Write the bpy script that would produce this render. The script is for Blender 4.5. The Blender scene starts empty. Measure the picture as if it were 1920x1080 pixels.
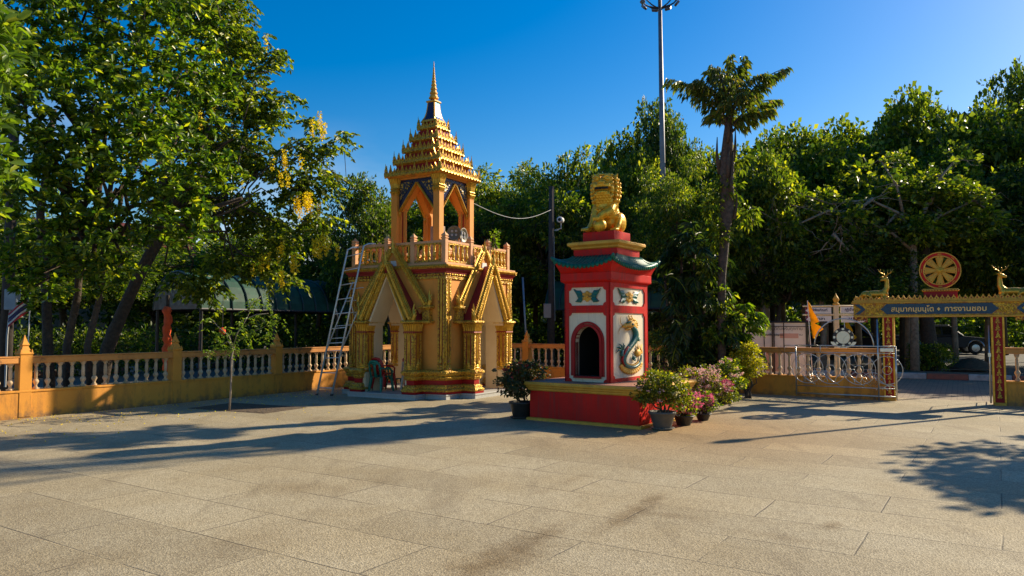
import bpy, bmesh, math, random
import numpy as np
from mathutils import Vector, Matrix
R = math.radians
sc = bpy.context.scene
C = sc.collection
random.seed(7)

# ------------------------------------------------------------------ camera
CAM_H = 1.6; FPX = 1400.0; PITCH = math.atan((612 - 540) / FPX)
cam_d = bpy.data.cameras.new('camera'); cam = bpy.data.objects.new('camera', cam_d); C.objects.link(cam)
cam.location = (0, 0, CAM_H); cam.rotation_euler = (R(90) + PITCH, 0, 0)
cam_d.sensor_width = 36; cam_d.lens = FPX / 1920 * 36; cam_d.clip_end = 2000; cam_d.clip_start = .1
sc.camera = cam

# ------------------------------------------------------------------ light
SUN_EL = R(29); SUN_AZ = R(29.3)          # azimuth measured from +X towards +Y
sd = Vector((math.cos(SUN_AZ) * math.cos(SUN_EL), math.sin(SUN_AZ) * math.cos(SUN_EL), math.sin(SUN_EL)))
sl = bpy.data.lights.new('sun', 'SUN'); sl.energy = 4.3; sl.angle = R(.5); sl.color = (1, .87, .64)
so = bpy.data.objects.new('sun', sl); C.objects.link(so); so.rotation_euler = sd.to_track_quat('Z', 'Y').to_euler()
w = bpy.data.worlds.new('World'); sc.world = w; w.use_nodes = True
nt = w.node_tree; nt.nodes.clear()
def wn(t, **k):
    n = nt.nodes.new(t)
    for a, b in k.items(): setattr(n, a, b)
    return n
out = wn('ShaderNodeOutputWorld'); bg = wn('ShaderNodeBackground'); sky = wn('ShaderNodeTexSky')
sky.sky_type = 'NISHITA'; sky.sun_disc = False; sky.sun_elevation = SUN_EL; sky.sun_rotation = R(90) - SUN_AZ
sky.air_density = 1.15; sky.dust_density = .7; sky.ozone_density = 3.6
hs = wn('ShaderNodeHueSaturation'); hs.inputs['Saturation'].default_value = 1.56; hs.inputs['Value'].default_value = 1.0; hs.inputs['Hue'].default_value = .506
tc = wn('ShaderNodeTexCoord'); mp = wn('ShaderNodeMapping'); mp.inputs['Scale'].default_value = (1, 1, 3.2)
cn = wn('ShaderNodeTexNoise'); cn.inputs['Scale'].default_value = 2.6; cn.inputs['Detail'].default_value = 7; cn.inputs['Roughness'].default_value = .55
cr = wn('ShaderNodeValToRGB'); cr.color_ramp.elements[0].position = .46; cr.color_ramp.elements[1].position = .64
sx = wn('ShaderNodeSeparateXYZ')
mz = wn('ShaderNodeMapRange'); mz.inputs['From Min'].default_value = .27; mz.inputs['From Max'].default_value = .10
mx = wn('ShaderNodeMapRange'); mx.inputs['From Min'].default_value = -.12; mx.inputs['From Max'].default_value = -.3
m1 = wn('ShaderNodeMath', operation='MULTIPLY'); m2 = wn('ShaderNodeMath', operation='MULTIPLY')
mixc = wn('ShaderNodeMixRGB'); mixc.inputs['Color2'].default_value = (6.5, 7.0, 8.0, 1)
L = nt.links.new
L(tc.outputs['Generated'], mp.inputs['Vector']); L(mp.outputs[0], cn.inputs['Vector']); L(cn.outputs['Fac'], cr.inputs[0])
L(tc.outputs['Generated'], sx.inputs[0]); L(sx.outputs['Z'], mz.inputs['Value']); L(sx.outputs['X'], mx.inputs['Value'])
L(cr.outputs[0], m1.inputs[0]); L(mz.outputs[0], m1.inputs[1]); L(m1.outputs[0], m2.inputs[0]); L(mx.outputs[0], m2.inputs[1])
L(sky.outputs[0], hs.inputs['Color']); L(hs.outputs[0], mixc.inputs['Color1']); L(m2.outputs[0], mixc.inputs['Fac'])
L(mixc.outputs[0], bg.inputs['Color']); bg.inputs['Strength'].default_value = .077; L(bg.outputs[0], out.inputs['Surface'])
sc.view_settings.view_transform = 'Standard'; sc.view_settings.look = 'None'; sc.view_settings.gamma = 1
sc.view_settings.exposure = 0.86
sc.cycles.max_bounces = 7; sc.cycles.transparent_max_bounces = 8
sc.cycles.diffuse_bounces = 3; sc.cycles.glossy_bounces = 3; sc.cycles.use_denoising = True
sc.cycles.sample_clamp_indirect = 6

# ------------------------------------------------------------------ tagging
def tag(o, label=None, cat=None, group=None, kind=None):
    if label: o['label'] = label
    if cat: o['category'] = cat
    if group: o['group'] = group
    if kind: o['kind'] = kind
    return o
def thing(name, label, cat, loc=(0, 0, 0), rotz=0, group=None):
    o = bpy.data.objects.new(name, None); C.objects.link(o); o.empty_display_size = .2
    o.location = loc; o.rotation_euler = (0, 0, rotz)
    return tag(o, label, cat, group)
def copy_tree(o, parent=None):
    c = o.copy(); C.objects.link(c); c.parent = parent
    for ch in list(o.children): copy_tree(ch, c)
    return c
def ray_at(px, py, Y):
    cp, sp = math.cos(PITCH), math.sin(PITCH)
    a = (px - 960) / FPX; b = (540 - py) / FPX
    t = Y / (cp - b * sp)
    return Vector((a * t, Y, CAM_H + (sp + b * cp) * t))
def ground_at(px, py, z=0):
    cp, sp = math.cos(PITCH), math.sin(PITCH)
    a = (px - 960) / FPX; b = (540 - py) / FPX
    t = (z - CAM_H) / (sp + b * cp)
    return Vector((a * t, (cp - b * sp) * t, z))

# ------------------------------------------------------------------ materials
def mat(name, col, col2=None, scale=3.0, rough=.6, metal=0, bump=0, bscale=40, rough2=None, pos=(.35, .65), detail=6, coat=0, spec=None, dist=.01):
    m = bpy.data.materials.new(name); m.use_nodes = True
    n = m.node_tree.nodes; l = m.node_tree.links.new
    b = n['Principled BSDF']; b.inputs['Roughness'].default_value = rough; b.inputs['Metallic'].default_value = metal
    if spec is not None: b.inputs['Specular IOR Level'].default_value = spec
    if coat: b.inputs['Coat Weight'].default_value = coat; b.inputs['Coat Roughness'].default_value = .15
    t = n.new('ShaderNodeTexCoord')
    if col2 is None: col2 = tuple(c * .8 for c in col)
    ns = n.new('ShaderNodeTexNoise'); ns.inputs['Scale'].default_value = scale; ns.inputs['Detail'].default_value = detail; ns.inputs['Roughness'].default_value = .62
    l(t.outputs['Object'], ns.inputs['Vector'])
    r = n.new('ShaderNodeValToRGB'); r.color_ramp.elements[0].position = pos[0]; r.color_ramp.elements[1].position = pos[1]
    r.color_ramp.elements[0].color = (*col2, 1); r.color_ramp.elements[1].color = (*col, 1)
    l(ns.outputs['Fac'], r.inputs[0]); l(r.outputs[0], b.inputs['Base Color'])
    if rough2 is not None:
        mr = n.new('ShaderNodeMapRange'); mr.inputs['To Min'].default_value = rough2; mr.inputs['To Max'].default_value = rough
        l(ns.outputs['Fac'], mr.inputs['Value']); l(mr.outputs[0], b.inputs['Roughness'])
    if bump:
        n2 = n.new('ShaderNodeTexNoise'); n2.inputs['Scale'].default_value = bscale; n2.inputs['Detail'].default_value = 4
        l(t.outputs['Object'], n2.inputs['Vector'])
        bp = n.new('ShaderNodeBump'); bp.inputs['Strength'].default_value = bump; bp.inputs['Distance'].default_value = dist
        l(n2.outputs['Fac'], bp.inputs['Height']); l(bp.outputs[0], b.inputs['Normal'])
    return m
def streaky(m, dark, amount=.5, sx=6, sz=.6, lo=.52, hi=.72):
    """dirt streaks running down a wall, mixed over the existing base colour"""
    n = m.node_tree.nodes; l = m.node_tree.links.new; b = n['Principled BSDF']
    src = b.inputs['Base Color'].links[0].from_socket
    t = n.new('ShaderNodeTexCoord'); mpn = n.new('ShaderNodeMapping'); mpn.inputs['Scale'].default_value = (sx, sx, sz)
    ns = n.new('ShaderNodeTexNoise'); ns.inputs['Scale'].default_value = 1.0; ns.inputs['Detail'].default_value = 8; ns.inputs['Roughness'].default_value = .68
    l(t.outputs['Object'], mpn.inputs[0]); l(mpn.outputs[0], ns.inputs['Vector'])
    mr = n.new('ShaderNodeMapRange'); mr.inputs['From Min'].default_value = lo; mr.inputs['From Max'].default_value = hi; mr.inputs['To Max'].default_value = amount
    l(ns.outputs['Fac'], mr.inputs['Value'])
    mx = n.new('ShaderNodeMixRGB'); mx.inputs['Color2'].default_value = (*dark, 1)
    l(mr.outputs[0], mx.inputs['Fac']); l(src, mx.inputs['Color1']); l(mx.outputs[0], b.inputs['Base Color'])
    return m
def splash(m, dark, top=.22, amount=.75, scale=9):
    """earth splashed up the foot of a wall, ragged upper edge"""
    n = m.node_tree.nodes; l = m.node_tree.links.new; b = n['Principled BSDF']; src = b.inputs['Base Color'].links[0].from_socket
    t = n.new('ShaderNodeTexCoord'); s_ = n.new('ShaderNodeSeparateXYZ'); ns = n.new('ShaderNodeTexNoise'); ns.inputs['Scale'].default_value = scale; ns.inputs['Detail'].default_value = 7
    l(t.outputs['Object'], s_.inputs[0]); l(t.outputs['Object'], ns.inputs['Vector'])
    ma = n.new('ShaderNodeMath'); ma.operation = 'MULTIPLY_ADD'; ma.inputs[1].default_value = -top * 2.2; l(ns.outputs['Fac'], ma.inputs[0]); l(s_.outputs['Z'], ma.inputs[2])
    mr = n.new('ShaderNodeMapRange'); mr.inputs['From Min'].default_value = -top * .6; mr.inputs['From Max'].default_value = -top * 1.3; mr.inputs['To Max'].default_value = amount; l(ma.outputs[0], mr.inputs['Value'])
    mx = n.new('ShaderNodeMixRGB'); mx.inputs['Color2'].default_value = (*dark, 1); l(mr.outputs[0], mx.inputs['Fac']); l(src, mx.inputs['Color1']); l(mx.outputs[0], b.inputs['Base Color']); return m
def objrand(m, lo=.75, hi=1.08):
    n = m.node_tree.nodes; l = m.node_tree.links.new; b = n['Principled BSDF']; src = b.inputs['Base Color'].links[0].from_socket
    oi = n.new('ShaderNodeObjectInfo'); mr = n.new('ShaderNodeMapRange'); mr.inputs['To Min'].default_value = lo; mr.inputs['To Max'].default_value = hi; l(oi.outputs['Random'], mr.inputs['Value'])
    h = n.new('ShaderNodeHueSaturation'); l(mr.outputs[0], h.inputs['Value']); l(src, h.inputs['Color']); l(h.outputs[0], b.inputs['Base Color']); return m
def carved(name, a, b_, scale=26, rough=.35, metal=.45, bump=.9, thr=(.25, .5), dist=.03):
    """gilded carving: raised lobes in colour a, grounds in colour b"""
    m = bpy.data.materials.new(name); m.use_nodes = True
    n = m.node_tree.nodes; l = m.node_tree.links.new; b = n['Principled BSDF']
    t = n.new('ShaderNodeTexCoord'); v = n.new('ShaderNodeTexVoronoi'); v.feature = 'SMOOTH_F1'; v.inputs['Scale'].default_value = scale
    ns = n.new('ShaderNodeTexNoise'); ns.inputs['Scale'].default_value = scale * .5; ns.inputs['Detail'].default_value = 3
    l(t.outputs['Object'], ns.inputs['Vector'])
    mxv = n.new('ShaderNodeMixRGB'); mxv.blend_type = 'ADD'; mxv.inputs['Fac'].default_value = .08
    l(t.outputs['Object'], mxv.inputs['Color1']); l(ns.outputs['Color'], mxv.inputs['Color2']); l(mxv.outputs[0], v.inputs['Vector'])
    r = n.new('ShaderNodeValToRGB'); r.color_ramp.elements[0].position = thr[0]; r.color_ramp.elements[1].position = thr[1]
    r.color_ramp.elements[0].color = (*a, 1); r.color_ramp.elements[1].color = (*b_, 1)
    l(v.outputs['Distance'], r.inputs[0]); l(r.outputs[0], b.inputs['Base Color'])
    mm = n.new('ShaderNodeMapRange'); mm.inputs['From Min'].default_value = thr[0]; mm.inputs['From Max'].default_value = thr[1]
    mm.inputs['To Min'].default_value = metal; mm.inputs['To Max'].default_value = 0
    l(v.outputs['Distance'], mm.inputs['Value']); l(mm.outputs[0], b.inputs['Metallic'])
    b.inputs['Roughness'].default_value = rough
    bp = n.new('ShaderNodeBump'); bp.invert = True; bp.inputs['Strength'].default_value = bump; bp.inputs['Distance'].default_value = dist
    l(v.outputs['Distance'], bp.inputs['Height']); l(bp.outputs[0], b.inputs['Normal'])
    return m
def leafmat(name, c1, c2, c3=None, trans=.35, rough=.42, tcol=None):
    m = bpy.data.materials.new(name); m.use_nodes = True
    n = m.node_tree.nodes; l = m.node_tree.links.new; b = n['Principled BSDF']; o = n['Material Output']
    g = n.new('ShaderNodeNewGeometry'); r = n.new('ShaderNodeValToRGB')
    e = r.color_ramp.elements; e[0].color = (*c1, 1); e[1].color = (*c2, 1); e[0].position = .15; e[1].position = .85
    if c3: k = e.new(.97); k.color = (*c3, 1)
    l(g.outputs['Random Per Island'], r.inputs[0]); l(r.outputs[0], b.inputs['Base Color'])
    b.inputs['Roughness'].default_value = rough
    tr = n.new('ShaderNodeBsdfTranslucent'); mx = n.new('ShaderNodeMixShader'); mx.inputs[0].default_value = trans
    mul = n.new('ShaderNodeMixRGB'); mul.blend_type = 'MULTIPLY'; mul.inputs['Fac'].default_value = 1
    tcol = tcol or (1.9, 2.0, .55)
    mul.inputs['Color2'].default_value = (*tcol, 1); l(r.outputs[0], mul.inputs['Color1']); l(mul.outputs[0], tr.inputs['Color'])
    l(b.outputs[0], mx.inputs[1]); l(tr.outputs[0], mx.inputs[2]); l(mx.outputs[0], o.inputs['Surface'])
    return m

GOLD = (.72, .42, .045); GOLD2 = (.50, .25, .02)
M = {}
M['orange'] = streaky(mat('ochre wall paint', (.78, .33, .035), (.68, .27, .028), 1.6, .75, bump=.25, bscale=60), (.16, .075, .03), .75, 4.5, 1.6, .50, .74)
M['orange_rail'] = streaky(mat('ochre rail paint', (.70, .29, .06), (.52, .21, .045), 3, .75, bump=.25, bscale=60), (.07, .045, .03), .75, 7, 7, .58, .70)
M['tower_orange'] = streaky(mat('apricot tower paint', (.82, .33, .05), (.74, .275, .035), 1.5, .7, bump=.15, bscale=50), (.22, .12, .05), .35, 5, 1, .55, .8)
M['peach'] = streaky(mat('peach paint', (.76, .40, .18), (.66, .31, .13), 4, .7, bump=.15), (.10, .06, .04), .45, 9, 3, .55, .75)
M['cream'] = streaky(mat('cream plaster', (.80, .63, .38), (.72, .55, .31), 2, .75, bump=.15), (.3, .2, .11), .3, 4, 1, .56, .8)
M['baluster'] = streaky(mat('cream baluster paint', (.76, .55, .32), (.54, .37, .20), 7, .7, bump=.3, bscale=50), (.10, .075, .05), .55, 8, 8, .58, .75)
objrand(M['baluster']); splash(M['orange'], (.16, .09, .05))
M['panelcream'] = streaky(mat('shrine cream panel', (.80, .68, .48), (.70, .58, .40), 2, .65, bump=.1), (.22, .16, .11), .55, 13, .8, .52, .76)
M['red'] = streaky(mat('red gloss paint', (.66, .012, .006), (.50, .009, .005), 2.5, .55, rough2=.42, bump=.1, bscale=40, spec=.2), (.16, .045, .035), .6, 16, .9, .50, .70)
M['redband'] = mat('red band paint', (.40, .008, .008), (.26, .008, .007), 4, .5, bump=.1, spec=.25)
M['brick_red'] = mat('red lacquer groove', (.36, .02, .015), (.24, .015, .01), 8, .55)
M['maroon'] = mat('maroon paint', (.24, .018, .035), (.18, .012, .02), 4, .55)
M['gold'] = mat('gold paint', GOLD, GOLD2, 9, .33, .55, bump=.25, bscale=45)
M['gold_lion'] = mat('gold leaf lion', (.86, .50, .035), (.66, .32, .015), 9, .33, .38, bump=.3, bscale=70)
M['goldmat'] = streaky(mat('matt gold moulding', (.76, .40, .04), (.60, .29, .03), 5, .6, .1, bump=.25, bscale=50), (.08, .05, .03), .7, 10, 4, .58, .72)
M['carved'] = carved('gilded carving', (.70, .42, .05), (.20, .025, .01), 24)
M['carved_dense'] = carved('dense gilded carving', (.80, .50, .05), (.34, .11, .015), 34, thr=(.3, .62))
M['carved_gold'] = carved('carved gold foliage', (.82, .52, .055), (.50, .26, .02), 24, thr=(.3, .6))
M['carved_gate'] = carved('gate carving', (.84, .52, .04), (.46, .18, .015), 30, metal=.35, thr=(.28, .55))
M['carved_blue'] = carved('gold on navy mosaic', (.70, .42, .05), (.012, .022, .05), 22, thr=(.24, .42))
M['bluepanel'] = mat('blue mosaic name panel', (.008, .075, .13), (.02, .035, .06), 30, .45, bump=.3, bscale=90)
M['navy'] = mat('navy mirror mosaic', (.02, .03, .09), (.03, .02, .05), 40, .15, .3, bump=.3, bscale=120)
M['turq'] = mat('turquoise mirror mosaic', (.02, .50, .50), (.03, .35, .40), 30, .15, .2, bump=.2, bscale=120)
M['white'] = mat('white paint', (.78, .76, .72), (.66, .64, .60), 5, .6)
M['mirror'] = mat('mirror mosaic', (.85, .88, .9), (.6, .7, .8), 20, .1, .8, bump=.3, bscale=60)
M['terrazzo'] = mat('grey terrazzo step', (.48, .47, .44), (.38, .37, .34), 30, .5)
M['concrete'] = mat('grey concrete', (.46, .44, .40), (.27, .26, .24), 12, .85, bump=.4, bscale=60)
M['teal'] = mat('glazed green tile', (.010, .15, .095), (.007, .10, .065), 9, .42, bump=.15, bscale=30, spec=.3)
M['tealrelief'] = mat('teal relief paint', (.008, .15, .12), (.01, .10, .085), 20, .4, bump=.5, bscale=60)
M['black'] = mat('soot and shade black', (.012, .011, .010), (.02, .018, .015), 6, .9)  # soot in the furnace; painted shade in the lion's mouth
M['steel'] = mat('stainless steel', (.62, .60, .56), (.5, .48, .45), 8, .28, .9)
M['alu'] = mat('aluminium tube', (.78, .77, .74), (.62, .62, .6), 12, .4, .45)
M['dark_steel'] = mat('dark painted steel', (.05, .045, .045), (.03, .028, .028), 8, .5, .3)
M['grey_metal'] = mat('grey galvanised metal', (.32, .33, .34), (.24, .25, .26), 5, .45, .6)
M['mast'] = mat('weathered galvanised mast', (.23, .22, .23), (.16, .15, .16), 3, .5, .5)
M['wood_pole'] = streaky(mat('dark weathered pole', (.075, .055, .042), (.045, .034, .028), 10, .85, bump=.5, bscale=30), (.02, .015, .012), .5, 20, 1)
M['bark'] = streaky(mat('bark', (.085, .058, .038), (.040, .028, .018), 14, .9, bump=1, bscale=22, dist=.03), (.03, .022, .016), .6, 12, 2)
M['bark_pale'] = mat('pale bark', (.34, .27, .20), (.17, .13, .095), 10, .85, bump=.8, bscale=25, dist=.02)
M['palm_bark'] = mat('palm bark', (.115, .078, .055), (.045, .030, .022), 14, .85, bump=.9, bscale=18, dist=.02)
M['chair_green'] = mat('green plastic', (.01, .20, .13), (.008, .15, .10), 6, .35)
M['chair_red'] = mat('red plastic', (.50, .018, .015), (.38, .014, .012), 6, .35)
M['chair_cream'] = mat('cream plastic', (.58, .46, .36), (.48, .38, .30), 6, .4)
M['pink'] = mat('pink plastic', (.60, .10, .14), (.50, .08, .12), 6, .4)
M['potblack'] = mat('black plastic pot', (.022, .018, .016), (.04, .032, .026), 8, .5)
M['potgrey'] = mat('old grey plastic pot', (.085, .08, .068), (.13, .115, .09), 6, .7, bump=.4, bscale=25)
M['potblue'] = mat('faded blue bag', (.07, .10, .16), (.05, .07, .11), 6, .6)
M['clay'] = mat('terracotta pot', (.34, .13, .06), (.24, .09, .045), 6, .8)
M['soil'] = mat('dry soil', (.14, .095, .055), (.075, .05, .03), 12, .95, bump=1, bscale=30, dist=.03)
M['orange_cloth'] = mat('orange robe cloth', (.80, .10, .015), (.62, .07, .01), 8, .8, bump=.8, bscale=12, dist=.03)
M['flag_red'] = mat('flag red', (.5, .03, .04)); M['flag_blue'] = mat('flag navy', (.03, .03, .12))
M['greensheet'] = mat('green corrugated sheet', (.02, .085, .05), (.012, .045, .028), 3, .65, bump=.2, bscale=10, spec=.3)
M['greenrib'] = mat('green roof rib', (.02, .05, .045), (.015, .03, .03), 4, .4)
M['plastic_sheet'] = mat('brown translucent sheet', (.14, .11, .095), (.07, .055, .05), 5, .3, bump=.6, bscale=7, dist=.05)
M['beige'] = mat('beige wall paint', (.42, .33, .26), (.33, .25, .2), 3, .8)
M['roofred'] = mat('red roof tiles', (.22, .045, .03), (.14, .03, .02), 6, .7, bump=.6, bscale=25)
M['banner'] = mat('white vinyl banner', (.84, .82, .78), (.76, .74, .70), 2, .5)
M['banner_pink'] = mat('faded pink print', (.70, .42, .34), (.62, .38, .32), 9, .5)
M['ink'] = mat('dark blue lettering', (.02, .025, .10), (.02, .02, .07), 9, .5)
M['inkgrey'] = mat('grey lettering', (.12, .12, .13), (.10, .10, .11), 9, .5)
M['lettergold'] = mat('gold letters', (.95, .62, .20), (.85, .48, .12), 12, .4, .15)
M['carpaint'] = mat('dark metallic car paint', (.014, .02, .036), (.010, .015, .028), 4, .45, 0, spec=.35)
M['carsilver'] = mat('silver trim', (.45, .48, .55), (.38, .4, .46), 5, .25, .7)
M['glass_dark'] = mat('dark car glass', (.012, .014, .018), (.01, .012, .015), 5, .06, spec=.8)
M['tyre'] = mat('tyre rubber', (.02, .02, .02), (.03, .03, .03), 6, .8)
M['horn'] = mat('grey-green horn speaker', (.20, .17, .11), (.15, .13, .085), 8, .5, .2)
M['box_grey'] = mat('grey cabinet', (.30, .34, .38), (.24, .27, .3), 5, .5)
M['cable'] = mat('pale cable', (.42, .42, .42), (.35, .35, .35), 5, .5)
M['asphalt'] = mat('asphalt', (.135, .12, .10), (.095, .086, .075), 1.3, .95, bump=.5, bscale=120)
M['earth'] = mat('brown earth', (.12, .09, .06), (.06, .055, .03), .8, .95, bump=.6, bscale=10, dist=.03)  # mottled brown of the open ground and planting strip
M['kerb_white'] = mat('faded white kerb paint', (.46, .44, .40), (.28, .26, .23), 5, .8, bump=.3)
M['kerb_red'] = mat('faded red kerb paint', (.32, .10, .055), (.2, .08, .05), 5, .8, bump=.3)
M['lf_dark'] = leafmat('leaf deep green', (.022, .05, .008), (.10, .145, .014), (.30, .30, .025), .5)
M['lf_mid'] = leafmat('leaf mid green', (.035, .07, .008), (.18, .22, .018), (.45, .42, .03), .5)
M['lf_yel'] = leafmat('leaf yellow green', (.07, .095, .010), (.22, .23, .018), (.48, .38, .03), .40)
M['lf_glossy'] = leafmat('leaf glossy', (.03, .075, .010), (.16, .23, .018), (.45, .44, .03), .52, .32)
M['lf_palm'] = leafmat('palm leaflet', (.045, .07, .012), (.15, .18, .028), (.32, .22, .04), .42)
M['lf_areca'] = leafmat('areca leaflet', (.018, .042, .009), (.055, .09, .016), (.10, .15, .02), .3)
M['lf_bright'] = leafmat('leaf bright green', (.07, .13, .010), (.17, .25, .018), (.34, .36, .03), .45)
M['lf_red'] = leafmat('leaf bronze green', (.030, .05, .012), (.10, .095, .028), (.20, .06, .03), .3)
M['lf_lemon'] = leafmat('leaf lemon', (.16, .17, .012), (.42, .36, .02), (.72, .56, .03), .45)
M['fl_yellow'] = leafmat('yellow blossom', (.85, .60, .012), (.92, .74, .03), None, .5, .6, (1.1, 1.1, .5))
M['yellow_flag'] = leafmat('yellow cloth', (.88, .50, .01), (.90, .52, .012), None, .5, .8, (1.05, 1.0, .6))
M['fl_pink'] = leafmat('pink blossom', (.58, .10, .22), (.70, .30, .36), None, .35, .6, (1.3, .8, 1))
M['fl_pale'] = leafmat('pale pink blossom', (.70, .36, .36), (.78, .56, .48), None, .35, .6, (1.1, 1, 1))
M['fl_red'] = leafmat('crimson blossom', (.35, .01, .03), (.5, .02, .05), None, .35, .6, (1.3, .8, 1))
M['fl_cream'] = leafmat('cream bract', (.62, .50, .26), (.70, .64, .30), None, .35, .6, (1.1, 1.1, .9))

# ------------------------------------------------------------------ mesh builder
class MB:
    def __init__(s): s.v = []; s.f = []; s.m = []; s.mi = 0
    def add(s, vs, fs, M4=None):
        o = len(s.v)
        if M4 is not None: vs = [M4 @ Vector(p) for p in vs]
        s.v += [tuple(p) for p in vs]; s.f += [tuple(i + o for i in f) for f in fs]; s.m += [s.mi] * len(fs)
        return s
    def box(s, x0, x1, y0, y1, z0, z1, M4=None):
        vs = [(x, y, z) for z in (z0, z1) for x, y in ((x0, y0), (x1, y0), (x1, y1), (x0, y1))]
        return s.add(vs, [(3, 2, 1, 0), (4, 5, 6, 7), (0, 1, 5, 4), (1, 2, 6, 5), (2, 3, 7, 6), (3, 0, 4, 7)], M4)
    def loops(s, rings, cap=True, closed=True, M4=None):
        n = len(rings[0]); vs = [p for r in rings for p in r]; fs = []
        for i in range(len(rings) - 1):
            for j in range(n if closed else n - 1):
                k = (j + 1) % n; fs.append((i * n + j, i * n + k, (i + 1) * n + k, (i + 1) * n + j))
        if cap: fs.append(tuple(range(n - 1, -1, -1))); fs.append(tuple((len(rings) - 1) * n + j for j in range(n)))
        return s.add(vs, fs, M4)
    def prism(s, poly, axis, a, b, M4=None):
        """poly: 2d points; extruded along axis from a to b. axis 'y': (x,z); 'x': (y,z); 'z': (x,y)"""
        f = {'y': lambda p, t: (p[0], t, p[1]), 'x': lambda p, t: (t, p[0], p[1]), 'z': lambda p, t: (p[0], p[1], t)}[axis]
        ar = sum(poly[i][0] * poly[(i + 1) % len(poly)][1] - poly[(i + 1) % len(poly)][0] * poly[i][1] for i in range(len(poly)))
        if (ar < 0) != (axis == 'y'): poly = poly[::-1]
        return s.loops([[f(p, a) for p in poly], [f(p, b) for p in poly]], M4=M4)
    def lathe(s, prof, n=12, c=(0, 0), cap=True, M4=None, sq=None, rot=0):
        rings = []
        for r, z in prof:
            rings.append([(c[0] + r * math.cos(2 * math.pi * j / n + rot), c[1] + r * math.sin(2 * math.pi * j / n + rot), z) for j in range(n)])
        return s.loops(rings, cap, M4=M4)
    def rect(s, prof, cx=0, cy=0, hx=0, hy=0, M4=None):
        """stack of rectangles: prof (offset,z)"""
        rings = [[(cx - hx - o, cy - hy - o, z), (cx + hx + o, cy - hy - o, z), (cx + hx + o, cy + hy + o, z), (cx - hx - o, cy + hy + o, z)] for o, z in prof]
        return s.loops(rings, M4=M4)
    def plan(s, poly, prof):
        """polygon plan (ccw) offset outward by o at height z"""
        n = len(poly); rings = []
        for o, z in prof:
            r = []
            for i in range(n):
                p0, p1, p2 = Vector(poly[i - 1]), Vector(poly[i]), Vector(poly[(i + 1) % n])
                d1 = (p1 - p0).normalized(); d2 = (p2 - p1).normalized()
                n1 = Vector((d1.y, -d1.x)); n2 = Vector((d2.y, -d2.x)); k = n1 + n2
                q = p1 + k * (o / max(.3, 1 + n1.dot(n2)))
                r.append((q.x, q.y, z))
            rings.append(r)
        return s.loops(rings)
    def tube(s, pts, rad, n=8, cap=True, M4=None):
        pts = [Vector(p) for p in pts]
        if not hasattr(rad, '__len__'): rad = [rad] * len(pts)
        rings = []; ref = None
        for i, p in enumerate(pts):
            d = (pts[min(i + 1, len(pts) - 1)] - pts[max(i - 1, 0)]).normalized()
            if ref is None: ref = Vector((0, 0, 1)) if abs(d.z) < .9 else Vector((1, 0, 0))
            a = d.cross(ref).normalized(); ref = a.cross(d).normalized()
            rings.append([p + (a * math.cos(2 * math.pi * j / n) + ref * math.sin(2 * math.pi * j / n)) * rad[i] for j in range(n)])
        return s.loops(rings, cap, M4=M4)
    def ball(s, c, r, nu=10, nv=7, M4=None):
        if not hasattr(r, '__len__'): r = (r, r, r)
        vs = [(c[0], c[1], c[2] - r[2])]
        for i in range(1, nv):
            t = -math.pi / 2 + math.pi * i / nv
            for j in range(nu):
                a = 2 * math.pi * j / nu; vs.append((c[0] + r[0] * math.cos(t) * math.cos(a), c[1] + r[1] * math.cos(t) * math.sin(a), c[2] + r[2] * math.sin(t)))
        vs.append((c[0], c[1], c[2] + r[2])); fs = []
        for j in range(nu): fs.append((0, 1 + (j + 1) % nu, 1 + j))
        for i in range(nv - 2):
            for j in range(nu):
                k = (j + 1) % nu; a = 1 + i * nu; fs.append((a + j, a + k, a + nu + k, a + nu + j))
        e = len(vs) - 1; a = 1 + (nv - 2) * nu
        for j in range(nu): fs.append((a + j, a + (j + 1) % nu, e))
        return s.add(vs, fs, M4)
    def cone(s, p, tip, r, n=4, rot=math.pi / 4):
        p = Vector(p); tip = Vector(tip); d = (tip - p).normalized()
        ref = Vector((0, 1, 0)) if abs(d.y) < .9 else Vector((1, 0, 0))
        a = d.cross(ref).normalized(); b = a.cross(d)
        vs = [p + (a * math.cos(2 * math.pi * j / n + rot) + b * math.sin(2 * math.pi * j / n + rot)) * r for j in range(n)] + [tip]
        return s.add(vs, [(j, (j + 1) % n, n) for j in range(n)] + [tuple(range(n - 1, -1, -1))])
    def build(s, name, mats, parent=None, smooth=False, bevel=0, loc=None, rotz=None, seg=1):
        me = bpy.data.meshes.new(name); me.from_pydata(s.v, [], s.f)
        if not isinstance(mats, (list, tuple)): mats = [mats]
        for m_ in mats: me.materials.append(M[m_] if isinstance(m_, str) else m_)
        me.polygons.foreach_set('material_index', s.m)
        bm = bmesh.new(); bm.from_mesh(me); bmesh.ops.recalc_face_normals(bm, faces=bm.faces); bm.to_mesh(me); bm.free()
        if smooth: me.shade_smooth()
        o = bpy.data.objects.new(name, me); C.objects.link(o); o.parent = parent
        if loc is not None: o.location = loc
        if rotz is not None: o.rotation_euler = (0, 0, rotz)
        if bevel:
            b = o.modifiers.new('bevel', 'BEVEL'); b.width = bevel; b.segments = seg; b.limit_method = 'ANGLE'; b.angle_limit = R(40)
        return o
def struct(o): o['kind'] = 'structure'; return o

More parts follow.
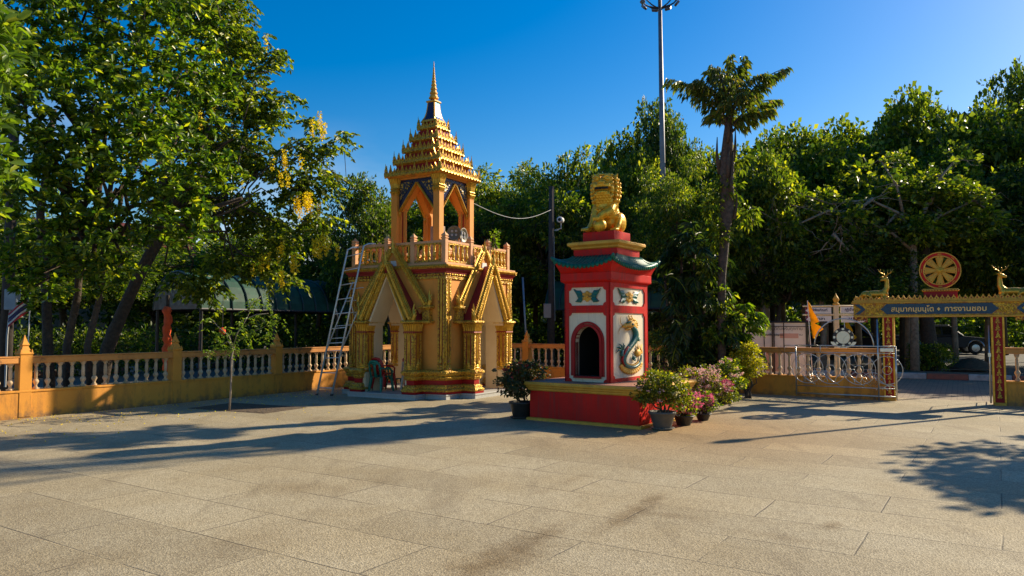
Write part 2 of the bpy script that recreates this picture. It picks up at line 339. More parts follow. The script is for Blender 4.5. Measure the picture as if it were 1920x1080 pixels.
def text(body, size, m, parent, M4, name='lettering', extrude=.004, bold=0, width=None):
    cu = bpy.data.curves.new(name, 'FONT'); cu.body = body; cu.size = size; cu.extrude = extrude; cu.offset = bold
    cu.align_x = 'CENTER'; cu.align_y = 'CENTER'; cu.resolution_u = 3
    to = bpy.data.objects.new('tmp', cu); C.objects.link(to)
    dg = bpy.context.evaluated_depsgraph_get(); me = bpy.data.meshes.new_from_object(to.evaluated_get(dg))
    bpy.data.objects.remove(to); bpy.data.curves.remove(cu)
    if width and len(me.vertices):
        xs = [v.co.x for v in me.vertices]; k = width / (max(xs) - min(xs)); me.transform(Matrix.Diagonal((k, 1, 1, 1)))
    me.transform(M4); me.materials.clear(); me.materials.append(M[m]); me.name = name
    for p in me.polygons: p.material_index = 0
    o = bpy.data.objects.new(name, me); C.objects.link(o); o.parent = parent
    return o
UP = Matrix(((1, 0, 0, 0), (0, 0, -1, 0), (0, 1, 0, 0), (0, 0, 0, 1)))   # text plane x-z, facing -y

# ------------------------------------------------------------------ foliage
def leaf_obj(name, P, D, S, m, parent=None, ratio=.32, seed=0, fold=.12, droop=.0, loc=None, data_only=False, six=False):
    """P base points, D directions, S lengths -> folded leaves as one mesh"""
    rg = np.random.default_rng(seed); n = len(P)
    D = D / np.maximum(np.linalg.norm(D, axis=1, keepdims=True), 1e-6)
    rv = rg.normal(size=(n, 3)); rv[:, 2] *= 1
    side = np.cross(D, rv); side /= np.maximum(np.linalg.norm(side, axis=1, keepdims=True), 1e-6)
    nr = np.cross(side, D); nr *= np.sign(nr[:, 2:3] + 1e-9)
    S = S[:, None]; W = S * ratio * .5
    if six:
        V = np.stack([P, P + D * S * .3 + side * W * .85 + nr * S * fold, P + D * S * .68 + side * W + nr * S * fold * .8, P + D * S + np.array([0, 0, -1]) * S * droop,
                      P + D * S * .68 - side * W + nr * S * fold * .8, P + D * S * .3 - side * W * .85 + nr * S * fold], 1)
        k = 6; F = np.array([[0, 1, 2, 3], [0, 3, 4, 5]])
    else:
        V = np.stack([P, P + D * S * .5 + side * W + nr * S * fold, P + D * S + np.array([0, 0, -1]) * S * droop, P + D * S * .5 - side * W + nr * S * fold], 1)
        k = 4; F = np.array([[0, 1, 2], [0, 2, 3]])
    V = V.reshape(-1, 3); nf = 2 * n; ln = F.shape[1]
    F = (F[None] + (np.arange(n) * k)[:, None, None]).reshape(-1)
    me = bpy.data.meshes.new(name); me.vertices.add(len(V)); me.vertices.foreach_set('co', V.astype('f').ravel())
    me.loops.add(nf * ln); me.loops.foreach_set('vertex_index', F.astype('i'))
    me.polygons.add(nf); me.polygons.foreach_set('loop_start', np.arange(0, nf * ln, ln, dtype='i')); me.polygons.foreach_set('loop_total', np.full(nf, ln, 'i'))
    me.update(calc_edges=True); me.materials.append(M[m] if isinstance(m, str) else m)
    if data_only: return me
    o = bpy.data.objects.new(name, me); C.objects.link(o); o.parent = parent
    if loc is not None: o.location = loc
    return o
def rand_dir(rg, n):
    v = rg.normal(size=(n, 3)); return v / np.linalg.norm(v, axis=1, keepdims=True)
def blob_points(rg, blobs, n_clump, per, spread, shell=.55):
    """blobs [(c, r3)] -> clump centres near the blob surface, then leaves in each clump. returns P, D, clump centres"""
    vol = np.array([b[1][0] * b[1][1] + b[1][1] * b[1][2] + b[1][0] * b[1][2] for b in blobs]); pr = vol / vol.sum()
    idx = rg.choice(len(blobs), n_clump, p=pr)
    c = np.array([b[0] for b in blobs])[idx]; r = np.array([b[1] for b in blobs])[idx]
    d = rand_dir(rg, n_clump); rr = (shell + (1 - shell) * rg.random(n_clump) ** .7)[:, None]
    cc = c + d * r * rr
    k = rg.poisson(per, n_clump) + 1; ci = np.repeat(np.arange(n_clump), k); n = len(ci)
    off = rand_dir(rg, n) * (spread * rg.random(n) ** .6)[:, None]; off[:, 2] *= .55
    P = cc[ci] + off
    D = d[ci] * .5 + off / spread * .9 + rand_dir(rg, n) * .5; D[:, 2] -= .15
    return P, D, cc
def limb(mb, a, b, r0, r1, rg, wob=.08, n=6, sag=0):
    a = np.array(a, float); b = np.array(b, float); Ln = np.linalg.norm(b - a); pts = []
    for i in range(n + 1):
        t = i / n; p = a * (1 - t) + b * t
        if 0 < i < n: p = p + rg.normal(size=3) * wob * Ln * .5
        p[2] += math.sin(t * math.pi) * sag * Ln
        pts.append(p)
    mb.tube(pts, [r0 + (r1 - r0) * i / n for i in range(n + 1)], 7)
    return pts

# ================================================================== SETTING
TH = R(-30.8)
VX = Vector((math.cos(TH), math.sin(TH), 0)); UX = Vector((-math.sin(TH), math.cos(TH), 0))
CORNER = Vector((-2.3, 23.4, 0))      # where the two boundary walls meet, behind the tower

def plaza_material():
    m = bpy.data.materials.new('pebble-washed paving'); m.use_nodes = True
    n = m.node_tree.nodes; l = m.node_tree.links.new; b = n['Principled BSDF']; b.inputs['Roughness'].default_value = .72; b.inputs['Specular IOR Level'].default_value = .35
    t = n.new('ShaderNodeTexCoord'); mpn = n.new('ShaderNodeMapping'); mpn.inputs['Rotation'].default_value = (0, 0, R(33)); l(t.outputs['Object'], mpn.inputs[0])
    # slabs
    br = n.new('ShaderNodeTexBrick'); br.offset = .5; br.inputs['Scale'].default_value = 1.0; br.inputs['Brick Width'].default_value = 1.75; br.inputs['Row Height'].default_value = .72
    br.inputs['Mortar Size'].default_value = .009; br.inputs['Mortar Smooth'].default_value = .6
    br.inputs['Color1'].default_value = (.0, .0, .0, 1); br.inputs['Color2'].default_value = (1, 1, 1, 1); br.inputs['Mortar'].default_value = (.5, .5, .5, 1)
    wv = n.new('ShaderNodeTexNoise'); wv.inputs['Scale'].default_value = 1.2; wv.inputs['Detail'].default_value = 3
    wm = n.new('ShaderNodeMixRGB'); wm.blend_type = 'ADD'; wm.inputs['Fac'].default_value = .03; l(mpn.outputs[0], wm.inputs['Color1']); l(mpn.outputs[0], wv.inputs['Vector']); l(wv.outputs['Color'], wm.inputs['Color2'])
    l(wm.outputs[0], br.inputs['Vector'])
    base = n.new('ShaderNodeValToRGB'); e = base.color_ramp.elements
    e[0].color = (.345, .288, .186, 1); e[1].color = (.430, .362, .236, 1); l(br.outputs['Color'], base.inputs[0])
    # broad mottling: brownish / greyish
    n1 = n.new('ShaderNodeTexNoise'); n1.inputs['Scale'].default_value = .55; n1.inputs['Detail'].default_value = 9; n1.inputs['Roughness'].default_value = .65; l(t.outputs['Object'], n1.inputs['Vector'])
    r1 = n.new('ShaderNodeValToRGB'); r1.color_ramp.elements[0].position = .34; r1.color_ramp.elements[1].position = .62
    r1.color_ramp.elements[0].color = (.84, .78, .68, 1); r1.color_ramp.elements[1].color = (1.02, 1.02, 1.03, 1); l(n1.outputs['Fac'], r1.inputs[0])
    x1 = n.new('ShaderNodeMixRGB'); x1.blend_type = 'MULTIPLY'; x1.inputs['Fac'].default_value = .85; l(base.outputs[0], x1.inputs['Color1']); l(r1.outputs[0], x1.inputs['Color2'])
    # pebbles
    vo = n.new('ShaderNodeTexVoronoi'); vo.inputs['Scale'].default_value = 88; l(t.outputs['Object'], vo.inputs['Vector'])
    r2 = n.new('ShaderNodeValToRGB'); r2.color_ramp.elements[0].color = (.66, .63, .58, 1); r2.color_ramp.elements[1].color = (1.30, 1.29, 1.27, 1); r2.color_ramp.elements[0].position = .15; r2.color_ramp.elements[1].position = .85
    sh = n.new('ShaderNodeSeparateXYZ'); l(vo.outputs['Color'], sh.inputs[0]); l(sh.outputs['X'], r2.inputs[0])
    x2 = n.new('ShaderNodeMixRGB'); x2.blend_type = 'MULTIPLY'; x2.inputs['Fac'].default_value = .8; l(x1.outputs[0], x2.inputs['Color1']); l(r2.outputs[0], x2.inputs['Color2'])
    # joints, broken up so that they come and go
    nj = n.new('ShaderNodeTexNoise'); nj.inputs['Scale'].default_value = 1.1; nj.inputs['Detail'].default_value = 4; l(t.outputs['Object'], nj.inputs['Vector'])
    mj = n.new('ShaderNodeMapRange'); mj.inputs['From Min'].default_value = .36; mj.inputs['From Max'].default_value = .56; mj.inputs['To Min'].default_value = .05; mj.inputs['To Max'].default_value = .75; l(nj.outputs['Fac'], mj.inputs['Value'])
    jm = n.new('ShaderNodeMath'); jm.operation = 'MULTIPLY'; l(br.outputs['Fac'], jm.inputs[0]); l(mj.outputs[0], jm.inputs[1])
    x3 = n.new('ShaderNodeMixRGB'); x3.inputs['Color2'].default_value = (.10, .078, .055, 1); l(jm.outputs[0], x3.inputs['Fac']); l(x2.outputs[0], x3.inputs['Color1'])
    # dark wheel-track dirt gathered near the joints
    mp3 = n.new('ShaderNodeMapping'); mp3.inputs['Rotation'].default_value = (0, 0, R(33)); mp3.inputs['Scale'].default_value = (1.5, .38, 1); l(t.outputs['Object'], mp3.inputs[0])
    n3 = n.new('ShaderNodeTexNoise'); n3.inputs['Scale'].default_value = 1; n3.inputs['Detail'].default_value = 8; n3.inputs['Roughness'].default_value = .7; l(mp3.outputs[0], n3.inputs['Vector'])
    m3 = n.new('ShaderNodeMapRange'); m3.inputs['From Min'].default_value = .535; m3.inputs['From Max'].default_value = .70; m3.inputs['To Max'].default_value = .45; l(n3.outputs['Fac'], m3.inputs['Value'])
    x4 = n.new('ShaderNodeMixRGB'); x4.inputs['Color2'].default_value = (.14, .10, .055, 1); l(m3.outputs[0], x4.inputs['Fac']); l(x3.outputs[0], x4.inputs['Color1'])
    # ochre run-off stain around the shrine foot, placed in world space
    sp = n.new('ShaderNodeVectorMath'); sp.operation = 'DISTANCE'; sp.inputs[1].default_value = (2.9, 11.6, 0)
    ma = n.new('ShaderNodeMapping'); ma.inputs['Scale'].default_value = (1, 1, 1); l(t.outputs['Object'], ma.inputs[0]); l(ma.outputs[0], sp.inputs[0])
    m5 = n.new('ShaderNodeMapRange'); m5.inputs['From Min'].default_value = 3.6; m5.inputs['From Max'].default_value = .6; l(sp.outputs['Value'], m5.inputs['Value'])
    m6 = n.new('ShaderNodeMath'); m6.operation = 'MULTIPLY'; l(m5.outputs[0], m6.inputs[0]); l(r1.outputs[0], m6.inputs[1])
    m7 = n.new('ShaderNodeMath'); m7.operation = 'MULTIPLY'; m7.inputs[1].default_value = .75; l(m6.outputs[0], m7.inputs[0])
    x5 = n.new('ShaderNodeMixRGB'); x5.blend_type = 'MULTIPLY'; x5.inputs['Color2'].default_value = (.88, .60, .30, 1); l(m7.outputs[0], x5.inputs['Fac']); l(x4.outputs[0], x5.inputs['Color1'])
    stn = n.new('ShaderNodeTexNoise'); stn.inputs['Scale'].default_value = 5; stn.inputs['Detail'].default_value = 8; stn.inputs['Roughness'].default_value = .7; l(t.outputs['Object'], stn.inputs['Vector'])
    # small yellow-brown stains
    v6 = n.new('ShaderNodeTexVoronoi'); v6.inputs['Scale'].default_value = .45; l(wm.outputs[0], v6.inputs['Vector'])
    m8 = n.new('ShaderNodeMapRange'); m8.inputs['From Min'].default_value = .05; m8.inputs['From Max'].default_value = .025; m8.inputs['To Max'].default_value = .7; l(v6.outputs['Distance'], m8.inputs['Value'])
    x6 = n.new('ShaderNodeMixRGB'); x6.inputs['Color2'].default_value = (.36, .19, .04, 1); l(m8.outputs[0], x6.inputs['Fac']); l(x5.outputs[0], x6.inputs['Color1'])
    last = x6
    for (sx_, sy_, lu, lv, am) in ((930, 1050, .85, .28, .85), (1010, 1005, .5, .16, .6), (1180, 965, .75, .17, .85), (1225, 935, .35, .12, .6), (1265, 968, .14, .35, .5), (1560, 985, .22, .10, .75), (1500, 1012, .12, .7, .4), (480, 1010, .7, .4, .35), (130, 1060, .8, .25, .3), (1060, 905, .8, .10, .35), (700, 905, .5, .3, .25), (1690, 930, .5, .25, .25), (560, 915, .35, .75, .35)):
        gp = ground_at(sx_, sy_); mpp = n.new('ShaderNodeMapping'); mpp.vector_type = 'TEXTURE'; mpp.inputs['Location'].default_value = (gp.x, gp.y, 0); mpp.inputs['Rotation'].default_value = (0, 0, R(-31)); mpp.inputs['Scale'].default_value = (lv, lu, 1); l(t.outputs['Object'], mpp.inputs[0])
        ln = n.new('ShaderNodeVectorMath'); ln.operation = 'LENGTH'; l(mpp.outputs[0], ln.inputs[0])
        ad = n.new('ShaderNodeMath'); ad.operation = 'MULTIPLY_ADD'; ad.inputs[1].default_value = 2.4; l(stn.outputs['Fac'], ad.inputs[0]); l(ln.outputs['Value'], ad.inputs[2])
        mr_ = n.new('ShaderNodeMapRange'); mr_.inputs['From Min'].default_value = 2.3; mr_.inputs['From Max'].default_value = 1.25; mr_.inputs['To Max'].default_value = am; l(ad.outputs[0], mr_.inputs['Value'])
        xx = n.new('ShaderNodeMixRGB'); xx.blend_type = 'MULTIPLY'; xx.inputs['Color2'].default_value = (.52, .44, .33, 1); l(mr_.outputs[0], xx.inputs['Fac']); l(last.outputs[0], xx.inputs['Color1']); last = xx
    l(last.outputs[0], b.inputs['Base Color'])
    bp = n.new('ShaderNodeBump'); bp.inputs['Strength'].default_value = .55; bp.inputs['Distance'].default_value = .006; l(vo.outputs['Distance'], bp.inputs['Height'])
    b2 = n.new('ShaderNodeBump'); b2.invert = True; b2.inputs['Strength'].default_value = .7; b2.inputs['Distance'].default_value = .008; l(jm.outputs[0], b2.inputs['Height']); l(bp.outputs[0], b2.inputs['Normal']); l(b2.outputs[0], b.inputs['Normal'])
    return m
def paver_material():
    m = bpy.data.materials.new('brick pavers'); m.use_nodes = True
    n = m.node_tree.nodes; l = m.node_tree.links.new; b = n['Principled BSDF']; b.inputs['Roughness'].default_value = .8
    t = n.new('ShaderNodeTexCoord'); mpn = n.new('ShaderNodeMapping'); mpn.inputs['Rotation'].default_value = (0, 0, R(31)); l(t.outputs['Object'], mpn.inputs[0])
    br = n.new('ShaderNodeTexBrick'); br.inputs['Scale'].default_value = 1.0; br.inputs['Brick Width'].default_value = .24; br.inputs['Row Height'].default_value = .13; br.inputs['Mortar Size'].default_value = .009
    br.inputs['Color1'].default_value = (.20, .145, .095, 1); br.inputs['Color2'].default_value = (.28, .20, .13, 1); br.inputs['Mortar'].default_value = (.09, .07, .05, 1)
    l(mpn.outputs[0], br.inputs['Vector']); l(br.outputs['Color'], b.inputs['Base Color'])
    bp = n.new('ShaderNodeBump'); bp.invert = True; bp.inputs['Strength'].default_value = .8; bp.inputs['Distance'].default_value = .01; l(br.outputs['Fac'], bp.inputs['Height']); l(bp.outputs[0], b.inputs['Normal'])
    return m
M['plaza'] = plaza_material(); M['paver'] = paver_material()

def sheet(name, pts, z, m):
    mb = MB(); mb.add([(x, y, z) for x, y in pts], [tuple(range(len(pts)))]); return struct(mb.build(name, m))
def loc2(s, t):   # frame at the wall corner: s along VX, t along UX
    p = CORNER + VX * s + UX * t; return (p.x, p.y)
sheet('ground', [(-400, -60), (400, -60), (400, 500), (-400, 500)], -.03, 'earth')
sheet('plaza_paving', [loc2(-.05, .05), loc2(-.05, -60), loc2(60, -60), loc2(60, .05)], 0, 'plaza')
sheet('entry_path', [loc2(9.0, .06), loc2(40, .06), loc2(40, 7.3), loc2(9.0, 7.3)], -.012, 'paver')
sheet('road_behind_gate', [loc2(-30, 9.8), loc2(60, 9.8), loc2(60, 34), loc2(-30, 34)], -.016, 'asphalt')
sheet('road_along_left_wall', [loc2(-11, -60), loc2(-2.3, -60), loc2(-2.3, 9.7), loc2(-11, 9.7)], -.016, 'asphalt')
def kerb(name, a, b, wdt, h, seg=1.1):
    a = Vector((*a, 0)); b = Vector((*b, 0)); d = (b - a).normalized(); nn = Vector((-d.y, d.x, 0)); L_ = (b - a).length; k = int(L_ / seg); mb = MB()
    for i in range(k):
        mb.mi = i % 2; p = a + d * seg * i; q = a + d * (seg * (i + 1) - .012)
        mb.loops([[p + Vector((0, 0, -.02)), q + Vector((0, 0, -.02)), q + nn * wdt + Vector((0, 0, -.02)), p + nn * wdt + Vector((0, 0, -.02))],
                  [p + Vector((0, 0, h)) + nn * .03, q + Vector((0, 0, h)) + nn * .03, q + nn * wdt + Vector((0, 0, h)), p + nn * wdt + Vector((0, 0, h))]])
    return struct(mb.build(name, ['kerb_white', 'kerb_red'], bevel=.015))
kerb('kerb_by_gate', loc2(-10, 7.4), loc2(45, 7.4), .25, .16)
kerb('kerb_left_far', loc2(-11.2, -45), loc2(-11.2, 9.2), .25, .16)
kerb('kerb_left_near', loc2(-2.0, -45), loc2(-2.0, 6.8), .2, .14)
sheet('planting_strip', [loc2(-10, 7.66), loc2(45, 7.66), loc2(45, 9.78), loc2(-10, 9.78)], .1, 'earth')
# soil bed around the young tree
o = MB().loops([[(-.95, -.55, 0), (1.05, -.55, 0), (1.05, .62, 0), (-.95, .62, 0)], [(-.9, -.5, .012), (1.0, -.5, .012), (1.0, .57, .012), (-.9, .57, .012)]]).build('tree_pit', 'soil', loc=(-5.25, 14.75, .002), rotz=TH + R(5)); struct(o)

# ================================================================== BOUNDARY WALLS
def baluster_mesh():
    mb = MB()
    mb.box(-.045, .045, -.045, .045, 0, .03)
    mb.lathe([(.043, .03), (.026, .055), (.024, .075), (.05, .125), (.053, .145), (.036, .175), (.024, .185), (.028, .20), (.032, .29), (.028, .375), (.020, .395), (.034, .41), (.044, .44)], 10)
    mb.box(-.048, .048, -.048, .048, .44, .465)
    return mb
def newel(mb, h=1.12):
    mb.box(-.10, .10, -.10, .10, 0, h)
    mb.rect([(0, h), (.012, h + .02), (.012, h + .035), (-.02, h + .07), (-.05, h + .15), (-.05, h + .17), (-.035, h + .18), (-.06, h + .23), (-.097, h + .36)], 0, 0, .1, .1)
    for k in range(4):
        a = k * math.pi / 2 + math.pi / 4; c, s_ = math.cos(a), math.sin(a)
        mb.cone((c * .125, s_ * .125, h + .03), (c * .13, s_ * .13, h + .12), .03)
BAL0 = None
def wall(name, label, a, b, posts, h=1.06, base=.47, per=12, finial_last=True):
    """a->b straight; posts: distances of the newel posts"""
    global BAL0
    a = Vector((*a, 0)); b = Vector((*b, 0)); d = b - a; Ln = d.length; ang = math.atan2(d.y, d.x)
    root = thing(name, label, 'balustrade wall', a, ang)
    mb = MB(); mb.box(0, Ln, -.09, .09, -.03, base - .04); mb.box(0, Ln, -.105, .105, base - .04, base); mb.build('base_wall', 'orange', root, bevel=.006)
    mb = MB(); mb.box(0, Ln, -.085, .085, h - .115, h - .015); mb.box(0, Ln, -.095, .095, h - .013, h + .01); mb.build('handrail', 'orange_rail', root, bevel=.006)
    for s_ in posts:
        mb = MB(); newel(mb, h + .03); mb.build('newel_post', 'orange', root, loc=(s_, 0, 0), bevel=.006)
    ends = sorted([-.0] + list(posts) + [Ln])
    nb = 0
    for i in range(len(ends) - 1):
        s0, s1 = ends[i], ends[i + 1]; k = max(1, round((s1 - s0) / .232))
        if s1 - s0 < .4: continue
        for j in range(k):
            s_ = s0 + .1 + (s1 - s0 - .2) * (j + .5) / k
            if nb >= 98: break
            zk = (h - .115 - base) / .465
            if BAL0 is None: o_ = BAL0 = baluster_mesh().build('baluster', 'baluster', root, smooth=True)
            else: o_ = BAL0.copy(); C.objects.link(o_); o_.parent = root
            o_.location = (s_ + random.uniform(-.006, .006), random.uniform(-.005, .005), base); o_.rotation_euler = (random.uniform(-.012, .012), random.uniform(-.015, .015), random.uniform(0, 6.28)); o_.scale = (1, 1, zk); nb += 1
    return root
dl = (Vector((-8.89, 13.06, 0)) - CORNER).normalized()
LW = CORNER + dl * 15.0
def dist_along(px):      # where the ray through column px meets the left wall line
    k = (px - 960) / FPX; s_ = (k * LW.y - LW.x) / (-dl.x + k * dl.y); return s_
pl_ = [dist_along(x) for x in (48, 330, 520)]
sp_ = (pl_[2] - pl_[0]) / 2
pl_ = [pl_[0] - sp_, pl_[0], pl_[1], pl_[2], pl_[2] + sp_ * .97, pl_[2] + sp_ * 1.9]
wall('boundary_wall', 'long ochre balustrade wall with cream balusters on the left, behind the ladder and sapling', (LW.x, LW.y), (CORNER.x - dl.x * .1, CORNER.y - dl.y * .1), [p for p in pl_ if 0 < p < 14.9])
GC = Vector((9.02, 15.82, 0))       # middle of the gateway
gs = (GC - CORNER).dot(VX); gt = (GC - CORNER).dot(UX)
GA = R(-30.8); GX = Vector((math.cos(GA), math.sin(GA), 0)); GY = Vector((-math.sin(GA), math.cos(GA), 0))
pL = GC - GX * .92; pR = GC + GX * 1.06
dr = (pL - CORNER).normalized()
def wb_at(px):
    k = (px - 960) / FPX; o_ = CORNER + dr * .12; return (k * o_.y - o_.x) / (dr.x - k * dr.y)
LnR = (pL - CORNER).length
wall('boundary_wall', 'ochre balustrade wall with cream balusters running from behind the tower to the gate', (CORNER.x + dr.x * .12, CORNER.y + dr.y * .12), (pL.x, pL.y), [q for q in (wb_at(988), wb_at(1190), wb_at(1393))], h=1.10)
e2 = pR + (GX * .98 + GY * -.05).normalized() * 6
wall('boundary_wall', 'short piece of peach balustrade wall right of the gateway', (pR.x + GX.x * .1, pR.y + GX.y * .1), (e2.x, e2.y), [2.8], h=1.16, base=.5)

# ================================================================== BELL TOWER
TO = Vector((-1.96, 18.41, 0))
tw = thing('bell_tower', 'ochre and gold bell tower with gabled porches, railed balcony and tiered spire', 'bell tower', TO, TH)
a_, p_, q_ = 1.40, .38, .56
zp = .11
def sgn4():
    return [(1, 1), (-1, 1), (-1, -1), (1, -1)]
# platform
def cross(o, e=.78):
    A = a_ + .12 + o; B = a_ + p_ + .14 + o; e = e + .2 + o
    return [(-e, -B), (e, -B), (e, -A), (A, -A), (A, -e), (B, -e), (B, e), (A, e), (A, A), (e, A), (e, B), (-e, B), (-e, A), (-A, A), (-A, e), (-B, e), (-B, -e), (-A, -e), (-A, -A), (-e, -A)]
MB().plan(cross(0), [(0, -.02), (0, zp - .03), (.015, zp - .03), (.015, zp)]).build('platform', 'terrazzo', tw, bevel=.004)
# four corner piers, each with porch columns
def rotz(pts, k):
    c, s_ = [(1, 0), (0, 1), (-1, 0), (0, -1)][k]
    return [(x * c - y * s_, x * s_ + y * c) for x, y in pts]
W0 = q_; CW = .27
for k in range(4):
    # pier in quadrant (+x,-y) turned k times
    pier = rotz([(W0, -W0), (W0, -a_ + .02), (W0 + CW, -a_ + .02), (a_, -a_), (a_ - .02, -W0 - CW), (a_ - .02, -W0)], k)
    sq = rotz([(W0, -W0), (W0, -a_), (a_, -a_), (a_, -W0)], k)
    WT = .17
    ell = rotz([(W0, -a_), (a_, -a_), (a_, -W0), (a_ - WT, -W0), (a_ - WT, -a_ + WT), (W0, -a_ + WT)], k)
    ell2 = rotz([(W0 + .004, -a_ + WT + .008), (W0 + .004, -a_ + WT), (a_ - WT, -a_ + WT), (a_ - WT, -W0 - .004), (a_ - WT - .008, -W0 - .004), (a_ - WT - .008, -a_ + WT + .008)], k)
    MB().prism(ell, 'z', zp, 2.72).build('corner_pier', 'tower_orange', tw)
    MB().prism(ell2, 'z', zp, 2.70).build('inner_wall', 'cream', tw)
    # base moulding follows pier and both porch columns
    pl = rotz([(W0 + .13, -a_ + .05), (W0 + .13, -a_ - p_), (W0 + CW, -a_ - p_), (W0 + CW, -a_ - .1), (a_ + .0, -a_ + .0), (a_ + .1, -W0 - CW), (a_ + p_, -W0 - CW), (a_ + p_, -W0 - .13), (a_ - .05, -W0 - .13)], k)
    bm_ = MB()
    bm_.mi = 0; bm_.plan(pl, [(.11, zp), (.11, zp + .05)])
    bm_.mi = 1; bm_.plan(pl, [(.12, zp + .052), (.125, zp + .09), (.10, zp + .12), (.085, zp + .125), (.09, zp + .16), (.06, zp + .19), (.04, zp + .2)])
    bm_.mi = 0; bm_.plan(pl, [(.035, zp + .2), (.035, zp + .30)])
    bm_.mi = 1; bm_.plan(pl, [(.04, zp + .30), (.07, zp + .33), (.085, zp + .37), (.06, zp + .385), (.10, zp + .42), (.125, zp + .46), (.125, zp + .495), (.09, zp + .52), (.02, zp + .53)])
    bm_.build('base_moulding', ['redband', 'carved_dense'], tw, bevel=.004)
    # beads along the mouldings
    bd = MB()
    n_ = len(pl)
    for i in range(n_ - 2):
        p0 = Vector(pl[i]); p1 = Vector(pl[i + 1]); dd = p1 - p0; L_ = dd.length
        if i == 0 or i >= 7: continue
        dn = dd.normalized(); nn = Vector((dn.y, -dn.x)); kk = int(L_ / .055)
        for j in range(kk + 1):
            t = (j + .5) / (kk + 1)
            for z, o_ in ((zp + .48, .128), (zp + .085, .128), (zp + .36, .082)):
                q = p0 + dd * t + nn * o_; bd.ball((q.x, q.y, z), (.02, .02, .022), 6, 4)
    bd.build('bead_moulding', 'gold', tw, smooth=True)
    # corner pilaster strips (gilded, red grooves)
    cs = MB()
    for (sx_, sy_, vert) in ((0, -1, 0), (1, 0, 1)):
        for u0, u1, mi_, th_ in ((0.0, .045, 0, .03), (.045, .075, 2, .012), (.075, .115, 1, .026), (.115, .14, 2, .012), (.14, .185, 0, .03)):
            cs.mi = mi_
            if not vert: r4 = [(a_ - u1, -a_ - th_), (a_ - u0, -a_ - th_), (a_ - u0, -a_ + .0), (a_ - u1, -a_ + .0)]
            else: r4 = [(a_, -a_ + u0), (a_ + th_, -a_ + u0), (a_ + th_, -a_ + u1), (a_, -a_ + u1)]
            cs.prism(rotz(r4, k), 'z', .64, 2.68)
    cs.mi = 0
    for z in (.66, .72, .79):
        c2 = rotz([(a_ - .09, -a_ - .035), (a_ + .035, -a_ + .09)], k)
        for q in c2: cs.ball((q[0], q[1], z), (.075 - (z - .66) * .4, .075 - (z - .66) * .4, .05), 8, 5)
    for q in rotz([(a_ - .09, -a_ - .04), (a_ + .04, -a_ + .09)], k): cs.cone((q[0], q[1], .8), (q[0], q[1], .96), .045, 6)
    cs.build('corner_pilaster', ['carved_dense', 'gold', 'brick_red'], tw)
    # two porch columns
    for side in (0, 1):
        if side == 0: cx, cy = W0 + CW / 2, -a_ - p_ + CW / 2; fr = (0, -1)
        else: cx, cy = a_ + p_ - CW / 2, -W0 - CW / 2; fr = (1, 0)
        (cx, cy), = rotz([(cx, cy)], k); h_ = CW / 2
        mb = MB()
        mb.mi = 0; mb.rect([(-.015, zp), (-.015, 1.66)], cx, cy, h_, h_)
        for ax, sg in (('x', 1), ('x', -1), ('y', 1), ('y', -1)):
            for u, mi_, wd, th_ in ((-.098, 1, .028, .012), (-.052, 2, .012, .004), (-.028, 3, .010, .012), (0, 3, .009, .014), (.028, 3, .010, .012), (.052, 2, .012, .004), (.098, 1, .028, .012)):
                mb.mi = mi_
                if ax == 'y': mb.box(cx + u - wd, cx + u + wd, cy + sg * h_ - (.014 if sg > 0 else th_), cy + sg * h_ + (th_ if sg > 0 else .014), .64, 1.46)
                else: mb.box(cx + sg * h_ - (.014 if sg > 0 else th_), cx + sg * h_ + (th_ if sg > 0 else .014), cy + u - wd, cy + u + wd, .64, 1.46)
        mb.build('porch_column', ['cream', 'carved_dense', 'brick_red', 'gold'], tw)
        mb = MB(); mb.mi = 1
        mb.rect([(.012, 1.44), (.02, 1.46), (.012, 1.49)], cx, cy, h_, h_); mb.mi = 0
        mb.rect([(.0, 1.49), (.01, 1.52), (.035, 1.655)], cx, cy, h_, h_)
        for ax in range(4):
            for j in range(5):
                u = (j - 2) * .056; e = h_ + .012
                c_ = [(u, -e), (e, u), (-u, e), (-e, -u)][ax]; o2 = [(u * 1.15, -e - .03), (e + .03, u * 1.15), (-u * 1.15, e + .03), (-e - .03, -u * 1.15)][ax]
                mb.tube([(cx + c_[0], cy + c_[1], 1.49), (cx + c_[0], cy + c_[1], 1.56), (cx + o2[0], cy + o2[1], 1.655)], [.02, .026, .022], 6)
                mb.cone((cx + c_[0], cy + c_[1], 1.46), (cx + c_[0], cy + c_[1], 1.39), .024)
        # carved foot lotus bud
        for z, r_ in ((.66, .09), (.71, .07), (.76, .05)):
            for c_ in ((0, -h_ - .01), (h_ + .01, 0), (0, h_ + .01), (-h_ - .01, 0)): mb.ball((cx + c_[0], cy + c_[1], z), (r_ if c_[0] == 0 else .03, r_ if c_[1] == 0 else .03, .045), 8, 5)
        for c_ in ((0, -h_ - .02), (h_ + .02, 0), (0, h_ + .02), (-h_ - .02, 0)): mb.cone((cx + c_[0], cy + c_[1], .77), (cx + c_[0], cy + c_[1], .90), .035, 6)
        mb.build('column_capital', ['gold', 'brick_red'], tw)
        mb = MB(); mb.rect([(.03, 1.66), (.065, 1.675), (.075, 1.70), (.06, 1.725), (.03, 1.735)], cx, cy, h_, h_)
        mb.build('capital_ledge', 'carved_dense', tw, bevel=.006)
    # upper stage ledges beside the porch (feet of the inner gable)
    mb = MB()
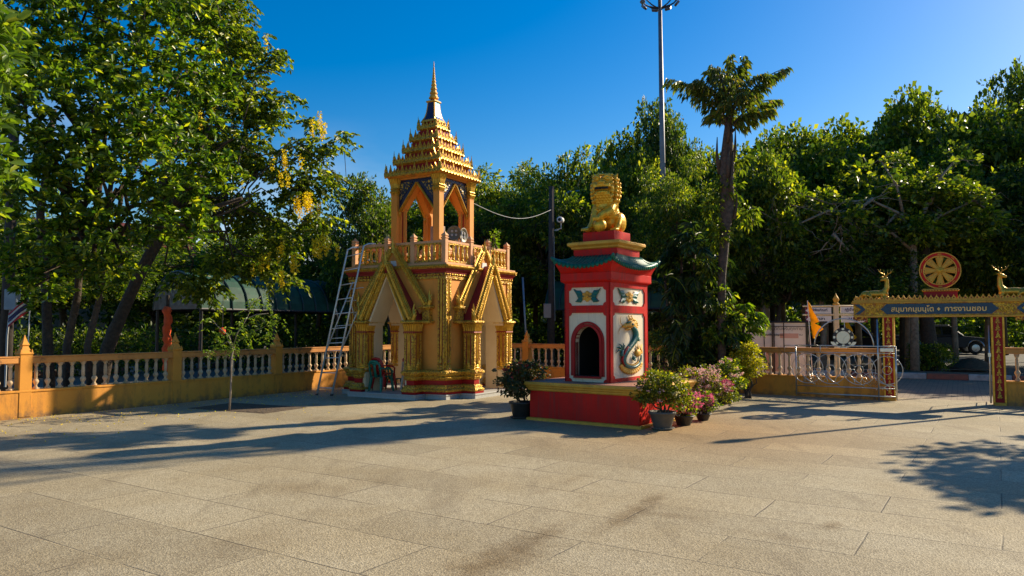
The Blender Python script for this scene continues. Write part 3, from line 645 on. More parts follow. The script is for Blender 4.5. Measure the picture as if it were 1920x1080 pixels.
    for (x, y) in rotz([(W0 + CW + .12, -a_ - .03), (a_ + .03, -W0 - CW - .12)], k):
        mb.mi = 0; mb.rect([(0, 1.66), (.03, 1.68), (.03, 1.72), (0, 1.735)], x, y, .13, .13)
        mb.mi = 0; mb.rect([(-.035, 1.74), (-.035, 1.98)], x, y, .13, .13)
        mb.rect([(-.01, 1.98), (.03, 2.01), (.04, 2.045), (.0, 2.065)], x, y, .13, .13)
    mb.build('gable_bracket', ['carved_dense'], tw, bevel=.005)
# porch vaults and gables on four sides
def side_mat(k): return Matrix.Rotation(k * math.pi / 2, 4, 'Z')
def rake(mb, x0, z0, x1, z1, y, wd, th, crk=.055, S=None, feet=True):
    """gilded rake board from foot (x0,z0) to apex (x1,z1) with crockets"""
    d = Vector((x1 - x0, 0, z1 - z0)); Ln = d.length; d.normalize(); n_ = Vector((-d.z, 0, d.x)) * (1 if x0 < x1 else -1)
    if n_.z < 0: n_ = -n_
    p = lambda t, o, yy: Vector((x0, yy, z0)) + d * t + n_ * o
    mb.mi = 0
    mb.loops([[p(0, -wd / 2, y), p(0, wd / 2, y), p(0, wd / 2, y + th), p(0, -wd / 2, y + th)], [p(Ln, -wd / 2, y), p(Ln, wd / 2, y), p(Ln, wd / 2, y + th), p(Ln, -wd / 2, y + th)]], M4=S)
    mb.mi = 1
    mb.loops([[p(0, -wd * .16, y - .02), p(0, wd * .16, y - .02), p(0, wd * .16, y), p(0, -wd * .16, y)], [p(Ln, -wd * .16, y - .02), p(Ln, wd * .16, y - .02), p(Ln, wd * .16, y), p(Ln, -wd * .16, y)]], M4=S)
    k = int(Ln / crk)
    for j in range(1, k):
        c_ = p(j * Ln / k, wd * .5, y + th * .35); tip = c_ + n_ * .07 + d * .05
        t1 = MB(); t1.cone(c_, tip, .034, 4); mb.mi = 1; mb.add(t1.v, t1.f, S)
        t1 = MB(); t1.ball(p(j * Ln / k, wd * .34, y - .012), (.022, .018, .022), 6, 4); mb.add(t1.v, t1.f, S)
    if feet:
        s_ = -1 if x0 < x1 else 1
        t1 = MB(); base = Vector((x0, y + th / 2, z0))
        t1.tube([base + Vector((s_ * -.02, 0, -.03)), base + Vector((s_ * .07, 0, -.01)), base + Vector((s_ * .10, 0, .10)), base + Vector((s_ * .075, 0, .22)), base + Vector((s_ * .10, 0, .36))], [.05, .06, .045, .03, .005], 6)
        for zz in (.04, .11, .18): t1.cone(base + Vector((s_ * .11, 0, zz)), base + Vector((s_ * .17, 0, zz + .06)), .028)
        mb.mi = 1; mb.add(t1.v, t1.f, S)
for k in range(4):
    S = side_mat(k)
    yo = -(a_ + p_)                    # outer porch front
    # cream pointed soffit over the passage (two sloped slabs + vertical haunches), reaching the tower's middle
    mb = MB()
    for s_ in (1, -1):
        e = W0 * s_
        mb.prism([(.50 * s_, 1.62), (.555 * s_, 1.62), (.555 * s_, 1.743), (.512 * s_, 1.743), (0, 2.775), (0, 2.70), (.46 * s_, 1.72), (.50 * s_, 1.68)], 'y', yo + .05, -a_ - .0, M4=S)
        mb.prism([(e, 1.62), (e, 2.715), (0, 2.715), (0, 2.70), (.46 * s_, 1.72), (.50 * s_, 1.68), (.50 * s_, 1.62)], 'y', -a_ + .001, -a_ + .19, M4=S)
        mb.prism([(e, zp), (e, 1.62), (.545 * s_, 1.62), (.545 * s_, zp)], 'y', -a_ - p_ + .26, -a_ + .19, M4=S)
    mb.build('pointed_vault', 'cream', tw)
    # outer porch roof body
    mb = MB(); mb.mi = 0
    for s_ in (1, -1):
        mb.prism([(.51 * s_, 1.745), (.86 * s_, 1.745), (0, 3.02), (0, 2.78)], 'y', yo + .06, -a_ + .0, M4=S)
    mb.mi = 1
    mb.build('porch_roof', ['brick_red', 'brick_red'], tw)
    mb = MB()
    for s_ in (1, -1):
        rake(mb, .72 * s_, 1.76, .035 * s_, 3.03, yo - .02, .105, .09, S=S)
        rake(mb, .575 * s_, 1.74, .03 * s_, 2.80, yo + .0, .07, .05, S=S, feet=False, crk=.04)
    t1 = MB(); t1.tube([(0, yo + .02, 2.98), (0, yo + .02, 3.1), (0, yo + .0, 3.2), (0, yo - .01, 3.34)], [.06, .05, .025, .004], 6)
    for z in (3.02, 3.09, 3.16):
        for s_ in (1, -1): t1.cone((s_ * .03, yo + .02, z), (s_ * .085, yo + .02, z + .07), .03)
    mb.mi = 1; mb.add(t1.v, t1.f, S)
    mb.build('outer_gable_trim', ['carved_gold', 'gold'], tw)
    # inner, higher gable
    yi = -(a_ + .13)
    mb = MB(); mb.mi = 0
    for s_ in (1, -1):
        mb.prism([(.60 * s_, 1.745), (1.0 * s_, 2.07), (0, 3.33), (0, 2.78), (.55 * s_, 1.745)], 'y', yi + .02, -a_ + .001, M4=S)
    mb.mi = 1; mb.prism([(-.11, 2.98), (.11, 2.98), (.085, 3.1), (-.085, 3.1)], 'y', yi + .003, yi + .02, M4=S)
    mb.build('inner_gable_wall', ['tower_orange', 'white'], tw)
    mb = MB()
    for s_ in (1, -1): rake(mb, .96 * s_, 2.08, .035 * s_, 3.36, yi - .02, .11, .09, S=S)
    t1 = MB(); t1.tube([(0, yi + .02, 3.28), (0, yi + .02, 3.4), (0, yi + .0, 3.5), (0, yi - .01, 3.66)], [.06, .05, .025, .004], 6)
    for z in (3.32, 3.39, 3.46):
        for s_ in (1, -1): t1.cone((s_ * .03, yi + .02, z), (s_ * .085, yi + .02, z + .07), .03)
    mb.mi = 1; mb.add(t1.v, t1.f, S)
    mb.build('inner_gable_trim', ['carved_gold', 'gold'], tw)
# frieze under balcony
mb = MB()
mb.mi = 0; mb.rect([(.035, 2.66), (.035, 2.72)], 0, 0, a_, a_)
mb.mi = 1; mb.rect([(.03, 2.72), (.03, 2.79)], 0, 0, a_, a_)
mb.mi = 2; mb.rect([(.045, 2.79), (.05, 2.82), (.085, 2.86), (.09, 2.89)], 0, 0, a_, a_)
mb.mi = 0; mb.rect([(.11, 2.89), (.12, 2.93), (.125, 2.97)], 0, 0, a_, a_)
mb.build('cornice', ['carved_dense', 'carved', 'brick_red'], tw, bevel=.004)
bd = MB()
for k in range(4):
    S = side_mat(k)
    for j in range(62):
        u = -1.5 + (j + .5) * 3.0 / 62
        t1 = MB(); t1.ball((u, -a_ - .13, 2.935), (.021, .02, .035), 6, 4); bd.add(t1.v, t1.f, S)
        if j % 2: t1 = MB(); t1.ball((u * .96, -a_ - .04, 2.755), (.03, .015, .028), 6, 4); bd.add(t1.v, t1.f, S)
bd.build('cornice_beads', 'gold', tw, smooth=True)
MB().rect([(0, 2.973), (0, 3.01)], 0, 0, 1.49, 1.49).build('balcony_floor', 'peach', tw, bevel=.005)
# balcony railing
bc = 1.33
def bpost(x, y, h=.56, fin=True):
    mb = MB(); mb.rect([(0, 3.011), (0, 3.0 + h)], x, y, .055, .055)
    if fin: z = 3.0 + h; mb.rect([(0, z), (.012, z + .012), (.012, z + .03), (-.012, z + .045), (.006, z + .065), (.006, z + .09), (-.03, z + .13), (-.052, z + .17)], x, y, .055, .055)
    mb.build('balcony_post', 'peach', tw, bevel=.003)
def bbal(mb, x, y):
    mb.lathe([(.035, 3.095), (.036, 3.12), (.024, 3.14), (.034, 3.165), (.043, 3.215), (.030, 3.25), (.036, 3.27), (.026, 3.29), (.022, 3.33), (.030, 3.37), (.022, 3.39), (.034, 3.42), (.036, 3.44)], 8, (x, y))
BB = None
def bballs(x0, y0, x1, y1, n):
    global BB
    for j in range(n):
        t = (j + .5) / n
        if BB is None:
            mb = MB(); bbal(mb, 0, 0); BB = mb.build('balcony_baluster', 'carved_gold', tw, smooth=True); o_ = BB
        else: o_ = BB.copy(); C.objects.link(o_); o_.parent = tw
        o_.location = (x0 + (x1 - x0) * t, y0 + (y1 - y0) * t, 0)
ptsS = [bc, .45, -.32, -bc]
for k in range(4):
    cpt = rotz([(u, -bc) for u in ptsS], k)
    for i, q in enumerate(cpt[:-1]): bpost(q[0], q[1])
    for i in range(3):
        a0, a1 = Vector(cpt[i]), Vector(cpt[i + 1]); dd = (a1 - a0); dn = dd.normalized(); b0 = a0 + dn * .055; b1 = a1 - dn * .055
        bballs(b0.x, b0.y, b1.x, b1.y, 5 if i == 0 else (4 if i == 1 else 5))
mb = MB()
for k in range(4):
    S = side_mat(k)
    mb.mi = 0; mb.box(-bc + .056, bc - .056, -bc - .035, -bc + .035, 3.475, 3.53, S)
    mb.mi = 1; mb.box(-bc + .056, bc - .056, -bc - .03, -bc + .03, 3.442, 3.474, S); mb.box(-bc + .056, bc - .056, -bc - .035, -bc + .035, 3.05, 3.094, S)
    mb.mi = 0; mb.box(-bc + .056, bc - .056, -bc - .03, -bc + .03, 3.012, 3.049, S)
mb.build('balcony_rail', ['peach', 'carved_dense'], tw, bevel=.003)
# pavilion
b_ = .64
for k, (sx_, sy_) in enumerate(sgn4()):
    x, y = sx_ * b_, sy_ * b_
    mb = MB(); mb.mi = 0; mb.rect([(0, 3.011), (0, 5.16)], x, y, .088, .088)
    mb.rect([(.03, 3.012), (.03, 3.10), (.01, 3.12)], x, y, .088, .088)
    mb.build('pavilion_column', 'tower_orange', tw, bevel=.003)
    mb = MB(); h_ = .09
    mb.rect([(.01, 4.93), (.02, 4.95), (.012, 4.97), (.01, 5.0), (.05, 5.2)], x, y, h_, h_)
    for ax in range(4):
        for j in range(4):
            u = (j - 1.5) * .048; e = h_ + .01
            c_ = [(u, -e), (e, u), (-u, e), (-e, -u)][ax]; o2 = [(u * 1.2, -e - .045), (e + .045, u * 1.2), (-u * 1.2, e + .045), (-e - .045, -u * 1.2)][ax]
            mb.tube([(x + c_[0], y + c_[1], 4.97), (x + c_[0], y + c_[1], 5.08), (x + o2[0], y + o2[1], 5.2)], [.018, .026, .022], 6)
            mb.ball((x + c_[0], y + c_[1], 4.90), (.024, .024, .03), 6, 4); mb.cone((x + c_[0], y + c_[1], 4.88), (x + c_[0], y + c_[1], 4.76), .026)
    mb.rect([(.02, 4.86), (.03, 4.88), (.02, 4.90)], x, y, h_, h_)
    mb.build('pavilion_capital', 'gold', tw)
for k in range(4):
    S = side_mat(k); y0 = -b_ + .02
    hw = b_ - .092
    # arched panel: navy with gold carving; pointed opening
    mb = MB(); mb.mi = 0
    for s_ in (1, -1):
        mb.prism([(hw * s_, 4.42), (hw * s_, 5.17), (0, 5.17), (0, 5.08), ((hw - .03) * s_, 4.46)], 'y', y0 - .02, y0 + .02, M4=S)
    mb.mi = 1
    for s_ in (1, -1):   # recessed carving plate proud of the navy ground
        mb.prism([((hw - .035) * s_, 4.66), ((hw - .035) * s_, 5.10), (.13 * s_, 5.10)], 'y', y0 - .035, y0 - .02, M4=S)
    mb.build('arch_panel', ['navy' if k != 0 else 'navy', 'carved_blue'], tw)
    mb = MB()
    for s_ in (1, -1):
        t1 = MB(); rake(t1, (hw - .02) * s_, 4.40, .01 * s_, 5.07, y0 - .05, .045, .05, S=None, feet=False, crk=.5)
        t1.mi = 1; t1.ball(((hw - .02) * s_, y0 - .03, 4.36), (.035, .035, .06), 6, 5); t1.cone(((hw - .02) * s_, y0 - .03, 4.33), ((hw - .02) * s_, y0 - .03, 4.24), .03)
        mb.mi = 0; mb.add(t1.v, t1.f, S)
    mb.build('arch_border', 'gold', tw)
    mb = MB()           # thick inner arch behind, orange; stands on slim jambs
    for s_ in (1, -1):
        mb.mi = 0; mb.prism([((hw - .05) * s_, 3.011), ((hw) * s_, 3.011), (hw * s_, 5.16), (0, 5.16), (0, 5.03), ((hw - .05) * s_, 4.38)], 'y', y0 + .021, y0 + .20, M4=S)
    mb.mi = 1
    for s_ in (1, -1): mb.box(min(s_ * (hw - .062), s_ * (hw - .051)), max(s_ * (hw - .062), s_ * (hw - .051)), y0 + .03, y0 + .06, 3.012, 4.4, S)
    mb.build('inner_arch', ['tower_orange', 'brick_red'], tw)
MB().rect([(0, 2.722), (0, 2.74)], 0, 0, a_ - .1, a_ - .1).build('ceiling', 'cream', tw)
MB().rect([(0, 5.165), (0, 5.2)], 0, 0, b_ + .05, b_ + .05).build('ceiling', 'tower_orange', tw)
mb = MB(); mb.box(-.16, .16, .1, .3, 3.011, 4.1); mb.build('equipment_box', 'beige', tw, bevel=.01)
mb = MB(); mb.box(-.10, .10, .12, .28, 4.101, 4.5); mb.build('equipment_box', 'dark_steel', tw, bevel=.01)
# tiered roof
tiers = [(.86, 5.22), (.715, 5.545), (.56, 5.85), (.435, 6.145), (.30, 6.45)]
def antefix(mb, x, y, z, h, wd, k):
    S = Matrix.Translation((x, y, z)) @ Matrix.Rotation(k * math.pi / 2, 4, 'Z')
    mb.mi = 1
    mb.prism([(-wd / 2, 0), (wd / 2, 0), (wd * .62, h * .25), (wd * .36, h * .5), (wd * .12, h * .78), (0, h), (-wd * .12, h * .78), (-wd * .36, h * .5), (-wd * .62, h * .25)], 'y', -.012, .012, S)
    mb.mi = 2; mb.add(*_ball((0, -.016, h * .34), (wd * .15, .012, h * .16)), S)
def _ball(c, r):
    t = MB(); t.ball(c, r, 6, 4); return t.v, t.f
for i, (r_, z0) in enumerate(tiers):
    r_n = tiers[i + 1][0] if i < 4 else .20; z1 = tiers[i + 1][1] if i < 4 else 6.76; g = r_ / .86
    mb = MB()
    mb.mi = 3; mb.rect([(-.10, z0 - .02), (-.06, z0 + .005), (-.02, z0 + .012)], 0, 0, r_, r_)
    mb.mi = 0; mb.rect([(-.02, z0 + .013), (0, z0 + .03), (-.005, z0 + .065), (-.03, z0 + .09)], 0, 0, r_, r_)
    mb.mi = 4; mb.rect([(0, z0 + .09), (0, z1 - .02)], 0, 0, r_n * .90, r_n * .90)
    mb.build('roof_tier', ['carved_dense', 'gold', 'brick_red', 'orange', 'redband'], tw, bevel=.003)
    mb = MB(); n_ = max(5, int(r_ * 2 / .115)); hh = .125 + .03 * g
    for k in range(4):
        for j in range(n_):
            u = -r_ + (j + .5) * 2 * r_ / n_; big = (j == n_ // 2) or (n_ % 2 == 0 and j == n_ // 2 - 1)
            x, y = rotz([(u, -r_ + .035)], k)[0]; antefix(mb, x, y, z0 + .075, hh * (1.55 if (j % 3 == 1) else 1), .085, k)
            t1 = MB(); t1.ball((u, -r_ - .002, z0 + .02), (.03, .02, .028), 6, 4); mb.mi = 1; mb.add(t1.v, t1.f, side_mat(k))
        x, y = rotz([(r_ - .03, -r_ + .03)], k)[0]
        mb.mi = 1; mb.lathe([(.045, z0 + .07), (.04, z0 + .12), (.028, z0 + .15), (.034, z0 + .18), (.015, z0 + .24), (.003, z0 + .19 + .17)], 6, (x, y))
    mb.build('antefix_row', ['gold', 'gold', 'brick_red'], tw)
# neck with mirror mosaic
mb = MB(); mb.mi = 0
prof = [(.235, 6.66), (.205, 6.72), (.165, 6.80), (.135, 6.92), (.12, 7.05), (.11, 7.17)]
mb.rect([(h, z) for h, z in prof]); mb.mi = 0; mb.rect([(.125, 7.171), (.14, 7.19), (.13, 7.22), (.09, 7.235)])
mb.build('spire_neck', 'goldmat', tw)
mb = MB()
for k in range(4):
    S = side_mat(k); mb.mi = {0: 0, 3: 0, 2: 0, 1: 1}[k]
    pr_ = [(h, z) for h, z in prof if z > 6.7]
    lft = [(-h * .72, -h - .006, z) for h, z in pr_]; rgt = [(h * .72, -h - .006, z) for h, z in pr_]
    for i in range(len(pr_) - 1):
        if k == 1: mb.mi = 2 if i < 2 else 1
        mb.add([lft[i], rgt[i], rgt[i + 1], lft[i + 1]], [(0, 1, 2, 3)], S)
mb.build('neck_mosaic', ['navy', 'turq', 'mirror'], tw)
mb = MB(); z = 7.24; r_ = .095
mb.mi = 1; mb.lathe([(.06, 7.23), (.055, 7.275)], 8, rot=math.pi / 8)
mb.mi = 0; z = 7.27; prof = []
for i in range(10):
    h_ = .125 * (.90 ** i); k_ = .115 * (.80 ** i) + .006
    prof += [(k_ * .8, z), (k_ * 1.05, z + h_ * .12), (k_ * 1.05, z + h_ * .35), (k_ * .82, z + h_ * .5), (k_ * .78, z + h_ * .8), (k_ * .66, z + h_ * .95)]
    z += h_
prof += [(.008, z + .02), (.014, z + .05), (.003, z + .16)]
mb.lathe(prof, 8, rot=math.pi / 8)
mb.build('spire', ['goldmat', 'brick_red'], tw)

# ================================================================== SHRINE (joss-paper furnace)
STH = R(-35.5)
SO = Vector((1.69, 13.26, 0))
sh = thing('incense_furnace', 'red and cream furnace tower with arched mouth, green tiled eaves and stepped top', 'furnace', SO, STH)
bw, bd_ = .42, .70
MB().rect([(.02, -.01), (.02, .04), (.0, .05)], .10, -.02, 1.055, 1.08).build('plinth_foot', 'goldmat', sh)
MB().rect([(0, .051), (0, .50)], .10, -.02, 1.03, 1.055).build('plinth', 'red', sh)
MB().rect([(.0, .501), (.02, .51), (.03, .53), (.03, .545), (.05, .56), (.055, .585), (.075, .60), (.08, .625), (.07, .635), (.07, .655)], .10, -.02, 1.03, 1.055).build('plinth_cornice', 'goldmat', sh, bevel=.004)
m_ = streaky(mat('pinkish plinth top', (.50, .22, .13), (.34, .15, .10), 3, .6), (.05, .03, .025), .6, 3, 3, .5, .7); M['plinthtop'] = m_
MB().rect([(0, .656), (0, .661)], .10, -.02, 1.085, 1.11).build('plinth_top', m_, sh)
# body: front wall with arched opening, dark chamber behind
z0, z1 = .662, 2.34
AW, AZ0, AZ1 = .24, .76, 1.33     # half width, sill, springing
def arch_pts(w, z0_, zs, n=12, e=1.0):
    return [(w, z0_)] + [(w * math.cos(math.pi * i / n), zs + w * e * math.sin(math.pi * i / n)) for i in range(n + 1)] + [(-w, z0_)]
ao = arch_pts(AW, AZ0, AZ1, 12, 1.12)
mb = MB()
N = len(ao)
rim = []                               # outer rectangle matched to the arch points
for i, (x, z) in enumerate(ao):
    if i == 0: rim.append((bw, z0))
    elif i == N - 1: rim.append((-bw, z0))
    else:
        a = math.pi * (i - 1) / 12
        if i <= 3: rim.append((bw, AZ1 + (z1 - AZ1) * (i - 1) / 2 if i > 1 else AZ1))
        elif i >= N - 4: k_ = (N - 2 - i); rim.append((-bw, AZ1 + (z1 - AZ1) * k_ / 2 if k_ > 0 else AZ1))
        else: rim.append((bw * (1 - 2 * (i - 3) / (N - 7)), z1))
for yy0, yy1 in ((-bd_, -bd_ + .12),):
    f_ = [(x, yy0, z) for x, z in ao]; g_ = [(x, yy0, z) for x, z in rim]; b2 = [(x, yy1, z) for x, z in ao]; c2 = [(x, yy1, z) for x, z in rim]
    n = N
    vs = f_ + g_ + b2 + c2; fs = []
    for i in range(n - 1):
        fs += [(i, i + 1, n + i + 1, n + i), (2 * n + i + 1, 2 * n + i, 3 * n + i, 3 * n + i + 1), (i + 1, i, 2 * n + i, 2 * n + i + 1)]
    fs += [(0, n, 2 * n - 1, n - 1), (0, n - 1, 3 * n - 1, 2 * n)]
    mb.add(vs, fs)
mb.box(-bw, -bw + .1, -bd_ + .121, bd_, z0, z1); mb.box(bw - .1, bw, -bd_ + .121, bd_, z0, z1); mb.box(-bw + .101, bw - .101, bd_ - .1, bd_, z0, z1)
mb.build('body', 'panelcream', sh)
mb = MB(); mb.box(-bw + .102, bw - .102, -bd_ + .13, bd_ - .11, z0 + .002, z0 + .03); mb.box(-bw + .101, -bw + .115, -bd_ + .125, bd_ - .11, z0 + .031, z1 - .05); mb.box(bw - .115, bw - .101, -bd_ + .125, bd_ - .11, z0 + .031, z1 - .05); mb.box(-bw + .116, bw - .116, bd_ - .13, bd_ - .112, z0 + .031, z1 - .05)
mb.build('fire_chamber', 'black', sh)
# raised arch surround, two fillets
for (e0, e1, th, mm, nm) in ((.0, .045, .035, 'redband', 'arch_surround'), (.046, .082, .02, 'redband', 'arch_surround')):
    a0 = arch_pts(AW + e0, AZ0, AZ1, 16, 1.12); a1 = arch_pts(AW + e1, AZ0, AZ1, 16, 1.10)
    mb = MB(); n = len(a0); y0_, y1_ = -bd_ - th, -bd_ + (.1 if e0 == 0 else 0)
    vs = [(x, y0_, z) for x, z in a0] + [(x, y0_, z) for x, z in a1] + [(x, y1_, z) for x, z in a0] + [(x, y1_, z) for x, z in a1]; fs = []
    for i in range(n - 1): fs += [(i, i + 1, n + i + 1, n + i), (i + 1, i, 2 * n + i, 2 * n + i + 1), (n + i, n + i + 1, 3 * n + i + 1, 3 * n + i)]
    mb.add(vs, fs); mb.build(nm, mm, sh)
MB().box(-AW - .02, AW + .02, -bd_ - .05, -bd_ + .1, AZ0 - .035, AZ0).build('sill', 'redband', sh, bevel=.004)
# red frame with notched (indented-corner) cream panels on each side
def notch_rect(x0, x1, z0_, z1_, r, n=5):
    pts = []
    for cx, cz, a0 in ((x1, z0_, 180), (x1, z1_, 270), (x0, z1_, 0), (x0, z0_, 90)):
        for i in range(n + 1):
            a = R(a0 - 90 * i / n); pts.append((cx + r * math.cos(a), cz + r * math.sin(a)))
    return pts
def frame_plate(mb, hw, zz0, zz1, holes, y, th, S):
    """plate facing -y with notched holes: built as bands round each hole"""
    for (hx0, hx1, hz0, hz1, r, oz0, oz1) in holes:
        inn = notch_rect(hx0, hx1, hz0, hz1, r); n = len(inn); q = n // 4
        outp = []
        for ci, (cx, cz) in enumerate(((hw, oz0), (hw, oz1), (-hw, oz1), (-hw, oz0))):
            for i in range(q):
                outp.append((cx, cz))
        vs = [(x, y, z) for x, z in inn] + [(x, y, z) for x, z in outp] + [(x, y + th, z) for x, z in inn]
        fs = []
        for i in range(n):
            j = (i + 1) % n; fs.append((i, j, n + j, n + i)); fs.append((j, i, 2 * n + i, 2 * n + j))
        mb.add(vs, fs, S)
        # outer edge skirt
        ov = [(-hw, y, oz0), (hw, y, oz0), (hw, y, oz1), (-hw, y, oz1), (-hw, y + th, oz0), (hw, y + th, oz0), (hw, y + th, oz1), (-hw, y + th, oz1)]
        mb.add(ov, [(0, 1, 5, 4), (1, 2, 6, 5), (2, 3, 7, 6), (3, 0, 4, 7)], S)
for k, (hw, hd) in enumerate(((bw, bd_), (bd_, bw), (bw, bd_), (bd_, bw))):
    S = side_mat(k); mb = MB(); e = .055 if k % 2 == 0 else .09
    low = (-hw + e, hw - e, z0 + (.035 if k % 2 == 0 else .06), 1.83, .055, z0, 1.89)
    up = (-hw + e, hw - e, 1.955, 2.265, .055, 1.891, z1)
    if k == 0: low = (-hw + e, hw - e, z0 + .0, 1.83, .055, z0, 1.89)
    frame_plate(mb, hw + .022, z0, z1, [low, up], -hd - .022, .024, S)
    mb.build('panel_frame', 'red', sh)
# flower reliefs
def flower(S, c, sc_):
    mb = MB()
    mb.mi = 0
    for i in range(6):
        a = i * math.pi / 3 + .5; mb.ball((c[0] + .055 * sc_ * math.cos(a), c[1] - .012, c[2] + .055 * sc_ * math.sin(a)), (.034 * sc_, .016, .034 * sc_), 8, 5, S)
        x_, z_ = c[0] + .062 * sc_ * math.cos(a), c[2] + .062 * sc_ * math.sin(a)
    mb.ball((c[0], c[1] - .03, c[2]), (.028 * sc_, .018, .028 * sc_), 8, 5, S)
    mb.mi = 1
    for s_ in (1, -1):
        for pts in ([(0.05, -.01), (.11, .05), (.17, .06), (.215, .12)], [(.05, -.02), (.10, -.055), (.14, -.06), (.185, -.085)], [(.04, 0), (.10, 0.02), (.15, .01), (.16, 0.03)]):
            w_ = [.015, .045, .035, .003]
            up_ = [(c[0] + s_ * x * sc_, c[1] - .012, c[2] + (z + w_[i]) * sc_) for i, (x, z) in enumerate(pts)]
            dn_ = [(c[0] + s_ * x * sc_, c[1] - .012, c[2] + (z - w_[i]) * sc_) for i, (x, z) in enumerate(pts)]
            md = [(c[0] + s_ * x * sc_, c[1] - .03, c[2] + z * sc_) for x, z in pts]
            for i in range(3):
                mb.add([up_[i], up_[i + 1], md[i + 1], md[i]], [(0, 1, 2, 3)], S); mb.add([dn_[i], dn_[i + 1], md[i + 1], md[i]], [(0, 1, 2, 3)], S)
            mb.mi = 2
            mb.tube([(p[0], p[1] + .008, p[2]) for p in up_], .006, 4, M4=S); mb.mi = 1
    return mb.build('flower_relief', ['goldmat', 'tealrelief', 'brick_red'], sh)
XS = lambda k: Matrix.Diagonal((k, 1, 1, 1))
flower(side_mat(0) @ XS(1.15), (0, -bd_ - .002, 2.11), 1.05); flower(side_mat(2) @ XS(1.15), (0, -bd_ - .002, 2.11), 1.05)
flower(side_mat(1) @ XS(1.75), (0, -bw - .002, 2.11), 1.1); flower(side_mat(3) @ XS(1.75), (0, -bw - .002, 2.11), 1.1)
# coiled dragon relief on both long sides
def dragon(S):
    mb = MB(); y = -bw - .02
    def P3(p, dy=0): return (p[0], y - dy, p[1])
    body = [(.02, 1.585), (-.02, 1.53), (-.055, 1.50), (-.03, 1.45), (.04, 1.46), (.095, 1.50), (.12, 1.44), (.09, 1.36), (.02, 1.27), (-.075, 1.18), (-.14, 1.08), (-.15, 1.00), (-.09, .93), (.02, .895), (.12, .91), (.20, .965), (.235, 1.04), (.235, 1.10)]
    body = [(.04, 1.60), (.10, 1.54), (.125, 1.46), (.10, 1.37), (.03, 1.28), (-.06, 1.19), (-.13, 1.09), (-.145, 1.00), (-.09, .925), (.02, .89), (.12, .90), (.20, .955), (.235, 1.03), (.24, 1.10)]
    rr = [.05, .06, .066, .066, .064, .062, .06, .056, .052, .048, .042, .034, .024, .012]
    # smooth the polyline
    def sm(pts, r):
        op, orr = [], []
        for i in range(len(pts) - 1):
            p0 = pts[max(i - 1, 0)]; p1 = pts[i]; p2 = pts[i + 1]; p3 = pts[min(i + 2, len(pts) - 1)]
            for j in range(4):
                t = j / 4; f = lambda a, b, c, d: .5 * (2 * b + (c - a) * t + (2 * a - 5 * b + 4 * c - d) * t * t + (3 * b - a - 3 * c + d) * t ** 3)
                op.append((f(p0[0], p1[0], p2[0], p3[0]), f(p0[1], p1[1], p2[1], p3[1]))); orr.append(r[i] * (1 - t) + r[i + 1] * t)
        op.append(pts[-1]); orr.append(r[-1]); return op, orr
    mb.mi = 0; bp, br = sm(body, [q * .66 for q in rr]); mb.tube([P3(p, .01) for p in bp], br, 8, M4=S)
    mb.mi = 2   # belly stripe
    mb.tube([P3((p[0] - .04, p[1] + .012), .02) for p in bp[18:36]], .017, 5, M4=S)
    mb.mi = 1   # dorsal fringe
    for i in range(2, len(bp) - 8):
        dx, dz = bp[i + 1][0] - bp[i][0], bp[i + 1][1] - bp[i][1]; l_ = math.hypot(dx, dz) or 1; nx, nz = -dz / l_, dx / l_
        if i > 28: nx, nz = nx, nz
        c = (bp[i][0] + nx * br[i] * .95, bp[i][1] + nz * br[i] * .95); tip = (c[0] + nx * .035, c[1] + nz * .035)
        t1 = MB(); t1.cone(P3(c, .0), P3(tip, .0), .016, 4); mb.add(t1.v, t1.f, S)
    # head: mane, brow, snout, jaw, horns, whiskers
    for c, r in (((.03, 1.63), (.085, .04, .065)), ((-.06, 1.62), (.075, .045, .04)), ((-.12, 1.605), (.045, .035, .03)), ((-.05, 1.555), (.06, .03, .022)), ((.09, 1.60), (.05, .03, .06)), ((.0, 1.68), (.05, .03, .035)), ((.10, 1.66), (.04, .025, .04))):
        mb.ball(P3(c, .01), r, 9, 6, S)
    for i in range(9):
        a = R(-70 + i * 22); t1 = MB(); t1.cone(P3((.06 + .08 * math.cos(a), 1.625 + .08 * math.sin(a)), .01), P3((.06 + .15 * math.cos(a), 1.625 + .13 * math.sin(a)), .0), .022); mb.add(t1.v, t1.f, S)
    for x in (-.01, .05): mb.tube([P3((x, 1.69)), P3((x + .01, 1.74)), P3((x - .015, 1.785)), P3((x + .015, 1.80))], [.014, .012, .008, .004], 5, M4=S)
    mb.tube([P3((-.15, 1.61)), P3((-.195, 1.66)), P3((-.20, 1.73)), P3((-.185, 1.77))], [.007, .006, .005, .002], 4, M4=S)
    mb.tube([P3((-.15, 1.59)), P3((-.20, 1.57)), P3((-.23, 1.52)), P3((-.235, 1.46))], [.007, .006, .005, .002], 4, M4=S)
    # tail flames
    for i in range(8):
        a = R(50 + i * 17); t1 = MB(); c = (.20 + .02 * (i % 3), 1.12); t1.cone(P3((c[0], c[1]), .01), P3((c[0] + .12 * math.cos(a) * (1 + .3 * (i % 2)), c[1] + .16 * math.sin(a) * (1 + .25 * (i % 2))), .0), .026); mb.add(t1.v, t1.f, S)
    mb.ball(P3((.17, 1.13), .01), (.06, .03, .07), 8, 5, S)
    # cloud scroll foot
    for i in range(13):
        a = R(190 + i * 13.5); mb.ball(P3((.03 + .215 * math.cos(a), .955 + .155 * math.sin(a)), 0), (.042, .02, .036), 8, 5, S)
    for i in range(9):
        a = R(200 + i * 17); mb.ball(P3((.03 + .14 * math.cos(a), .93 + .09 * math.sin(a)), 0), (.05, .018, .04), 8, 5, S)
    mb.mi = 0
    mb.tube([P3((-.10, 1.655), .03), P3((-.05, 1.68), .035), P3((.0, 1.675), .03)], [.012, .018, .01], 5, M4=S)
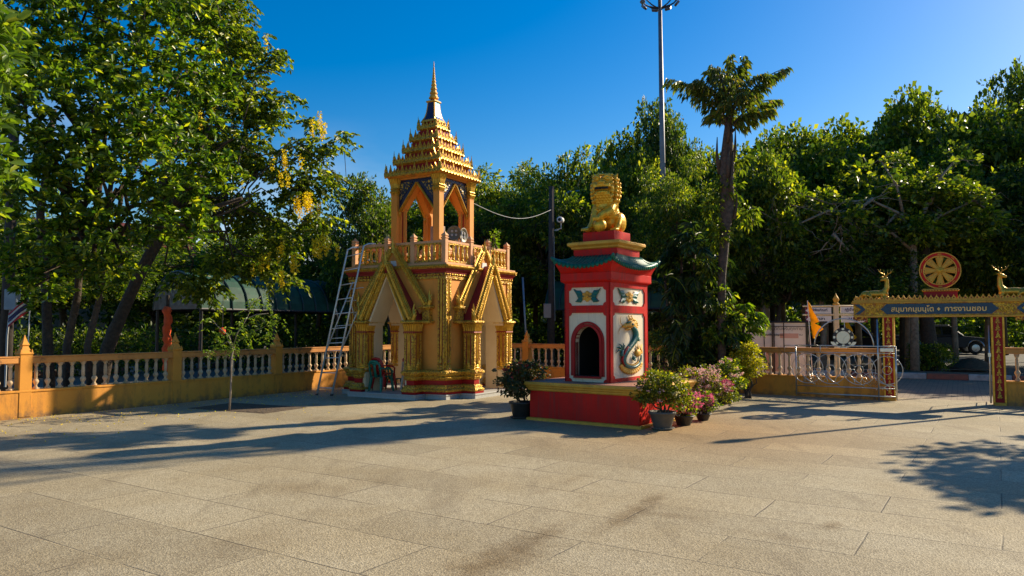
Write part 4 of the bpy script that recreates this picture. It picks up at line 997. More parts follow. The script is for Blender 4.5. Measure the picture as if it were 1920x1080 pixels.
    mb.ball(P3((.02, 1.635), .045), (.022, .015, .02), 7, 5, S)
    for (bx, bz, a0, rt) in ((-.17, 1.20, 120, .05), (.16, 1.36, 40, .03), (.06, 1.03, 20, .03)):   # claws
        for i in range(4):
            a = R(a0 - 55 + i * 38); L_ = .13 if rt == .05 else .075; t1 = MB()
            t1.tube([P3((bx, bz), .005), P3((bx + L_ * .6 * math.cos(a), bz + L_ * .6 * math.sin(a)), .015), P3((bx + L_ * math.cos(a + .35), bz + L_ * math.sin(a + .35)), 0)], [.018, .015, .002], 5); mb.add(t1.v, t1.f, S)
    mb.tube([P3((-.12, 1.09), .01), P3((-.19, 1.11), .01), P3((-.17, 1.2), .01)], [.03, .028, .022], 6, M4=S)
    return mb.build('dragon_relief', ['tealrelief', 'goldmat', 'redband'], sh, smooth=True)
dragon(side_mat(1) @ XS(1.75)); dragon(side_mat(3) @ XS(1.75))
# lintel, flared eaves
mb = MB(); mb.rect([(.024, z1 + .001), (.07, z1 + .03), (.075, z1 + .05), (.075, z1 + .17)], 0, 0, bw, bd_); mb.build('lintel', 'red', sh, bevel=.003)
RW, RD = .575, .87
def eave_ring(hx, hy, z, lift, n=10):
    pts = []
    for (x0, y0, x1, y1) in ((-hx, -hy, hx, -hy), (hx, -hy, hx, hy), (hx, hy, -hx, hy), (-hx, hy, -hx, -hy)):
        for i in range(n):
            t = i / n; u = abs(2 * t - 1); pts.append((x0 + (x1 - x0) * t, y0 + (y1 - y0) * t, z + lift * u ** 2.2))
    return pts
mb = MB(); mb.loops([eave_ring(bw + .07, bd_ + .07, z1 + .172, .0), eave_ring(RW - .06, RD - .06, z1 + .20, .05), eave_ring(RW - .015, RD - .015, z1 + .245, .10), eave_ring(RW - .01, RD - .01, z1 + .29, .115), eave_ring(.45, .45 , z1 + .36, 0)])
mb.build('eave_soffit', 'red', sh)
# roof: corrugated round tiles running down each slope
mb = MB()
def roof_slope(k, hx, hy):
    S = side_mat(k); n = int(2 * hx / .082)
    for i in range(n):
        for lane in (0, 1):
            u = (i + (.5 if lane == 0 else 1.0)) / n
            if lane == 1 and i == n - 1: continue
            x_e = -hx + 2 * hx * u; tt = abs(2 * u - 1); lift = .115 * tt ** 2.2
            x_t = x_e * (.43 / hx) if abs(x_e) > .43 else x_e
            ytop = -.43
            x_t = max(-.43, min(.43, x_e * .43 / hx)) if hx > .5 else x_e
            zt = z1 + .47; ze = z1 + .285 + lift
            pts = []
            for j in range(7):
                t = j / 6; sag = -.055 * math.sin(math.pi * t) * (1 if tt < .95 else .7)
                pts.append((x_t + (x_e - x_t) * t, ytop + (-hy - .0 - ytop) * t, zt + (ze - zt) * t + sag))
            r_ = .034 if lane == 0 else .024
            mb.tube(pts, r_, 7, M4=S)
            if lane == 0:
                t1 = MB(); e_ = pts[-1]; t1.prism([(-.036, .01), (.036, .01), (.030, -.035), (0, -.055), (-.030, -.035)], 'y', -.006, .006); mb.add(t1.v, t1.f, S @ Matrix.Translation((e_[0], e_[1] - .005, e_[2])))
roof_slope(0, RW, RD); roof_slope(2, RW, RD); roof_slope(1, RD, RW); roof_slope(3, RD, RW)
# closing sheet under the tiles
mb.loops([eave_ring(RW - .005, RD - .005, z1 + .292, .115), eave_ring(.50, .62, z1 + .34, .01), eave_ring(.43, .43, z1 + .46, 0)], cap=False)
for sx_, sy_ in sgn4():   # hip ridges
    pts = []
    for j in range(7):
        t = j / 6; pts.append((sx_ * (.42 + (RW + .0 - .42) * t), sy_ * (.42 + (RD - .42) * t), z1 + .48 + (-.07) * t - .05 * math.sin(math.pi * t)))
    pts.append((sx_ * (RW + .03), sy_ * (RD + .03), z1 + .455))
    mb.tube(pts, [.036] * 7 + [.02], 7)
mb.build('tiled_roof', 'teal', sh, smooth=True)
MB().rect([(0, z1 + .40), (0, 2.945)], 0, 0, .43, .43).build('upper_box', 'red', sh, bevel=.004)
MB().rect([(.0, 2.946), (.03, 2.96), (.035, 2.985), (.07, 3.01), (.085, 3.02), (.085, 3.06), (.075, 3.065), (.075, 3.075)], 0, 0, .43, .43).build('upper_cornice', 'goldmat', sh, bevel=.003)
MB().rect([(0, 3.076), (0, 3.262)], -.0, 0, .31, .31).build('statue_block', 'red', sh, bevel=.006)

# ================================================================== LION (one continuous body through a voxel remesh)
def fuse(name, mb, m, parent, vox=.012, smooth=3, disp=None):
    o = mb.build(name, m, parent)
    r = o.modifiers.new('fuse', 'REMESH'); r.mode = 'VOXEL'; r.voxel_size = vox; r.use_smooth_shade = True
    s_ = o.modifiers.new('smooth', 'SMOOTH'); s_.iterations = smooth; s_.factor = .5
    return o
lz = 3.262
LR = thing('lion_statue', 'gold guardian lion seated on the red block on top of the furnace, paw on a ball', 'lion statue', SO + Vector((0, 0, lz)), STH)
LR['label'] = 'gold guardian lion with one paw on a ball, seated on top of the red furnace'
mb = MB()
# local: faces -y ; +x is to the right of the picture
B = lambda c, r, n=12, v=9: mb.ball(c, r, n, v)
B((0, .16, .20), (.20, .20, .20)); B((.0, .10, .36), (.185, .19, .2)); B((0, .0, .50), (.225, .18, .18)); B((0, -.07, .45), (.20, .14, .17))     # trunk and chest
mb.tube([(-.13, -.08, .46), (-.15, -.14, .30), (-.17, -.20, .16), (-.20, -.27, .06)], [.10, .085, .068, .06], 10)       # planted foreleg
mb.ball((-.21, -.31, .045), (.075, .095, .045), 10, 7)
mb.tube([(.12, -.06, .46), (.15, -.17, .37), (.11, -.27, .31), (.03, -.31, .25)], [.10, .09, .075, .06], 10)           # foreleg on the ball
mb.ball((.01, -.33, .235), (.075, .07, .05), 10, 7)
for s_ in (1, -1):
    B((.17 * s_, .18, .19), (.10, .17, .19)); mb.tube([(.21 * s_, .08, .22), (.235 * s_, -.02, .12), (.235 * s_, -.08, .04)], [.075, .055, .045], 9)
    mb.ball((.235 * s_, -.12, .035), (.06, .10, .036), 9, 6)
for i in range(4):   # toes
    mb.tube([(-.265 + i * .036, -.36, .06), (-.27 + i * .038, -.41, .045), (-.272 + i * .04, -.425, .012)], [.022, .021, .012], 7)
    mb.tube([(-.045 + i * .036, -.37, .27), (-.045 + i * .036, -.405, .23), (-.04 + i * .034, -.405, .175)], [.021, .020, .010], 7)
    for s_ in (1, -1): mb.tube([(s_ * (.19 + i * .03), -.19, .045), (s_ * (.19 + i * .03), -.225, .014)], [.018, .010], 6)
# head turned a little towards +x... built in its own frame
HM = Matrix.Translation((.01, -.05, .785)) @ Matrix.Rotation(R(12), 4, 'Z') @ Matrix.Diagonal((1.17, 1.1, 1.06, 1))
mb.ball((0, .02, -.02), (.205, .19, .25), 14, 10, HM)                       # mane mass
mb.ball((0, -.10, .05), (.15, .12, .14), 12, 9, HM)
mb.box(-.125, .125, -.25, -.08, -.01, .05, HM); mb.ball((0, -.18, .03), (.135, .09, .055), 12, 8, HM)   # upper muzzle
mb.ball((0, -.245, .075), (.055, .04, .035), 9, 7, HM)                      # nose
mb.ball((-.03, -.265, .068), (.022, .022, .02), 7, 5, HM); mb.ball((.03, -.265, .068), (.022, .022, .02), 7, 5, HM)
mb.ball((0, -.165, -.085), (.115, .085, .04), 12, 8, HM)                    # lower jaw
for s_ in (1, -1):
    mb.ball((.075 * s_, -.185, .135), (.045, .035, .035), 9, 7, HM)         # eyes
    mb.tube([(.02 * s_, -.215, .145), (.07 * s_, -.215, .185), (.14 * s_, -.15, .165)], [.018, .024, .018], 7, M4=HM)      # brows
    mb.tube([(.13 * s_, -.17, .02), (.145 * s_, -.15, -.03), (.12 * s_, -.17, -.08)], [.024, .026, .024], 7, M4=HM)        # mouth corners
    t1 = MB(); t1.cone((.15 * s_, -.02, .17), (.215 * s_, -.05, .25), .055, 6); mb.add(t1.v, t1.f, HM)    # ears
rg = np.random.default_rng(3)
def curl_ring(c, r, z, n, a0, a1, cr_):
    for i in range(n):
        a = R(a0 + (a1 - a0) * i / (n - 1)); mb.ball((c[0] + r * math.cos(a), c[1] + r * .92 * math.sin(a), z), (cr_, cr_, cr_ * 1.05), 7, 5, HM)
for z, r, n in ((.20, .13, 9), (.14, .185, 11), (.07, .21, 12), (.0, .215, 12), (-.07, .215, 13), (-.14, .21, 13), (-.21, .19, 12), (-.27, .15, 10)):
    curl_ring((0, .01), r, z, n, -50, 230, .034)
for i in range(5):   # beard curls under the jaw
    for j in range(5):
        mb.ball(((j - 2) * .05 + (i % 2) * .02, -.20 + i * .022, -.12 - i * .04), (.03, .026, .03), 7, 5, HM)
for i in range(7): mb.ball(((i - 3) * .042, -.09 - .07 * math.cos((i - 3) * .45), .215), (.027, .027, .027), 7, 5, HM)
for i in range(17):  # collar
    a = R(180 + i * 180 / 16); mb.ball((.0 + .185 * math.cos(a), -.03 + .185 * math.sin(a), .47 - .05 * math.sin(math.pi * i / 16)), (.018, .018, .018), 6, 5)
mb.ball((0, -.235, .385), (.03, .03, .032), 8, 6)
mb.tube([(0, .34, .12), (.02, .40, .28), (.0, .36, .45)], [.05, .06, .03], 8)     # tail
fuse('body', mb, 'gold_lion', LR, .0085, 1)
mb = MB(); mb.ball((.02, -.285, .105), (.118, .118, .118), 20, 14); mb.build('ball', 'gold_lion', LR, smooth=True)
mb = MB(); mb.box(-.10, -.005, -.262, -.20, -.035, -.008, HM); mb.box(.005, .10, -.262, -.20, -.035, -.008, HM); mb.build('mouth_dark', 'black', LR)  # solid black bars stand in for the shade between the jaws

# ================================================================== GATE
gate = thing('gateway', 'gold carved gateway with blue Thai name panel above two red and gold posts', 'gateway', GC, GA)
PW = .115
for s_ in (-1, 1):
    mb = MB(); x = -.94 if s_ < 0 else 1.05
    mb.mi = 0; mb.box(x - PW, x + PW, -.115, .115, 0, 1.80)
    mb.mi = 1
    for y_ in (-1, 1):
        ya, yb = (-.128, -.1151) if y_ < 0 else (.1151, .128)
        mb.box(x - PW, x - PW + .035, ya, yb, .06, 1.79); mb.box(x + PW - .035, x + PW, ya, yb, .06, 1.79)
        mb.mi = 3; mb.box(x - PW + .036, x + PW - .036, ya if y_ > 0 else -.119, yb if y_ < 0 else .119, .06, 1.79); mb.mi = 2
        for i in range(11):      # stacked carved flames
            z = .16 + i * .152
            for w_, dz, hh in ((.05, 0, .07), (.036, .045, .06), (.022, .09, .05)):
                t1 = MB(); t1.prism([(x - w_, z + dz), (x - w_ * .3, z + dz - .02), (x, z + dz + hh * .2), (x + w_ * .3, z + dz - .02), (x + w_, z + dz), (x + w_ * .55, z + dz + hh * .35), (x, z + dz + hh)], 'y', ya + (.0 if y_ < 0 else .0), yb); mb.add(t1.v, t1.f)
        mb.mi = 1
    mb.mi = 4; mb.box(x - PW + .02, x + PW - .02, -.13, .13, 0.0, .055)
    mb.build('gate_post', ['goldmat', 'gold', 'carved_gate', 'redband', 'goldmat'], gate, bevel=.003)
LX0, LX1 = -1.64, 1.72
mb = MB(); mb.mi = 0
mb.box(LX0 + .02, LX1 - .02, -.14, .14, 1.842, 2.10); mb.mi = 1
mb.box(LX0 + .02, LX1 - .02, -.16, .16, 1.80, 1.84); mb.box(LX0 - .02, LX1 + .02, -.185, .185, 2.101, 2.13); mb.box(LX0 + .0, LX1 + .0, -.165, .165, 2.131, 2.165)
mb.build('lintel', ['carved_gate', 'goldmat'], gate, bevel=.004)
mb = MB(); mb.mi = 0
for y0_, y1_ in ((-.152, -.1405), (.1405, .152)):
    mb.prism([(-1.10, 1.97), (-1.04, 1.94), (-.96, 1.86), (.96, 1.86), (1.04, 1.94), (1.10, 1.97), (1.04, 2.0), (.96, 2.085), (-.96, 2.085), (-1.04, 2.0)], 'y', y0_, y1_)
    for s_ in (1, -1): mb.prism([(s_ * 1.60, 2.085), (s_ * 1.50, 2.085), (s_ * 1.37, 1.97), (s_ * 1.50, 1.86), (s_ * 1.60, 1.86), (s_ * 1.46, 1.97)], 'y', y0_, y1_)
mb.build('name_panel', 'bluepanel', gate)
mb = MB()
for s_ in (1, -1):
    mb.tube([(s_ * 1.605, -.155, 2.07), (s_ * 1.47, -.155, 1.97), (s_ * 1.605, -.155, 1.87)], .010, 5)
    for cx in (1.23,):
        mb.tube([(s_ * cx + .045 * math.cos(a), -.15, 1.97 + .045 * math.sin(a)) for a in [i * math.pi / 6 for i in range(13)]], .010, 5)
        mb.ball((s_ * cx, -.148, 1.97), (.02, .015, .02), 6, 4)
        for rr_, a0 in ((.10, 0), (.10, 180)):
            for yy in (-.055, .055): mb.tube([(s_ * cx + (.05 + .1 * t) * (1 if a0 == 0 else -1), -.148, 1.97 + yy * math.sin(math.pi * t) * 1.3) for t in [i / 6 for i in range(7)]], .009, 5)
        mb.tube([(s_ * cx, -.148, 1.97 + s2) for s2 in (-.10, -.05)], .010, 5); mb.tube([(s_ * cx, -.148, 1.97 + s2) for s2 in (.05, .10)], .010, 5)
mb.build('scroll_relief', 'gold', gate)
MT = Matrix.Translation((-.47, -.153, 1.965)) @ UP
text('สมฺมากมฺมนฺโต', .15, 'lettergold', gate, MT, width=.80, bold=.0022, extrude=.006)
MT = Matrix.Translation((.50, -.153, 1.965)) @ UP
text('การงานชอบ', .15, 'lettergold', gate, MT, width=.74, bold=.0022, extrude=.006)
mb = MB(); mb.prism([(.0, 2.005), (.03, 1.965), (0, 1.925), (-.03, 1.965)], 'y', -.158, -.1525); mb.build('lettering', 'lettergold', gate, loc=(.02, 0, 0))
for s_ in (1, -1):   # hanging valance ends
    mb = MB(); x = s_ * 1.50
    mb.box(x - .14, x + .14, -.10, .10, 1.76, 1.80)
    for i in range(6): mb.prism([(x - .14 + i * .047, 1.76), (x - .14 + (i + 1) * .047, 1.76), (x - .14 + (i + .5) * .047, 1.715)], 'y', -.1, .1)
    mb.build('lintel_pendant', 'carved', gate)
mb = MB()
nn_ = 32
for y_ in (-.14, .14):
    for i in range(nn_):
        x = LX0 + .02 + (i + .5) * (LX1 - LX0 - .04) / nn_; w_ = .040
        mb.mi = 0; mb.prism([(x - w_, 2.166), (x + w_, 2.166), (x + w_ * 1.15, 2.2), (x + w_ * .4, 2.235), (x, 2.275), (x - w_ * .4, 2.235), (x - w_ * 1.15, 2.2)], 'y', y_ - .012, y_ + .012)
        mb.mi = 1; mb.ball((x, y_ - .013, 2.2), (.014, .008, .018), 6, 4)
        if i: mb.mi = 0; mb.cone((x - (LX1 - LX0 - .04) / nn_ / 2, y_, 2.166), (x - (LX1 - LX0 - .04) / nn_ / 2, y_, 2.20), .015)
mb.build('crest', ['goldmat', 'brick_red'], gate)
# dharma wheel on its stand
wx = .06
wheel = thing('dharma_wheel', 'red rimmed gold dharma wheel on a red stand on the gateway lintel', 'wheel emblem', GC + GX * wx + Vector((0, 0, 2.166)), GA)
mb = MB(); mb.mi = 0; mb.box(-.31, .31, -.09, .09, 0, .17); mb.mi = 1; mb.rect([(0, .171), (.03, .18), (.035, .205), (.01, .22), (.01, .23)], 0, 0, .31, .09)
for i in range(13): mb.mi = 2; mb.ball((-.31 + i * .62 / 12, -.125, .193), (.014, .01, .012), 6, 4)
mb.build('stand', ['redband', 'goldmat', 'brick_red'], wheel, bevel=.003)
wz = .235 + .385
def ring(mb, r0, r1, y0_, y1_, z, n=48):
    rs = []
    for r, y in ((r0, y0_), (r1, y0_), (r1, y1_), (r0, y1_)): rs.append([(r * math.cos(2 * math.pi * i / n), y, z + r * math.sin(2 * math.pi * i / n)) for i in range(n)])
    rs.append(rs[0]); mb.loops(rs, cap=False)
mb = MB(); mb.mi = 0; ring(mb, .315, .37, -.025, .025, wz); mb.mi = 1; ring(mb, .3705, .39, -.035, .035, wz); ring(mb, .295, .3145, -.035, .035, wz)
for a in range(8):
    for j in range(-3, 4):
        t = a * math.pi / 4 + j * .028
        if a % 2 == 0: mb.ball((.343 * math.cos(t), -.028, wz + .343 * math.sin(t)), (.008, .006, .012), 5, 4)
        else: mb.ball((.343 * math.cos(t), -.028, wz + .343 * math.sin(t)), (.007, .006, .010), 5, 4)
mb.build('rim', ['red', 'goldmat'], wheel)
for a in range(8):
    mb = MB(); S = Matrix.Translation((0, 0, wz)) @ Matrix.Rotation(a * math.pi / 4, 4, 'Y')
    for s_ in (1, -1): mb.loops([[(0, -.012, .055), (.0, .012, .055), (s_ * .018, .012, .055), (s_ * .018, -.012, .055)], [(0, -.022, .27), (0, .02, .27), (s_ * .045, .02, .285), (s_ * .045, -.012, .285)], [(s_ * .01, -.018, .29), (s_ * .01, .018, .29), (s_ * .035, .018, .298), (s_ * .035, -.01, .298)]], M4=S)
    for s_ in (1, -1): mb.tube([(s_ * .022, -.014, .06), (s_ * .072, -.014, .285)], .007, 4, M4=S)
    for s_ in (1, -1): mb.loops([[(s_ * .018, -.008, .055), (s_ * .018, .008, .055), (s_ * .022, .008, .055), (s_ * .022, -.008, .055)], [(s_ * .045, -.008, .28), (s_ * .045, .008, .28), (s_ * .07, .008, .27), (s_ * .07, -.008, .27)]], M4=S)
    mb.build('spoke', 'goldmat', wheel)
mb = MB(); mb.lathe([(.0, -.04), (.03, -.05), (.065, -.03), (.065, .03), (.0, .05)], 16, M4=Matrix.Translation((0, 0, wz)) @ Matrix.Rotation(R(90), 4, 'X'))
for i in range(12): mb.ball((.05 * math.cos(i * math.pi / 6), -.035, wz + .05 * math.sin(i * math.pi / 6)), (.012, .01, .012), 6, 4)
mb.build('hub', 'gold', wheel)
# deer
def deer(x, face, label):
    x *= .98
    r_ = thing('deer_statue', label, 'deer statue', GC + GX * x + Vector((0, 0, 2.166)), GA)
    mb = MB(); f = face
    mb.ball((0, 0, .14), (.24, .085, .085), 14, 9); mb.ball((-.17 * f, 0, .13), (.12, .09, .09), 12, 8); mb.ball((.17 * f, 0, .14), (.10, .085, .10), 12, 8)
    mb.tube([(.18 * f, 0, .16), (.235 * f, 0, .27), (.24 * f, 0, .40), (.235 * f, -.005, .46)], [.075, .056, .045, .045], 10)
    mb.ball((.21 * f, -.02, .475), (.055, .04, .045), 10, 7); mb.tube([(.20 * f, -.02, .47), (.12 * f, -.06, .44)], [.04, .022], 8)   # head looks back over the shoulder
    mb.tube([(.18 * f, .05, .09), (.26 * f, .05, .06), (.36 * f, .045, .03)], [.04, .03, .02], 8); mb.tube([(.18 * f, -.05, .08), (.27 * f, -.07, .03), (.18 * f, -.08, .02)], [.04, .025, .02], 8)
    mb.tube([(-.15 * f, -.08, .12), (-.05 * f, -.11, .06), (-.18 * f, -.11, .02), (-.05 * f, -.11, .018)], [.05, .035, .02, .018], 8)
    mb.tube([(-.27 * f, 0, .13), (-.33 * f, 0, .06), (-.37 * f, 0, .08), (-.40 * f, 0, .12)], [.03, .022, .018, .006], 7)
    mb.box(-.30, .34, -.09, .09, 0, .035)
    for s_ in (1, -1):
        t1 = MB(); t1.tube([(.20 * f, s_ * .03, .49), (.20 * f - .05, s_ * .05, .52), (.20 * f - .10, s_ * .03, .50)], [.014, .024, .004], 6); mb.add(t1.v, t1.f)
    fuse('body', mb, 'gold', r_, .011, 2)
    mb = MB()
    for s_ in (1, -1):
        mb.tube([(.22 * f, s_ * .015, .51), (.225 * f + s_ * .03, s_ * .03, .57), (.22 * f + s_ * .10, s_ * .05, .61), (.22 * f + s_ * .15, s_ * .05, .69)], [.013, .011, .010, .004], 6)
        mb.tube([(.225 * f + s_ * .04, s_ * .03, .575), (.225 * f + s_ * .03, s_ * .03, .65)], [.009, .003], 5)
        mb.tube([(.22 * f + s_ * .10, s_ * .05, .61), (.22 * f + s_ * .09, s_ * .06, .67)], [.008, .003], 5)
    mb.build('antlers', 'gold', r_, smooth=True)
    return r_
deer(-1.22, 1, 'gold deer lying on the left end of the gateway lintel, left of the wheel')
deer(1.38, -1, 'gold deer lying on the right end of the gateway lintel, right of the wheel')

# ================================================================== STREET FURNITURE AND LOOSE THINGS
def TL(s, t, z=0):      # point in the tower's frame
    p = TO + VX * s + UX * t; return Vector((p.x, p.y, z))
# steel gate leaf, folded back against the wall
lf = thing('gate_leaf', 'stainless steel gate leaf with round emblem, slid open in front of the wall', 'gate leaf', GC + GX * -.80 + GY * -.30, GA + R(180))
# local x runs towards the left of the picture (away from the post), y away from camera is -y
LW_ = 2.02; H0 = 1.17
mb = MB(); t_ = .017
def rod(pts, r=.014, n=6): mb.tube(pts, r, n)
for z in (.10, .27, 1.02, 1.17): rod([(0, 0, z), (LW_, 0, z)], t_ if z in (.10, 1.17) else .012)
rod([(0, 0, .04), (0, 0, 1.17)], .02); rod([(LW_, 0, .06), (LW_, 0, 1.17)], .016); rod([(.34, 0, .02), (.34, 0, 1.75)], .018)
rod([(1.5, 0, 1.02), (1.5, 0, 1.17)], .012); rod([(LW_, 0, 1.17), (LW_ + .24, 0, 1.17), (LW_ + .24, 0, 1.0), (LW_, 0, 1.0)], .012)
mb.build('gate_frame', 'steel', lf, smooth=True)
mb = MB(); cx = 1.02
def arc(cx, cz, r, a0, a1, rr=.009, n=24): mb.tube([(cx + r * math.cos(R(a0 + (a1 - a0) * i / n)), 0, cz + r * math.sin(R(a0 + (a1 - a0) * i / n))) for i in range(n + 1)], rr, 6)
arc(cx, 1.17, .60, 0, 180, .016); arc(cx - .12, 1.17, .30, 20, 100, .008); arc(cx + .12, 1.17, .30, 80, 160, .008)
for c in (.17, .72, 1.30, 1.78): arc(c, .66, .33 if c != .17 else .30, 0, 360, .009, 36); arc(c, .66, .09, 0, 360, .007, 16)
for c in (.72, 1.78):
    for i in range(10): a = R(i * 36); mb.tube([(c + .09 * math.cos(a), 0, .66 + .09 * math.sin(a)), (c + .33 * math.cos(a), 0, .66 + .33 * math.sin(a))], .006, 5)
arc(1.01, .36, .20, 0, 180); arc(1.6, .36, .24, 0, 180); arc(.45, .36, .24, 0, 180)
for c in (1.6, .45):
    for i in range(1, 8): a = R(i * 22.5); mb.tube([(c + .05 * math.cos(a), 0, .29 + .05 * math.sin(a)), (c + .22 * math.cos(a), 0, .36 + .22 * math.sin(a))], .005, 4)
for i in range(4): mb.tube([(1.9 - i * .5, -.004, .52), (1.78 - i * .5, -.02, .40), (1.62 - i * .5, -.03, .30)], .014, 6)
arc(.12, .18, .16, 20, 160, .008); arc(.28, .18, .12, 20, 160, .007)
mb.build('scrollwork', 'steel', lf, smooth=True)
mb = MB(); S = Matrix.Translation((cx, 0, 1.36)) @ Matrix.Rotation(R(90), 4, 'X')
mb.mi = 0; mb.lathe([(.0, -.012), (.135, -.012), (.135, .012), (.0, .012)], 24, M4=S)
mb.mi = 1
rs = []
for r, y in ((.142, -.014), (.215, -.014), (.215, .014), (.142, .014)): rs.append([(cx + r * math.cos(2 * math.pi * i / 32), y, 1.36 + r * math.sin(2 * math.pi * i / 32)) for i in range(32)])
rs.append(rs[0]); mb.loops(rs, cap=False); mb.mi = 2
for i in range(8):
    a = R(i * 45); c, s_ = math.cos(a), math.sin(a); px_, pz_ = cx + .18 * c, 1.36 + .18 * s_
    for yy in (-.022, .022): mb.box(-.022, .022, yy - .006, yy + .006, -.025, .025, Matrix.Translation((px_, 0, pz_)) @ Matrix.Rotation(-a, 4, 'Y'))
mb.tube([(cx - .09, .016, 1.42), (cx - .02, .018, 1.36), (cx + .01, .016, 1.26)], .009, 5)
mb.mi = 3; mb.loops([[(cx + .26 * math.cos(R(180 + i * 18)), -.01, 1.26 + .13 * math.sin(R(180 + i * 18))) for i in range(11)], [(cx + .26 * math.cos(R(180 + i * 18)), .01, 1.26 + .13 * math.sin(R(180 + i * 18))) for i in range(11)]])
M['emblem'] = mat('polished pale disc', (.78, .74, .60), (.7, .65, .5), 5, .25, .3)
mb.build('emblem', ['emblem', 'dark_steel', 'emblem', 'steel'], lf)
MB().box(.03, .30, -.03, .03, 1.05, 1.14).build('lock_bar', 'steel', lf, bevel=.01)
# edge of the second leaf folded behind the right post
l2 = thing('gate_leaf', 'edge of the second steel gate leaf beside the right gate post', 'gate leaf', GC + GX * .895 + GY * -.10, GA + R(88))
mb = MB(); mb.tube([(0, 0, .04), (0, 0, 1.62)], .016, 7); mb.tube([(0, 0, .10), (.9, 0, .10), (.9, 0, 1.17), (0, 0, 1.17)], .012, 6); mb.tube([(0, 0, .3), (.9, 0, .3)], .01, 6); mb.build('gate_frame', 'steel', l2, smooth=True)
mb = MB(); mb.box(-.02, .02, -.025, .025, .98, 1.06); mb.build('hinge', 'steel', l2)

# ladder: two sections, leaning on the balcony
A1 = ground_at(594, 741); A2 = ground_at(622, 742)
T1 = ray_at(652, 468, 17.75); T2 = ray_at(682, 461, 17.62)
ld = thing('ladder', 'tall aluminium extension ladder leaning against the tower balcony', 'ladder', A1, 0)
def rel(p): return Vector(p) - A1
def ladder_section(name, a0, b0, a1, b1, n, off, hook=True):
    mb = MB(); off = Vector(off)
    for p, q in ((a0, a1), (b0, b1)):
        mb = MB()
        pts = [rel(p) + off, rel(q) + off]
        if hook: pts += [rel(q) + off + Vector((.10, .05, .05)), rel(q) + off + Vector((.26, .12, .06))]
        mb.tube(pts, .023, 7); mb.build('stile', 'alu', ld, smooth=True)
    for i in range(n):
        t = (i + .5) / n; MBr = MB(); MBr.tube([rel(a0.lerp(a1, t)) + off, rel(b0.lerp(b1, t)) + off], .013, 6); MBr.build('rung', 'alu', ld, smooth=True)
ladder_section('outer', A1, A2, T1, T2, 10, (0, 0, 0))
d1 = (T1 - A1); B1 = A1 + d1 * .26 + Vector((-.04, .07, 0)); B2 = A2 + (T2 - A2) * .26 + Vector((-.04, .07, 0))
C1 = B1 + (ray_at(672, 503, 17.9) - B1); C2 = ray_at(706, 498, 17.75)
mb = MB()
for p, q in ((B1, C1), (B2, C2)): mb.tube([rel(p), rel(q)], .017, 7)
mb.tube([rel(C1), rel(C1) + Vector((.03, .0, .09)), rel(C1).lerp(rel(C2), .5) + Vector((0, 0, .16)), rel(C2) + Vector((-.02, 0, .1)), rel(C2)], .015, 7)
for p, q in ((A1 + d1 * .22, B1), (A2 + (T2 - A2) * .22, B2), (A1 + d1 * .60, B1.lerp(C1, .42)), (A2 + (T2 - A2) * .60, B2.lerp(C2, .42))): mb.tube([rel(p), rel(q)], .012, 6)
mb.build('rear_section', 'alu', ld, smooth=True)
for i in range(7):
    t = .06 + i * .14; MBr = MB(); MBr.tube([rel(B1.lerp(C1, t)), rel(B2.lerp(C2, t))], .012, 6); MBr.build('rung', 'alu', ld, smooth=True)
for p in (A1, A2): MB().box(-.03, .03, -.03, .03, -.0, .04, Matrix.Translation(rel(p))).build('rubber_foot', 'dark_steel', ld)

